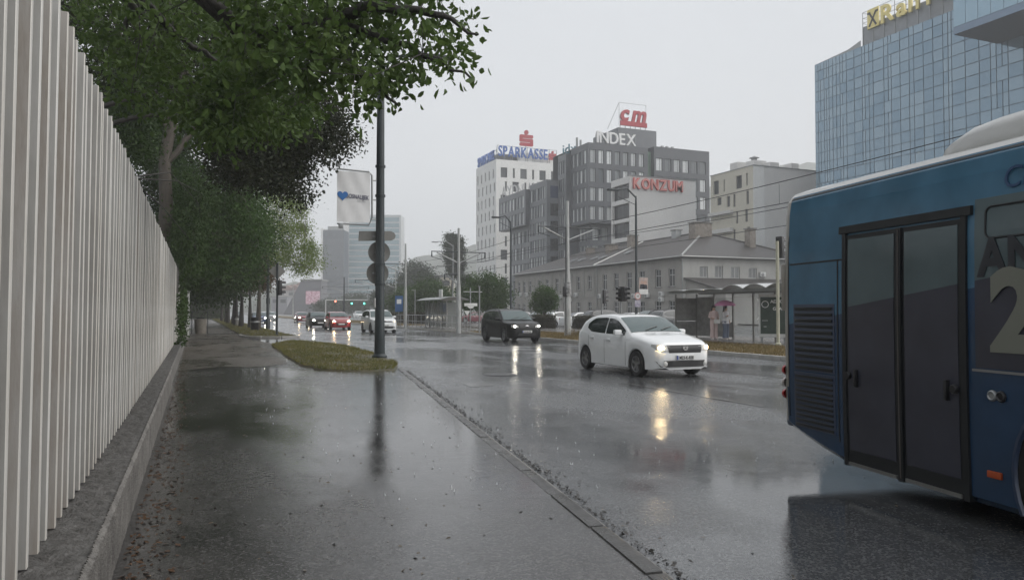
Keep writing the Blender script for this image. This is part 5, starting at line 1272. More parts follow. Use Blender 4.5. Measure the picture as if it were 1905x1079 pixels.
# white hatchback in front
S = dict(hatch); S['handle'] = p_white
S['fronts'] = [('grille', [(-.45,.60),(.45,.60),(.50,.785),(-.50,.785)], m_plast, .016), ('bumper_intake', [(-.66,.27),(.66,.27),(.76,.42),(-.76,.42)], m_plast, .016),
               ('grille_bar', [(-.43,.70),(-.08,.70),(-.08,.712),(-.43,.712)], m_chrome, .024), ('grille_bar', [(.08,.70),(.43,.70),(.43,.712),(.08,.712)], m_chrome, .024)]
white_hatch, xf_ = car('hatchback_car', 'white hatchback with its headlights on in the near lane', S, (10.75, 17.0, 0), -math.pi/2, p_white, lamp='d', plate='M23-K-838', rim=m_rim)
bx_ = xf_(0,.7)+.045
MB().add([(bx_,-.075,.755),(bx_,.075,.755),(bx_,.075,.70),(bx_,.03,.655),(bx_,-.03,.655),(bx_,-.075,.70)], [(0,1,2,3,4,5)]).add([(bx_+.003,-.02,.725),(bx_+.003,.02,.725),(bx_+.003,.02,.70),(bx_+.003,-.02,.70)], [(0,1,2,3)], 1).build('badge', [m_chrome, m_plast], white_hatch)
for sg in (-1, 1):
    MB().lathe([(0,.012),(.045,.012),(.06,0)], 14, axis='x', c=(xf_(sg*.56,.35)+.02, sg*.56, .35)).build('fog_lamp', m_lens, white_hatch)
    r = [[(xf_(sg*.66+q_*.05*math.cos(a_), .72+q_*.045*math.sin(a_))+.04, sg*.66+q_*.05*math.cos(a_), .72+q_*.045*math.sin(a_)) for a_ in np.linspace(0, 2*math.pi, 13)] for q_ in (.01,.6,1.)]; MB().grid(r).build('indicator', M('lit_lamp', (1,.9,.7), emit=(1,.74,.40), es=55.) if sg < 0 else M('weaker_lit_lamp', (1,.9,.7), emit=(1,.74,.40), es=12.), white_hatch, recalc=False)
# black SUV
S = dict(suv); S['handle'] = p_black; S['mirror'] = p_black; S['bulb'] = 1.0
S['fronts'] = [('grille', [(-.40,.74),(.40,.74),(.44,.90),(-.44,.90)], m_plast, .016), ('bumper_intake', [(-.52,.36),(.52,.36),(.44,.49),(-.44,.49)], m_plast, .016), ('grille_bar', [(-.38,.80),(.38,.80),(.38,.815),(-.38,.815)], m_grey, .024), ('grille_bar', [(-.38,.85),(.38,.85),(.38,.862),(-.38,.862)], m_grey, .024)]
o, xf_ = car('suv_car', 'black SUV with bright headlights in the lane beside the median', S, (15.2, 36.55, 0), -math.pi/2, p_black, lamp='w', plate='A44-M-056', rim=m_rim)
MB().lathe([(0,.01),(1,.01),(1.1,0)], 16, axis='x').build('badge', m_chrome, o, (xf_(0,.83)+.028,0,.835)).scale = (1,.10,.04)
# white SUV behind the lamp post
S = dict(suv); S['clad'] = False; S['handle'] = p_white; S['fronts'] = [('grille', [(-.46,.79),(.46,.79),(.46,.875),(-.46,.875)], m_plast, .016), ('bumper_intake', [(-.72,.36),(.72,.36),(.66,.50),(-.66,.50)], m_plast, .016)]
o, xf_ = car('suv_car', 'white SUV partly hidden behind the lamp post', S, (12.3, 54.6, 0), -math.pi/2, p_white, lamp='d', plate='K12-J-409', rim=m_rimdark)
MB().lathe([(.05,.012),(.065,.012),(.07,0)], 16, axis='x', c=(xf_(0,.84)+.02,0,.84)).build('badge', m_chrome, o)
# red, black, and farther oncoming cars
S = dict(hatch); S['handle'] = p_red; S['bulb'] = 1.2; S['fronts'] = [('grille', [(-.40,.40),(.40,.40),(.46,.56),(-.46,.56)], m_plast, .016)]
car('hatchback_car', 'red hatchback with bright headlights left of the white SUV', S, (11.15, 65.2, 0), -math.pi/2, p_red, lamp='y', plate='')
S = dict(hatch); S['handle'] = p_black; S['bulb'] = 1.2; S['fronts'] = [('grille', [(-.42,.60),(.42,.60),(.46,.75),(-.46,.75)], m_plast, .016)]
car('hatchback_car', 'black hatchback half hidden behind the red one', S, (10.55, 72.6, 0), -math.pi/2, p_black, lamp='w', plate='')
S = dict(sedan); S['bulb'] = 1.5; S['fronts'] = [('grille', [(-.36,.56),(.36,.56),(.38,.68),(-.38,.68)], m_plast, .016)]
car('sedan_car', 'dark red saloon with glaring yellow headlights behind the black hatchback', S, (13.1, 104, 0), -math.pi/2, p_maroon, lamp='y', plate='')
car('sedan_car', 'silver saloon far down the road beyond the traffic light pole', S, (10.6, 124, 0), -math.pi/2, p_silver, lamp='w', plate='')
car('sedan_car', 'dark blue car glimpsed between the verge trunks', S, (7.3, 100, 0), -math.pi/2, p_blue, lamp='w', plate='')
car('hatchback_car', 'pale distant car with white headlights behind the silver saloon', dict(S, **{}), (11.4, 140, 0), -math.pi/2, p_white, lamp='w', plate=None, detail=1)
car('sedan_car', 'tiny grey car at the far bend of the road', S, (14.4, 160, 0), -math.pi/2, p_grey, lamp='w', detail=1)
car('sedan_car', 'tiny dark car beside the far verge', S, (7.2, 150, 0), -math.pi/2, p_dk, lamp='w', detail=1)
# parked cars: copies of three prototypes, repainted
Sp = dict(sedan); protos = []
def copy_tree(o, parent=None, pm=None):
    c = o.copy(); COL.objects.link(c); c.parent = parent
    if o.name.startswith('body') and pm is not None:
        c.data = o.data.copy(); c.data.materials[0] = pm
    for ch in list(o.children): copy_tree(ch, c, pm)
    return c
pk = [(1046,'h',p_white,0.10,'white parked hatchback just left of the thick tram pole'),(1085,'s',p_white,.0,'white parked saloon right of the thick tram pole'),(1000,'h',p_grey,.05,'grey parked hatchback behind the hedge block'),
      (1128,'u',p_dk,.0,'dark parked SUV behind the left traffic light'),(1172,'s',p_white,.1,'white parked car hidden behind the white hatchback roof'),(1212,'u',p_black,.0,'black parked van shape behind the speed sign post'),
      (1260,'u',p_grey,.0,'dark grey parked SUV at the left end of the tram shelter'),(880,'s',p_maroon,.0,'maroon parked saloon under the roadside tree'),(862,'h',p_silver,.0,'silver parked hatchback behind the tram shelter'),
      (690,'s',p_silver,.0,'silver car on the far carriageway behind the hedge'),(668,'h',p_white,.0,'white car on the far carriageway behind the hedge'),(960,'h',p_silver,.1,'silver parked hatchback right behind the black SUV')]
proto = {}
kinds = {'h': hatch, 's': sedan, 'u': suv}
for i, (u, k, pm, da, lab) in enumerate(pk):
    Xp = 33.5 + (i % 2)*.5 if u > 840 else 27.
    r_ = ray(u, 590); y_ = r_[1]/r_[0]*Xp
    if u < 840: y_ = r_[1]/r_[0]*29; Xp = 29
    if k not in proto:
        S_ = dict(kinds[k]); S_['fronts'] = [('grille', [(-.40,.56),(.40,.56),(.42,.68),(-.42,.68)], m_plast, .016)]
        o, _ = car('parked_car', lab, S_, (Xp, y_, .004), da if u > 840 else -math.pi/2, pm, group='cars parked behind the tram stop', lamp=None, plate=''); proto[k] = o
    else:
        o = copy_tree(proto[k], None, pm); o['label'] = lab; o.location = (Xp, y_, .004); o.rotation_euler = (0, 0, ((math.pi if i % 3 else 0) + da) if u > 840 else -math.pi/2)
# ------------------------------------------------------------------ city bus (right side and rear quarter in view)
bt = rad(9.8)
bus = thing('city_bus', 'blue city bus with dark doors and a white roof pulled up in the bay', 'bus', (4.63*math.cos(bt)+7.1*math.sin(bt), -4.63*math.sin(bt)+7.1*math.cos(bt), 0), -rad(99.8))
m_bblue = M('bus_blue_paint', (.06,.14,.22), rough=.3, coat=.8, var=.22, vs=.8, bump=.015, bs=3)
m_bnavy = M('bus_navy_paint', (.014,.035,.085), rough=.3, coat=.7, var=.25, vs=1.)
m_broof = M('bus_white_roof', (.50,.50,.485), rough=.35, coat=.4, var=.25, vs=1.5, stretch=(.5,1,1))
m_bbeige = M('bus_beige_corner', (.30,.28,.245), rough=.4, coat=.3, var=.2, vs=2)
m_bseal = M('bus_rubber', (.008,.010,.012), rough=.45)
# wrapped glazing: grey green above a slanting edge, plum grey below
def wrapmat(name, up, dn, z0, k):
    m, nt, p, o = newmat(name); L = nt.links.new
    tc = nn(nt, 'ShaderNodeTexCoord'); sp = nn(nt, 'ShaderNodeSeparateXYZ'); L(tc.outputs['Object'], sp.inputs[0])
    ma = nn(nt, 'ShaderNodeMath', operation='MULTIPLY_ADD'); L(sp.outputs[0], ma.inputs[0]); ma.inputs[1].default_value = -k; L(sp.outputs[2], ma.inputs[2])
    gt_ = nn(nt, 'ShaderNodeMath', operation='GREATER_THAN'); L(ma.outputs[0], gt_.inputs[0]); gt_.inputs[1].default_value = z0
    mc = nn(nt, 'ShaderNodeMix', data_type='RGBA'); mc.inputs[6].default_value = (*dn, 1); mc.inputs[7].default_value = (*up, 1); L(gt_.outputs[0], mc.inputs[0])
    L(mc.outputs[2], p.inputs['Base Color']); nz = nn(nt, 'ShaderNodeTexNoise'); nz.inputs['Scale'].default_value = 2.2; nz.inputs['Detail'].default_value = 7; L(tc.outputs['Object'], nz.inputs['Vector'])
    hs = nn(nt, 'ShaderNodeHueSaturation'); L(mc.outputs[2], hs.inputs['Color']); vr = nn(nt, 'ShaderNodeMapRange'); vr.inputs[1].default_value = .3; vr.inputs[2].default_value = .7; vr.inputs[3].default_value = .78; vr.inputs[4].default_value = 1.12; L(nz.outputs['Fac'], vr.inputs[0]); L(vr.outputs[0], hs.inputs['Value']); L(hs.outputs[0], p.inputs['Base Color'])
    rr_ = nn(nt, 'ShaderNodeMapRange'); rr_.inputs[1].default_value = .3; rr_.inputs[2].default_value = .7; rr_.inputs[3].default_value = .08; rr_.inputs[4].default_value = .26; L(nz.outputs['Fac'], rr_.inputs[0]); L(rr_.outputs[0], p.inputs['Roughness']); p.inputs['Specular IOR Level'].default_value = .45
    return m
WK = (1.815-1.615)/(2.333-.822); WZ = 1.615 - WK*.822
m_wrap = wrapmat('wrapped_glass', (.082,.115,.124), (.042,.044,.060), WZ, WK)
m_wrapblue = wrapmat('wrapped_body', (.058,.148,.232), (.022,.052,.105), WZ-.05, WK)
BL, BW = 12., 2.5
ZR = 2.80
def bbot(s_): return interp([(-.2,.40),(0,.37),(.3,.28),(.65,.2),(.9,.155),(12,.155)], s_)
def bprof(s_, ins):
    zb_ = bbot(s_); i_ = ins
    half = [(.35,zb_+.02),(.06+i_,zb_+.01),(.012+i_,zb_+.06),(0+i_,.8),(0+i_,1.6),(.008+i_,2.2),(.03+i_,2.62),(.05+i_,2.745),(.085+i_,ZR),(.14+i_,ZR+.045),(.26+i_,ZR+.085),(.55,ZR+.115),(BW/2,ZR+.135)]
    return half
st_ = [(-.17,.16),(-.16,.10),(-.135,.055),(-.09,.02),(-.04,.006),(.0,0),(.08,0)] + [(x, 0) for x in np.linspace(.2, BL-.3, 40)] + [(BL-.12,.05),(BL,.2)]
parts = {'side': MB(), 'roof': MB(), 'corner': MB(), 'under': MB()}
WCX, WR = 3.38, .56                     # rear wheel centre
ring = []
for s_, ins in st_:
    h = bprof(s_, ins); ring.append([(s_, y, z) for y, z in h] + [(s_, BW-y, z) for y, z in h[::-1]][1:])
for i in range(len(ring)-1):
    for k in range(len(ring[0])-1):
        kk = min(k, len(ring[0])-2-k); sm_ = (st_[i][0]+st_[i+1][0])/2; zc = (ring[i][k][2]+ring[i][k+1][2])/2
        dest = 'under' if kk == 0 else ('roof' if kk >= 8 else ('corner' if sm_ < .0 and zc > .62 else 'side'))
        parts[dest].add([ring[i][k], ring[i][k+1], ring[i+1][k+1], ring[i+1][k]], [(0,1,2,3)], 0, True)
for rr, d in ((ring[0],'corner'),(ring[-1],'side')): parts[d].add(rr, [tuple(range(len(rr)))], 0, False)
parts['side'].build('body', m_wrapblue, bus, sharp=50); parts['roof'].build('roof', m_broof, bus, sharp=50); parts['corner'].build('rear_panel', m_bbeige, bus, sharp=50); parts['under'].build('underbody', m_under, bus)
def yside(z): return interp([(.2,.012),(.8,0),(1.6,0),(2.2,.008),(2.62,.03),(2.745,.05),(2.8,.085)], z)
def splate(name, mat, x0, z0, x1, z1, off=.006, parent=bus, nz=6, thick=.02):
    zs = np.linspace(z0, z1, nz); g = [[(x0, yside(z)-off, z), (x1, yside(z)-off, z)] for z in zs]
    mb = MB().grid(g, 0, False); e = [[(x0, yside(z)-off+thick, z), (x1, yside(z)-off+thick, z)] for z in zs]
    mb.grid([[r[0] for r in g], [r[0] for r in e]], 0, False); mb.grid([[r[1] for r in g], [r[1] for r in e]], 0, False); mb.grid([g[0], e[0]], 0, False); mb.grid([g[-1], e[-1]], 0, False)
    return mb.build(name, mat, parent, recalc=False)
# seams
splate('roof_seam', m_bseal, .0, 2.765, BL-.3, 2.785, .005)
splate('panel_seam', m_bseal, .03, 2.075, .87, 2.09, .004); splate('panel_seam', m_bseal, .80, .36, .815, 2.075, .004)
splate('corner_seam', m_bseal, -.002, .5, .010, 2.765, .004)
# engine grilles, each louvre slot a part
for (z0, z1, n) in ((.99,1.645,11),(.41,.955,11)):
    h = (z1-z0)/n
    gr = splate('engine_grille', m_bnavy, .10, z0, .76, z1+.02, .005)
    for k in range(n):
        z = z0 + h*k + h*.25
        o = MB().cbox((.43, yside(z)-.008, z+h*.3), (.60,.012,h*.52), bev=.005).build('louvre_slot', m_bseal, gr)
# doors
dx0, dx1, dz0, dz1 = .875, 2.35, .165, 2.39
door_f = MB()
def bar(x0,z0,x1,z1,off=.03): return splate('door_frame', m_bseal, x0, z0, x1, z1, off, thick=.06)
bar(dx0-.02, 2.32, dx1+.03, 2.39, .03); bar(dx0+.02,dz0,dx0+.07,2.32,.022); bar(dx1-.07,dz0,dx1-.02,2.32,.022)
for k, (a, b) in enumerate(((dx0+.07, 1.60), (1.66, dx1-.07))):
    d = splate('door', m_bseal, a, dz0+.01, b, 2.30, .012)
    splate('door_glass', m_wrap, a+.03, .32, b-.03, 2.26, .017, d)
    splate('door_step_trim', M('worn_alu', (.25,.25,.24), rough=.4, metal=.6), a+.02, dz0+.012, b-.02, dz0+.04, .03, d)
    hx_ = (a+.12) if k == 0 else (b-.16)
    MB().cbox((hx_+.03, -.035, .985), (.03,.035,.16), bev=.008).build('door_handle', m_black, d)
    MB().lathe([(0,-.03),(.03,-.03),(.036,-.02),(.036,0)], 14, axis='y', c=(hx_+(-.08 if k == 0 else .10),-.02,1.0)).build('door_lock', m_black, d)
splate('door_edge_seal', m_bseal, 1.60, dz0, 1.66, 2.30, .03, thick=.05); splate('seal_strip', M('pale_rubber_edge', (.10,.09,.08), rough=.5), 1.628, dz0+.03, 1.636, 2.28, .036)
# glazing right of the door
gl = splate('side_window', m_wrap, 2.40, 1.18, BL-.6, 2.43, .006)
splate('window_sill_trim', M('alu_trim', (.3,.3,.3), rough=.35, metal=.7), 2.37, 1.15, BL-.5, 1.168, .01)
def outline(x0,z0,x1,z1,r,t,parent):
    pts = []
    for cx_, cz_, a0 in ((x1-r,z1-r,0),(x0+r,z1-r,90),(x0+r,z0+r,180),(x1-r,z0+r,270)):
        for k in range(6): a = rad(a0+k*18); pts.append((cx_+r*math.cos(a), cz_+r*math.sin(a)))
    pts.append(pts[0]); MB().tube([(p[0], yside(p[1])-.008, p[1]) for p in pts], t, 5, caps=False).build('vent_window_seal', m_bseal, parent)
outline(2.50, 2.13, 4.2, 2.36, .05, .009, gl)
m_2 = M('wrap_beige_print', (.17,.175,.145), rough=.35); m_A = M('wrap_dark_print', (.018,.021,.028), rough=.3); m_C = M('wrap_blue_print', (.014,.05,.13), rough=.35)
def btxt(s_, x, z, h, mat, w_, off=.010, shear=0., o2=.0):
    tm, wd = text_mesh(s_, h/.7, .006, mat, o2, shear); k = w_/(wd[1]-wd[0]); o = link('wrap_lettering', tm, bus, (x-wd[0]*k, yside(z+h/2)-off, z)); o.scale = (k,1,1)
btxt('AN', 2.425, 1.86, .27, m_A, .52, .012, o2=.012); btxt('20', 2.545, 1.33, .56, m_2, .82, .018, o2=.03); btxt('CE', 2.66, 2.475, .155, m_C, .26, .012, .2)
# side lamp, reflector, wheel arch and wheel
for k, dx in enumerate((0, .075)): MB().lathe([(0,-.012),(.022,-.012),(.03,-.02),(.04,-.012),(.042,0)], 16, axis='y', c=(2.545+dx, yside(1)-.004, .985)).build('button_lamp', m_grey if k == 0 else m_black, bus)
MB().cbox((2.55, yside(.4)-.012, .415), (.12,.02,.05), bev=.006).build('side_reflector', M('orange_reflector', (.38,.07,.02), rough=.25), bus)
arc = [(WCX+WR*1.18*math.cos(a), yside(.5)-.012, max(.16, .47+WR*1.18*math.sin(a))) for a in np.linspace(math.pi+.45, -.45, 26)]
MB().tube(arc, .022, 6).build('wheel_arch_trim', m_bnavy, bus)
mb = MB(); n_ = 28; cc = (WCX, yside(.5)-.006, .47)
vs_ = [cc] + [(WCX+WR*1.17*math.cos(a), cc[1], max(.16, .47+WR*1.17*math.sin(a))) for a in np.linspace(math.pi+.5, -.5, n_)]
mb.add(vs_, [(0, i+1, i+2) for i in range(n_-1)]).build('wheel_arch', m_under, bus)
bty, brm = wheel_meshes(.47, .28, m_rim)
for x in (WCX, WCX+5.9):
    for y in (.06, BW-.06):
        w_ = link('wheel', None, bus, (x, y+(.05 if y < 1 else -.05), .47), 0 if y < 1 else math.pi); link('tyre', bty, w_); link('rim', brm, w_)
# tail lamps on the rear corner
for k, z in enumerate((.68,.80,.93)): MB().lathe([(0,-.05),(.042,-.04),(.055,-.02),(.055,.02)], 16, axis='x', c=(-.10, .045, z+.04)).build('tail_lamp', [m_tail, M('clear_lamp', (.4,.36,.33), rough=.15), m_tail][k], bus)
MB().cbox((-.12,.04,1.85), (.07,.06,.5), bev=.025).build('corner_vent', m_bbeige, bus)
MB().cbox((-.05,BW/2,.52), (.2,BW-.1,.30), bev=.05).build('rear_bumper', m_bnavy, bus)
# roof pod
g = []
for s_, k in ((1.80,.0),(1.83,.42),(1.90,.68),(2.05,.88),(2.3,.97),(2.7,1.0),(4.6,1.0),(5.2,.97),(5.4,.8),(5.5,0)):
    h = .25*k; g.append([(s_, .28, ZR+.06), (s_, .28+.015*(1-k), ZR+.08+h*.55), (s_, .36+.05*(1-k), ZR+.09+h*.85), (s_, .55, ZR+.1+h), (s_, BW/2, ZR+.12+h*1.03), (s_, BW-.55, ZR+.1+h), (s_, BW-.36, ZR+.09+h*.85), (s_, BW-.28, ZR+.06)])
MB().grid(g).build('roof_pod', m_broof, bus, sharp=60)
# dim interior so the glass reads dark is simply the closed shell
# ------------------------------------------------------------------ street furniture
def pole_pts(h): return [(0,0,0),(0,0,.4),(0,0,h*.5),(0,0,h)]
PXY = G(706, 665, .1)
lpost = thing('lamp_post', 'dark green lamp post on the grass island with sign backs and a banner', 'lamp post', (*PXY, .1))
MB().lathe([(.24,-.02),(.24,.05),(.17,.12),(.165,.5),(.155,1.2),(.15,1.22),(.135,5),(.115,9.4),(0,9.42)], 20).build('shaft', m_darkmetal, lpost)
MB().cbox((-.16,0,1.75), (.03,.14,.3), bev=.005).build('sticker_plate', m_white, lpost)
MB().tube([(0,0,9.3),(.5,0,9.8),(1.8,0,10.)], .05, 8).build('lamp_arm', m_darkmetal, lpost); MB().cbox((2.1,0,9.98), (.7,.25,.12), bev=.04).build('lamp_head', m_darkmetal, lpost)
for z in (5.2, 6.15, 3.0, 2.35): MB().lathe([(.152,-.04),(.165,-.035),(.165,.035),(.152,.04)], 18, c=(0,0,z)).build('clamp', m_darkmetal, lpost)
def ppx(u, v): x, z = YP(u, v, PXY[1]); return (x-PXY[0], z-.1)
# banner
bn_ = thing('street_banner', 'white advertising banner with a blue heart hung from the lamp post', 'banner', (*PXY, .1))
q = [ppx(626,314), ppx(686,320), ppx(692,327), ppx(692,405), ppx(686,419), ppx(627,416)]
MB().tube([(p[0],0,p[1]) for p in q], .028, 8).build('frame', m_grey, bn_)
(x0, zt0), (x1, zb1) = ppx(627, 318), ppx(688, 414)
zt1 = ppx(688, 322)[1]; zb0 = ppx(627, 413)[1]
g = [[(x0+(x1-x0)*i/10, -.02+.012*math.sin(i*1.3+j), (zb0+(zb1-zb0)*i/10)*(1-j/10)+(zt0+(zt1-zt0)*i/10)*j/10) for i in range(11)] for j in range(11)]
MB().grid(g).build('cloth', M('banner_vinyl', (.80,.80,.80), rough=.45, var=.06), bn_)
for v in (336, 372, 408): p = ppx(692, v); MB().tube([(p[0],0,p[1]),(-.1,0,p[1])], .022, 6).build('bracket', m_white, bn_)
for (u, v) in ((629,306),(634,420)): p = ppx(u, v); MB().cbox((p[0],0,p[1]), (.14,.1,.16), bev=.02).build('spotlight', m_grey, bn_)
m_bl = M('banner_blue', (.03,.16,.45), rough=.5); m_bt = M('banner_text', (.10,.10,.16), rough=.5)
hp = ppx(637, 364); hs = .17; H = []
for k in range(24):
    a = 2*math.pi*k/24; H.append((hp[0]+hs*.062*16*math.sin(a)**3, hp[1]+hs*.062*(13*math.cos(a)-5*math.cos(2*a)-2*math.cos(3*a)-math.cos(4*a))))
MB().yprism(H, -.042, -.034).build('heart_logo', m_bl, bn_)
p = ppx(644, 367); tm, wd = text_mesh('BOSNALIJEK', .19, .006, m_bt, .003); o = link('banner_lettering', tm, bn_, (p[0]-wd[0], -.038, p[1]-.02)); o.scale = ((ppx(686,370)[0]-p[0])/(wd[1]-wd[0]),1,1); o.rotation_euler = (0, .05, 0)
tm, wd = text_mesh('Uz vas.', .10, .005, M('banner_grey', (.45,.45,.47), rough=.5)); link('banner_lettering', tm, bn_, (ppx(664,375)[0], -.038, ppx(664,376)[1]))
# sign backs
m_back = M('sign_back', (.23,.225,.21), rough=.45, metal=.3, var=.2, vs=3)
for i, (u, v, r_) in enumerate(((708,469,.36),(705,508,.36))):
    p = ppx(u, v); t = thing('round_sign', ['upper', 'lower'][i] + ' round road sign seen from its grey back on the lamp post', 'road sign', (PXY[0]+p[0], PXY[1], p[1]+.1))
    MB().lathe([(0,.0),(r_-.02,0),(r_,-.012),(r_,.02),(0,.025)], 32, axis='y', c=(0,.20,0)).build('disc', m_back, t)
    MB().box(-.17,.165,-.03,.17,.195,.03).build('strap', m_grey, t)
p = ppx(705, 439); t = thing('arrow_sign', 'grey back of an arrow shaped direction sign on the lamp post', 'road sign', (PXY[0]+p[0], PXY[1], p[1]+.1))
MB().yprism([(-.62,-.17),(.45,-.12),(.56,-.06),(.6,.04),(.56,.13),(.45,.19),(-.6,.15)], .20, .225).build('board', m_back, t); MB().box(-.17,.165,-.03,.17,.195,.03).build('strap', m_grey, t)

def traffic_light(label, x, y, h, heads, z0=.1, pole=True, polemat=None, face=0., r=.06):
    """heads: list of (dz from top, dx, yaw)"""
    t = thing('traffic_light', label, 'traffic light', (x, y, z0))
    if pole: MB().lathe([(r*1.8,0),(r*1.8,.06),(r,.1),(r,h),(0,h+.01)], 12).build('pole', polemat or m_darkmetal, t)
    for (z, dx, ya) in heads:
        b = link('signal_head', MB().cbox((0,0,0), (.3,.2,.92), bev=.03).mesh('signal_head', m_black), t, (dx*math.cos(ya+math.pi/2)+math.sin(ya)*.0, dx*math.sin(ya+math.pi/2), z), ya)
        for k in (-1, 0, 1):
            mb = MB(); n = 12; R_ = .115
            a = [[(R_*math.cos(rad(-20+220*i/n)), -.1-d, k*.29+R_*math.sin(rad(-20+220*i/n))) for i in range(n+1)] for d in (0, .24)]
            mb.grid(a); link('hood', mb.mesh('hood', m_black, recalc=False), b)
            MB().lathe([(0,-.012),(.09,-.008),(.1,0)], 14, axis='y', c=(0,-.1,k*.29)).build('lens', M('dark_lens', (.02,.025,.02), rough=.2), b)
        for dz in (-.3, .3): MB().box(-.03,.09,dz-.02,.03,.18,dz+.02).build('bracket', m_black, b)
    return t
tx, ty_ = G(515, 624, .1); traffic_light('traffic light on the verge head with a diamond sign above', tx, ty_, 4.4, [(2.9, -.16, math.pi/2*1.15)], polemat=m_darkmetal)
t = thing('diamond_sign', 'grey back of a diamond shaped priority sign above the verge traffic light', 'road sign', (tx, ty_, 4.0))
MB().yprism([(0,-.5),(.5,0),(0,.5),(-.5,0)], .07, .09).build('board', m_back, t); MB().box(-.05,.05,-.3,.05,.069,.3).build('strap', m_grey, t)
a = DP(1123, 552, 50); traffic_light('three lamp traffic light left of the two by the tram crossing', a[0]-.15, a[1], 3.0, [(a[2]-.1, -.14, math.pi/2*1.1)], polemat=m_grey)
a = DP(1155, 547, 47); traffic_light('twin headed traffic light right of the two by the tram crossing', a[0], a[1], 2.65, [(a[2]-.1, -.02, -math.pi/2*.8), (a[2]-.1, -.30, 0.35)], polemat=m_grey)
m_yel = M('yellow_pole', (.50,.49,.38), rough=.45, var=.3)
a = DP(1447, 560, 31.5); pz_ = DP(1447, 452, 31.5)[2]
t = traffic_light('traffic light high on a yellow pole beside the bus', a[0], a[1], pz_-.1, [(DP(1441,460,31.5)[2]-.17, -.22, math.pi/2*1.2)], z0=.17, polemat=m_yel, r=.07)

def lamp(label, x, y, h, arm, mat, dirn=(-1, 0), z0=.1, hook=True):
    t = thing('street_lamp', label, 'street lamp', (x, y, z0)); r = .09
    MB().lathe([(r*1.6,0),(r*1.5,.8),(r,1.0),(r*.7,h-.5),(r*.5,h),(0,h+.01)], 12).build('shaft', mat, t)
    pts = [(dirn[0]*arm*math.sin(a)*.5, dirn[1]*arm*math.sin(a)*.5, h-.1+.55*math.sin(a)) for a in np.linspace(0, math.pi/2, 6)] if hook else [(0,0,h-.05)]
    pts += [(dirn[0]*arm*k, dirn[1]*arm*k, h+.45-.12*k) for k in (.7, 1.)]
    MB().tube(pts, [.05]*len(pts), 7).build('arm', mat, t)
    MB().tube([(0,0,h-.55),(dirn[0]*arm, dirn[1]*arm, h-.1)], .02, 5).build('stay', mat, t)
    MB().cbox((dirn[0]*(arm+.3), dirn[1]*(arm+.3), h+.28), (.75 if dirn[0] else .26, .26 if dirn[0] else .75, .14), bev=.05).build('head', mat, t)
    return t
a = DP(1183, 365, 46); lp1 = lamp('dark green lamp post carrying a poster and speed sign by the tram crossing', a[0], a[1], a[2]-.1, 1.3, m_darkmetal)
b_ = DP(950, 410, 62); lamp('slim grey street lamp in front of the long office wing', b_[0], b_[1], b_[2]-.2, 1.0, m_darkmetal)
b_ = DP(858, 455, 88); lamp('street lamp with a left arm in front of the poplar', b_[0]-1.0, b_[1], b_[2]-.2, 1.9, m_grey)
# poster and signs on that post
t = thing('election_poster', 'small portrait poster with a white caption strip on the green lamp post', 'poster', (a[0], a[1], 3.2))
px0, pz0 = .18, DP(1195, 547, 46)[2]-3.2; pw, ph = .62, 1.0
MB().box(px0,-.05,pz0+.0,px0+pw,-.01,pz0+ph).build('board', M('poster_paper', (.30,.26,.25), rough=.6, var=.7, vs=5, col2=(.55,.42,.36)), t)
MB().box(px0-.01,-.055,pz0-.01,px0+pw+.01,-.051,pz0+.3).build('caption_strip', m_white, t)
m_skin_p = M('printed_skin', (.48,.32,.26), rough=.6, var=.3, vs=9); m_suit = M('printed_suit', (.03,.03,.04), rough=.6)
for cx_, cz_, r_ in ((.2,.72,.11),(.42,.70,.12)):
    MB().lathe([(0,0),(r_,0)], 18, axis='y', c=(px0+cx_,-.0535,pz0+cz_), smooth=False).build('portrait_head', m_skin_p, t, recalc=False)
    MB().add([(px0+cx_-.17,-.0525,pz0+.3),(px0+cx_+.17,-.0525,pz0+.3),(px0+cx_+.13,-.0525,pz0+cz_-.12),(px0+cx_-.13,-.0525,pz0+cz_-.12)], [(0,1,2,3)]).build('portrait_shoulders', m_suit, t, recalc=False)
MB().tube([(0,0,pz0+.9),(px0+.02,-.03,pz0+.9)], .015, 5).build('bracket', m_grey, t)
t = thing('speed_sign', 'round white speed sign on the green lamp post', 'road sign', (a[0], a[1], DP(1182,551,46)[2]))
MB().lathe([(0,-.16),(.22,-.16),(.23,-.15),(.23,-.13)], 24, axis='y').build('disc', m_white, t); MB().lathe([(.165,-.164),(.225,-.164)], 24, axis='y').build('ring', M('faded_red', (.4,.16,.15), rough=.5), t, recalc=False)
tm, wd = text_mesh('50', .2, .004, m_black); link('sign_number', tm, t, (-(wd[0]+wd[1])/2, -.168, -.07)); MB().box(-.05,-.13,-.03,.05,-.05,.03).build('strap', m_grey, t)
t = thing('graffiti_plate', 'purple scrawled plate under the speed sign', 'sign', (a[0], a[1], DP(1182,565,46)[2]))
MB().box(-.2,-.15,-.2,.2,-.13,.22).build('plate', M('scrawled_plate', (.16,.12,.25), rough=.5, var=.8, vs=9, col2=(.5,.5,.5)), t); MB().box(-.05,-.13,-.03,.05,-.05,.03).build('strap', m_grey, t)

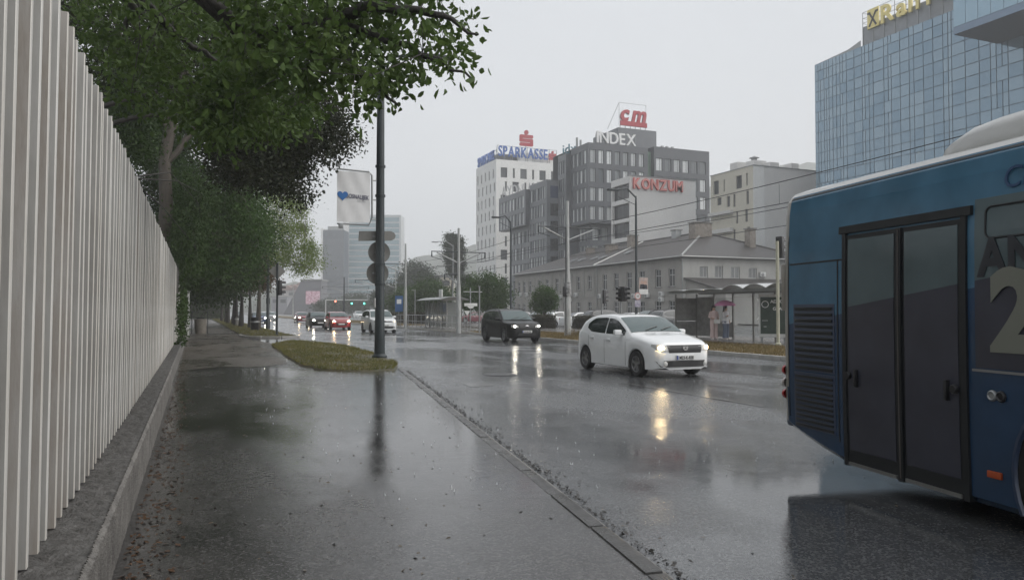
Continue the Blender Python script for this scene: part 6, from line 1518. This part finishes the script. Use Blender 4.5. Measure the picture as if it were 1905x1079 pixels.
# tram poles with cantilevers
def tram_pole(label, x, y, h, r, arms, z0=.1, mat=m_polewhite, junk=False):
    t = thing('tram_pole', label, 'tram pole', (x, y, z0))
    MB().lathe([(r*1.15,0),(r*1.15,2.2),(r*1.05,2.3),(r*.95,h*.45),(r*.7,h*.5),(r*.55,h),(0,h+.01)], 16).build('shaft', mat, t)
    for (z, dx, dz) in arms:
        MB().tube([(0,0,z+dz),(dx,0,z+dz)], .035, 6).build('cantilever', m_darkmetal, t); MB().tube([(0,0,z-.75+dz),(dx*.8,0,z+dz-.06)], .045, 6).build('brace', m_grey, t)
        MB().tube([(dx*.98,0,z+dz),(dx*.98,0,z+dz-.35)], [.03,.05], 6).build('insulator', m_darkmetal, t); MB().tube([(dx*.98,0,z+dz-.35),(dx*.6,0,z+dz-.55)], .018, 5).build('steady_arm', m_darkmetal, t)
    if junk:
        MB().cbox((-.2,-.05,2.6), (.22,.2,.6), bev=.03).build('cable_box', m_black, t); MB().lathe([(r*1.18,2.35),(r*1.25,2.4),(r*1.25,3.1),(r*1.18,3.15)], 14).build('torn_posters', M('torn_paper', (.5,.5,.5), rough=.7, var=.95, vs=7, col2=(.05,.05,.05)), t)
        MB().tube([(r*-.9,-.1,.0),(r*-.9,-.1,h*.8)], .03, 6).build('conduit', m_black, t)
    return t
x, y = G(1056, 626, .1); tram_pole('thick pale tram pole with torn posters on the median', x, y, 7.9, .17, [(6.35, -1.9, 0), (6.35, 2.2, 0)], junk=True)
MB_j = thing('bramble_heap', 'dry bramble heap at the foot of the thick tram pole', 'bush', (x+.35, y-.1, .1))
P = np.random.normal(0, 1, (900, 3)) * np.array([.32,.25,.16]); P[:,2] = np.abs(P[:,2]); V, Fc = leaf_geo(P, .14, .03, False, 0); link('foliage', npmesh('foliage', V, Fc, m_bladedry), MB_j); MB().tube([(0,0,0),(.1,.1,.3)], .01, 5).build('stem', m_barkdark, MB_j)
x, y = G(853, 620, .1); tram_pole('pale tram pole right of the glass tram shelter', x, y, 7.0, .14, [(5.4, -1.9, 0), (5.4, 1.9, .0), (3.9, -1.0, 0)])
x, y = G(754, 612, .1); tram_pole('slim pale tram pole left of the glass tram shelter', x, y, 7.0, .13, [(5.3, -2.4, 0)])
c = DP(700, 560, 98); tram_pole('distant tram pole just behind the lamp post', c[0], c[1], 7.0, .13, [(5.6, -2.8, 0), (5.6, 2.0, 0)], z0=-.03)
c = DP(640, 560, 125); tram_pole('distant dark tram pole with a round sign left of the lamp post', c[0], c[1], 7.2, .17, [(5.6, -3.6, 0), (5.6, 4.2, 0)], mat=m_darkmetal, z0=-.03)
c = DP(736, 560, 120); tram_pole('far slim tram pole right of the lamp post', c[0], c[1], 9, .12, [(6., -2.4, 0)], z0=-.03)
c = DP(545, 560, 160); tram_pole('far grey pole near the pink screen', c[0], c[1], 8, .12, [], z0=-.03)
# overhead wires
for i, (X_, z_, lab) in enumerate(((21.9,7.05,'upper catenary wire over the near tram track'),(21.9,5.95,'contact wire over the near tram track'),(26.4,5.75,'contact wire over the far tram track'),(26.4,6.9,'upper catenary wire over the far tram track'))):
    t = thing('overhead_wire', lab, 'wire', (X_, -20, z_)); pts = []
    for k in range(41):
        s_ = (k % 8)/8; pts.append((.25*math.sin(k*.4), k*4.4, -(.35 if 'upper' in lab else .06)*4*s_*(1-s_)))
    MB().tube(pts, .017, 5).build('cable', m_steelwire, t)
    if i in (0,):
        for k in range(4, 30, 3): MB().tube([(0,k*4.4,-.3),(0,k*4.4,-1.08)], .009, 4).build('dropper', m_steelwire, t)
# span wires farther down
for i, (u0, v0, u1, v1, d0, d1) in enumerate(((600,547,716,541,125,100),(730,497,853,492,118,52),(853,492,950,470,52,62),(700,530,860,505,98,52))):
    a_, b2_ = DP(u0,v0,d0), DP(u1,v1,d1); mid_ = [(a_[k]+b2_[k])/2 for k in range(3)]; mid_[2] -= .25
    t = thing('span_wire', ['span wire left of the lamp post', 'span wire between the far and near tram poles', 'span wire from the tram pole to the slim street lamp', 'low span wire behind the lamp post signs'][i], 'wire', a_)
    MB().tube([(0,0,0),tuple(mid_[k]-a_[k] for k in range(3)),tuple(b2_[k]-a_[k] for k in range(3))], .02, 5).build('cable', m_steelwire, t)

# gantry with lights far off
c0, c1 = DP(606, 558, 210), DP(722, 558, 210); gn = thing('signal_gantry', 'far white signal gantry with green and red lights', 'gantry', (c0[0], c0[1], 0), math.atan2(c1[1]-c0[1], c1[0]-c0[0])); gw = math.hypot(c1[0]-c0[0], c1[1]-c0[1])
MB().tube([(0,0,-.05),(0,0,c0[2])], .14, 8).build('post', m_white, gn); MB().tube([(gw,0,-.05),(gw,0,c0[2])], .14, 8).build('post', m_white, gn); MB().tube([(0,0,c0[2]),(gw,0,c0[2])], .12, 8).build('beam', m_white, gn)
for f, mt in ((.16,'r'),(.42,'g'),(.62,'g'),(.28,'n'),(.93,'n')):
    MB().cbox((gw*f,-.1,c0[2]-.7), (.45,.3,1.2), bev=.04).build('signal_head', m_black, gn)
    if mt != 'n': MB().lathe([(0,0),(.24,0)], 14, axis='y', c=(gw*f,-.27,c0[2]-(1.0 if mt == 'g' else .4))).build('lit_lens', M('green_light', (.1,.9,.6), emit=(.1,1,.65), es=3.) if mt == 'g' else M('red_light', (.9,.2,.1), emit=(1,.25,.15), es=2.), gn, recalc=False)

# ------------------------------------------------------------------ tram shelter on the right with two people
SX, SY0, SY1, SZ = 24.9, 24.6, 33.6, .17
m_alu = M('shelter_frame', (.24,.235,.225), rough=.4, metal=.3, var=.2, vs=4)
m_sglass = M('shelter_glass', (.55,.60,.60), rough=.06, trans=.0, alpha=.22, spec=.8)
m_sdirty = M('shelter_panel', (.33,.325,.315), rough=.5, var=.45, vs=2.5)
sh = thing('tram_shelter', 'long glass tram shelter with a row of arched roof panels', 'shelter', (SX, SY0, SZ))
ln = SY1-SY0
for k in range(7):
    yy = ln*k/6; MB().cbox((0,yy,1.15), (.09,.09,2.3), bev=.01).build('post', m_alu, sh)
    if k in (0,6): MB().cbox((-1.35,yy,1.15), (.08,.08,2.3), bev=.01).build('post', m_alu, sh)
for k in range(6):
    y0_, y1_ = ln*k/6+.06, ln*(k+1)/6-.06
    if k == 4: MB().box(-.02,y0_,.1,.02,y1_,.85).build('lower_panel', m_sdirty, sh); MB().box(-.012,y0_,.9,.012,y1_,2.1).build('glass_panel', m_sglass, sh)
    elif k == 5: MB().box(-.02,y0_,.1,.02,y1_,2.15).build('lower_panel', m_sdirty, sh)
    else: MB().box(-.012,y0_,.25,.012,y1_,2.15).build('glass_panel', m_sglass, sh)
MB().box(-1.3,ln-.02,.1,-.06,ln+.02,.85).build('end_panel', m_sdirty, sh); MB().box(-1.3,ln-.02,.9,-.06,ln+.02,2.1).build('end_panel', m_sdirty, sh)
MB().tube([(-.05,.1,.75),(-.05,ln*.62,.75)], .03, 6).build('lean_bar', m_alu, sh)
MB().box(-1.75,-.15,2.3,-1.68,ln+.25,2.44).build('roof_fascia', m_grey, sh); MB().box(.3,-.15,2.3,.36,ln+.25,2.42).build('roof_beam', m_alu, sh)
m_arch = M('roof_sheet', (.50,.51,.51), rough=.25, var=.2, alpha=1.)
for k in range(6):
    g = []
    for j in range(9):
        yy = ln*k/6 + ln/6*j/8; zz = 2.45 + (.20 if k < 3 else .05)*math.sin(math.pi*j/8); g.append([(-1.9,yy,zz),(-.6,yy,zz+.04),(.5,yy,zz+.02)])
    mb = MB().grid(g); mb.grid([[(p[0],p[1],p[2]-.03) for p in r] for r in g]); mb.grid([[r[0] for r in g], [(r[0][0],r[0][1],r[0][2]-.03) for r in g]])
    mb.build('roof_arch', m_arch, sh)
xs_ = MB(); cy2 = ln*2.5/6
for sg in (-1, 1): xs_.add([(-.02,cy2-sg*.5,1.0),(-.02,cy2-sg*.2,1.0),(-.02,cy2+sg*.5,2.0),(-.02,cy2+sg*.2,2.0)], [(0,1,2,3)])
xs_.build('cross_sticker', leafmat('white_film', (.85,.85,.85), (.8,.8,.8), 1, .5), sh, recalc=False)
lb = thing('advert_lightbox', 'dark advertising poster case at the near end of the tram shelter', 'billboard', (SX-.75, SY0+2.35, SZ), R90*.55)
MB().cbox((0,.1,1.2), (1.25,.2,1.95), bev=.03).build('case', m_white, lb); MB().box(-.54,-.012,.38,.54,-.004,2.05).build('poster', M('dark_poster', (.02,.035,.03), rough=.2, var=.6, vs=3, col2=(.05,.08,.06)), lb)
for s_, x_, z_, h_ in (('ADVO', -.1, 1.78, .14), ('GRA', 0, 1.45, .14), ('- - -', -.45, .95, .1), ('....', -.4, .7, .1)):
    tm, wd = text_mesh(s_, h_/.7, .004, m_wsign, .006); link('poster_lettering', tm, lb, (x_, -.016, z_))
MB().lathe([(.13,0),(.16,0)], 20, axis='y', c=(-.33,-.016,1.72)).build('poster_emblem', m_wsign, lb, recalc=False)
for sx_ in (-.5, .5): MB().box(sx_-.05,.05,0,sx_+.05,.15,.25).build('leg', m_grey, lb)

# people
m_skin = M('skin', (.52,.34,.26), rough=.5); m_pink = M('pink_cloth', (.64,.50,.48), rough=.7, var=.15, vs=8); m_hair = M('dark_hair', (.012,.009,.008), rough=.4); m_whitecl = M('white_cloth', (.62,.62,.64), rough=.7); m_bluecl = M('blue_grey_cloth', (.14,.17,.24), rough=.7, var=.2, vs=8); m_shoe = M('pale_shoe', (.55,.5,.48), rough=.5)
def person(label, x, y, z, h, face, top_m, leg_m, arms):
    k = h/1.68; t = thing('person', label, 'person', (x, y, z), face)
    V = dict(pel=(0,0,.93), ab=(0,.01,1.08), ch=(0,.0,1.28), nk=(0,0,1.42), hd0=(0,-.015,1.50), hd1=(0,-.02,1.61), shl=(.15,0,1.36), shr=(-.15,0,1.36), hl=(.09,0,.88), hr=(-.09,0,.88), kl=(.10,-.02,.5), kr=(-.09,-.03,.5), al=(.10,.02,.09), ar=(-.10,.02,.09), tl=(.11,-.13,.04), tr=(-.11,-.13,.04), **arms)
    R_ = dict(pel=.15, ab=.125, ch=.145, nk=.055, hd0=.085, hd1=.08, shl=.065, shr=.065, hl=.10, hr=.10, kl=.062, kr=.062, al=.04, ar=.04, tl=.035, tr=.035, el=.042, er=.042, wl=.030, wr=.030, fl=.032, fr=.032)
    E_ = [('pel','ab'),('ab','ch'),('ch','nk'),('nk','hd0'),('hd0','hd1'),('ch','shl'),('ch','shr'),('shl','el'),('el','wl'),('wl','fl'),('shr','er'),('er','wr'),('wr','fr'),('pel','hl'),('pel','hr'),('hl','kl'),('hr','kr'),('kl','al'),('kr','ar'),('al','tl'),('ar','tr')]
    ks = list(V); me = bpy.data.meshes.new('body'); me.from_pydata([tuple(c*k for c in V[n]) for n in ks], [(ks.index(a), ks.index(b)) for a, b in E_], []); me.materials.append(m_skin)
    o = link('body', me, t); md = o.modifiers.new('skin', 'SKIN'); sv = me.skin_vertices[0].data
    for i, n in enumerate(ks): sv[i].radius = (R_[n]*k, R_[n]*k*.85); sv[i].use_root = (n == 'pel')
    o.modifiers.new('sub', 'SUBSURF').levels = 2; o.modifiers['sub'].render_levels = 2
    # clothes follow the body a finger's width outside
    def loft(name, rings, mat, n=16, parent=t):
        g = [[(cx_*k + rx_*k*math.cos(2*math.pi*i/n), cy_*k + ry_*k*math.sin(2*math.pi*i/n), z_*k) for i in range(n+1)] for (cx_, cy_, z_, rx_, ry_) in rings]; return MB().grid(g).build(name, mat, parent, sharp=0)
    loft('top', [(0,0,.80,.205,.16),(0,0,.92,.195,.15),(0,.01,1.08,.165,.13),(0,0,1.25,.195,.14),(0,0,1.36,.19,.12),(0,0,1.42,.09,.075),(0,0,1.435,.07,.06)], top_m)
    for s_ in (1, -1): loft('trouser_leg', [(s_*.09,0,.93,.105,.13),(s_*.095,-.01,.7,.105,.11),(s_*.095,-.02,.5,.09,.095),(s_*.10,.0,.25,.095,.095),(s_*.10,.01,.08,.10,.10)], leg_m)
    for a, b, c in (('shl','el','wl'),('shr','er','wr')):
        pts = [Vector(V[n])*k for n in (a, b, c)]; pts[2] = pts[1].lerp(pts[2], .55); MB().tube(pts, [.078*k,.062*k,.055*k], 10, caps=False).build('sleeve', top_m, t)
    for s_ in (1, -1): MB().cbox((s_*.105*k,-.05*k,.04*k), (.085*k,.25*k,.08*k), bev=.025*k).build('shoe', m_shoe, t)
    hair = [(0,.02,1.715,.02,.02),(0,.015,1.70,.07,.075),(0,.015,1.65,.098,.105),(0,.03,1.58,.105,.10),(0,.055,1.50,.105,.075),(0,.075,1.40,.11,.055),(0,.085,1.28,.10,.05),(0,.09,1.22,.05,.03)]
    loft('hair', hair, m_hair)
    fc = MB()
    for s_ in (1, -1): fc.lathe([(0,-.004),(.011,0)], 8, axis='y', c=(s_*.033*k,-.097*k,1.585*k))
    fc.build('eyes', m_hair, t); MB().tube([(0,-.09*k,1.58*k),(0,-.118*k,1.545*k),(0,-.09*k,1.538*k)], [.008*k,.015*k,.012*k], 6).build('nose', m_skin, t); MB().cbox((0,-.092*k,1.505*k), (.045*k,.01,.012*k), bev=.003).build('mouth', M('lips', (.4,.14,.13), rough=.4), t)
    return t
px_, py_ = 23.75, XP(1328, 600, 23.75)[0]
person('person in a pale pink outfit holding a white bag at the tram shelter', px_, py_, SZ, 1.68, -.25, m_pink, m_pink, dict(el=(.24,.02,1.1), er=(-.23,.02,1.1), wl=(.15,-.17,1.02), wr=(-.12,-.17,1.05), fl=(.09,-.22,1.02), fr=(-.06,-.22,1.05)))
bg_ = thing('handbag', 'small white handbag held by the person in pink', 'bag', (px_-.02, py_-.27, SZ+.78)); MB().cbox((0,0,.11), (.3,.1,.22), bev=.03).build('pouch', m_white, bg_)
MB().tube([(-.1,0,.21),(-.07,0,.28),(.07,0,.28),(.1,0,.21)], .01, 6).build('handle', m_white, bg_)
px2, py2 = 24.2, XP(1350, 600, 24.2)[0]
person('person in a white top and blue grey trousers under the pink umbrella', px2, py2, SZ, 1.66, .3, m_whitecl, m_bluecl, dict(el=(.23,.0,1.1), er=(-.2,-.05,1.12), wl=(.25,-.06,.88), wr=(-.13,-.22,1.18), fl=(.25,-.08,.80), fr=(-.12,-.24,1.24)))
um = thing('umbrella', 'open pink umbrella held by the person in the white top', 'umbrella', (px2-.19, py2-.20, SZ+1.15))
MB().tube([(0,0,-.03),(0,.08,.75)], .01, 6).build('shaft', m_grey, um)
g = [[(.06+r_*math.cos(2*math.pi*i/16)*(1 if i % 2 == 0 else .965) , .08+r_*math.sin(2*math.pi*i/16)*(1 if i % 2 == 0 else .965), z_) for i in range(17)] for r_, z_ in ((.01,.80),(.15,.78),(.32,.72),(.46,.62),(.53,.52))]
MB().grid(g).build('canopy', M('pink_umbrella', (.60,.25,.42), rough=.5), um, sharp=30)

# ------------------------------------------------------------------ left tram shelter, railing and signs
x0, y0_ = 18.5, 57.6
ls_ = thing('glass_shelter', 'small glass stop shelter with a curved roof and a white box on top', 'shelter', (x0, y0_, .16)); l2 = 6.0
for k in range(6): MB().cbox((0,l2*k/5,1.15), (.07,.07,2.3), bev=.01).build('post', m_alu, ls_)
for k in range(5): MB().box(-.01,l2*k/5+.06,.15,.01,l2*(k+1)/5-.06,2.1).build('glass_panel', M('dull_glass', (.22,.23,.22), rough=.1, alpha=.75), ls_)
for yy in (0, l2): MB().box(.06,yy-.01,.15,1.2,yy+.01,2.1).build('end_panel', M('dull_glass', (.2,.2,.2)), ls_); MB().cbox((1.25,yy,1.15), (.07,.07,2.3), bev=.01).build('post', m_alu, ls_)
g = [[(-.7+2.4*i/8, yy, 2.3+.28*math.sin(math.pi*(i+.5)/9)) for i in range(9)] for yy in (-.5, l2+.5)]
mb = MB().grid(g); mb.grid([[(p[0],p[1],p[2]-.05) for p in r] for r in g]); mb.grid([[r[0] for r in g], [(r[0][0],r[0][1],r[0][2]-.05) for r in g]]); mb.grid([g[0], [(p[0],p[1],p[2]-.05) for p in g[0]]]); mb.build('roof', m_grey, ls_)
MB().cbox((-.1,1.3,2.85), (.12,.75,.65), bev=.02).build('roof_box', m_white, ls_)
rl = thing('railing', 'grey steel railing along the stop platform edge', 'railing', (17.75, 51.2, .14)); n_ = 14
for k in range(n_+1): MB().cbox((0,k*1.4,.55), (.05,.05,1.1), bev=.005).build('post', m_grey, rl)
for z in (.55, 1.08): MB().tube([(0,0,z),(0,n_*1.4,z)], .03, 6).build('rail', m_grey, rl)
c = DP(742, 575, 66); t = thing('blue_sign', 'blue stop sign left of the glass stop shelter', 'road sign', (c[0], c[1], .1)); MB().tube([(0,0,0),(0,0,2.8)], .035, 8).build('post', m_grey, t); MB().box(-.35,-.06,1.4,.35,-.04,2.8).build('panel', M('blue_panel', (.03,.09,.22), rough=.4), t); MB().box(-.2,-.066,2.1,.2,-.062,2.5).build('pictogram', m_white, t)
c = DP(875, 567, 60); t = thing('name_sign', 'white stop name sign left of the black SUV', 'sign', (c[0], c[1], .1)); MB().tube([(0,0,0),(0,0,3.3)], .05, 8).build('post', m_grey, t)
MB().cbox((0,-.1,c[2]-.1), (1.1,.06,.24), bev=.02).build('board', m_white, t); MB().yprism([(-.3,c[2]-.22),(.3,c[2]-.22),(.15,c[2]-.38),(-.15,c[2]-.38)], -.12, -.08).build('lower_board', m_white, t)
MB().tube([(-.6,0,3.0),(1.0,0,3.0)], .04, 6).build('cross_bar', m_grey, t)
c = DP(890, 590, 52); t = thing('slim_post', 'slim grey post at the end of the platform railing', 'post', (17.55, 47.5, .1)); MB().tube([(0,0,0),(0,0,3.1)], .05, 8).build('shaft', m_grey, t); MB().cbox((0,0,3.13), (.13,.13,.05), bev=.01).build('cap', m_grey, t)
t = thing('yield_sign', 'small white give way sign on the railing end', 'road sign', (17.9, 51.0, .14)); MB().tube([(0,0,0),(0,0,1.25)], .03, 6).build('post', m_grey, t); MB().yprism([(-.22,1.45),(.22,1.45),(0,1.1)], -.05, -.035).build('panel', m_white, t)
c = DP(772, 560, 75); t = thing('slim_post', 'short grey post between the slim tram pole and the shelter', 'post', (c[0], c[1], .1)); MB().tube([(0,0,0),(0,0,3.6)], .05, 8).build('shaft', m_grey, t); MB().tube([(0,0,3.5),(-.35,0,3.55)], .03, 6).build('arm', m_grey, t)

# bins and small posts by the path
bx, by = G(370, 621, .03)
t = thing('litter_bin', 'beige round litter bin by the wall with a frame over it', 'bin', (bx+.1, by, PV)); MB().lathe([(.33,0),(.36,.05),(.40,.95),(.42,1.0),(.36,1.02),(.34,.9),(.30,.1),(0,.08)], 20).build('drum', M('beige_bin', (.33,.30,.26), rough=.5, var=.3, vs=5), t)
MB().tube([(-.55,0,0),(-.55,0,1.5),(.45,0,1.55),(.45,0,0)], .025, 6).build('frame', m_darkmetal, t); MB().cbox((0,0,1.06), (.5,.4,.1), bev=.03).build('lid', m_black, t)
bx, by = G(474, 615, .1)
t = thing('litter_bin', 'dark litter bin at the foot of the verge tree', 'bin', (bx, by, .1)); MB().lathe([(.28,0),(.30,.04),(.32,.95),(.34,1.0),(.0,1.02)], 18).build('drum', m_black, t); MB().lathe([(.335,.6),(.345,.62),(.345,.7),(.335,.72)], 18).build('band', m_grey, t)
bx, by = G(498, 612, .1); t = thing('dark_pole', 'dark straight pole between the verge trees and the road', 'pole', (bx, by, .1)); MB().lathe([(.19,0),(.19,.8),(.13,.9),(.09,8),(0,8.02)], 12).build('shaft', m_darkmetal, t); MB().cbox((0,0,2.3), (.3,.2,.5), bev=.03).build('box', m_darkmetal, t)
bx, by = G(450, 606, .1); t = thing('pedestrian_signal', 'pale post with a pedestrian signal beside the path', 'traffic light', (bx, by, .1)); MB().tube([(0,0,0),(0,0,3.6)], .07, 8).build('pole', m_white, t); MB().cbox((.15,-.12,3.5), (.3,.22,.6), bev=.03).build('signal_head', m_white, t); MB().cbox((.22,-.24,3.5), (.12,.04,.4), bev=.01).build('lens', m_black, t)
for i, (u, v) in enumerate(((440,606),(432,601))):
    bx, by = G(u, v, .1); t = thing('bollard', ['near stone bollard at the path edge under the trees', 'far stone bollard at the path edge under the trees'][i], 'bollard', (bx, by, .1)); MB().lathe([(.16,0),(.15,.7),(.12,.82),(0,.88)], 12).build('shaft', m_concrete, t); MB().lathe([(.17,.62),(.17,.7)], 12).build('band', m_white, t)

# ------------------------------------------------------------------ hills, hillside houses, haze
def ridge(name, us, vs_, d, depth, mat):
    mb = MB(); g = []
    for k in range(7):
        f = k/6; row = []
        for u in np.linspace(us[0], us[1], 60):
            v = interp(vs_, u); p = DP(u, v, d); zt = p[2]; dd = d + (f-.6)*depth; q = DP(u, 578, dd)
            z = max(-.1, zt*math.sin(min(1, f/.6)*math.pi/2) if f < .61 else zt*(1-(f-.6)*1.2)) + random.uniform(-2, 2)*(1 if 0 < k < 6 else 0)
            row.append((q[0], q[1], z if k > 0 else -.1))
        g.append(row)
    mb.grid(g); return tag(mb.build(name, mat, sharp=0), kind='structure')
m_hill = M('wooded_hill', (.05,.07,.04), rough=.8, var=.5, vs=.03)
ridge('hill', (380,1100), [(380,560),(470,540),(560,525),(640,515),(730,490),(800,475),(850,462),(900,448),(960,440),(1100,450)], 760, 240, m_hill)
ridge('hill', (1200,2100), [(1200,400),(1300,350),(1400,318),(1460,308),(1515,303),(1600,300),(1800,330),(2100,380)], 760, 220, m_hill)
ridge('hillside', (470,650), [(470,560),(520,535),(560,528),(600,526),(650,540)], 560, 260, m_hill)
m_hw = [M('house_wall_a', (.42,.38,.38), rough=.8), M('house_wall_b', (.55,.52,.50), rough=.8), M('house_wall_c', (.36,.33,.36), rough=.8)]; m_hr = M('house_roof', (.22,.10,.08), rough=.8)
hs_ = [(520,552),(530,546),(538,552),(546,541),(553,549),(561,538),(569,546),(577,536),(585,544),(593,535),(548,556),(572,556)]
for i, (u, v) in enumerate(hs_):
    d = 560 - (v-530)*5; p = DP(u, v, d); wd = random.uniform(7, 10); hh = random.uniform(5, 7)
    t = thing('hillside_house', 'tiny hazy house on the far hillside below the lime tree', 'house', (p[0], p[1], p[2]-3), -yaw, 'houses on the hazy hillside')
    MB().box(0,0,-6,wd,8,hh).build('wall', m_hw[i % 3], t); MB().yprism([(-.5,hh),(wd+.5,hh),(wd/2,hh+3)], -.5, 8.5).build('roof', m_hr, t)
    for k in range(2): MB().box(1+k*wd/2,-.08,hh-3,2.6+k*wd/2,-.01,hh-1.4).build('window', g_dark, t)
m = bpy.data.materials.new('rain_haze'); m.use_nodes = True; nt = m.node_tree; nt.nodes.clear()
o_ = nn(nt, 'ShaderNodeOutputMaterial'); vol = nn(nt, 'ShaderNodeVolumePrincipled'); vol.inputs['Color'].default_value = (.985,.99,.995,1); vol.inputs['Density'].default_value = HAZE; vol.inputs['Anisotropy'].default_value = .2
nt.links.new(vol.outputs[0], o_.inputs['Volume'])
hz = MB().box(-940,-940,-1.5,940,940,200).build('haze', m); tag(hz, 'pale rain haze hanging over the whole street', 'haze', kind='stuff')
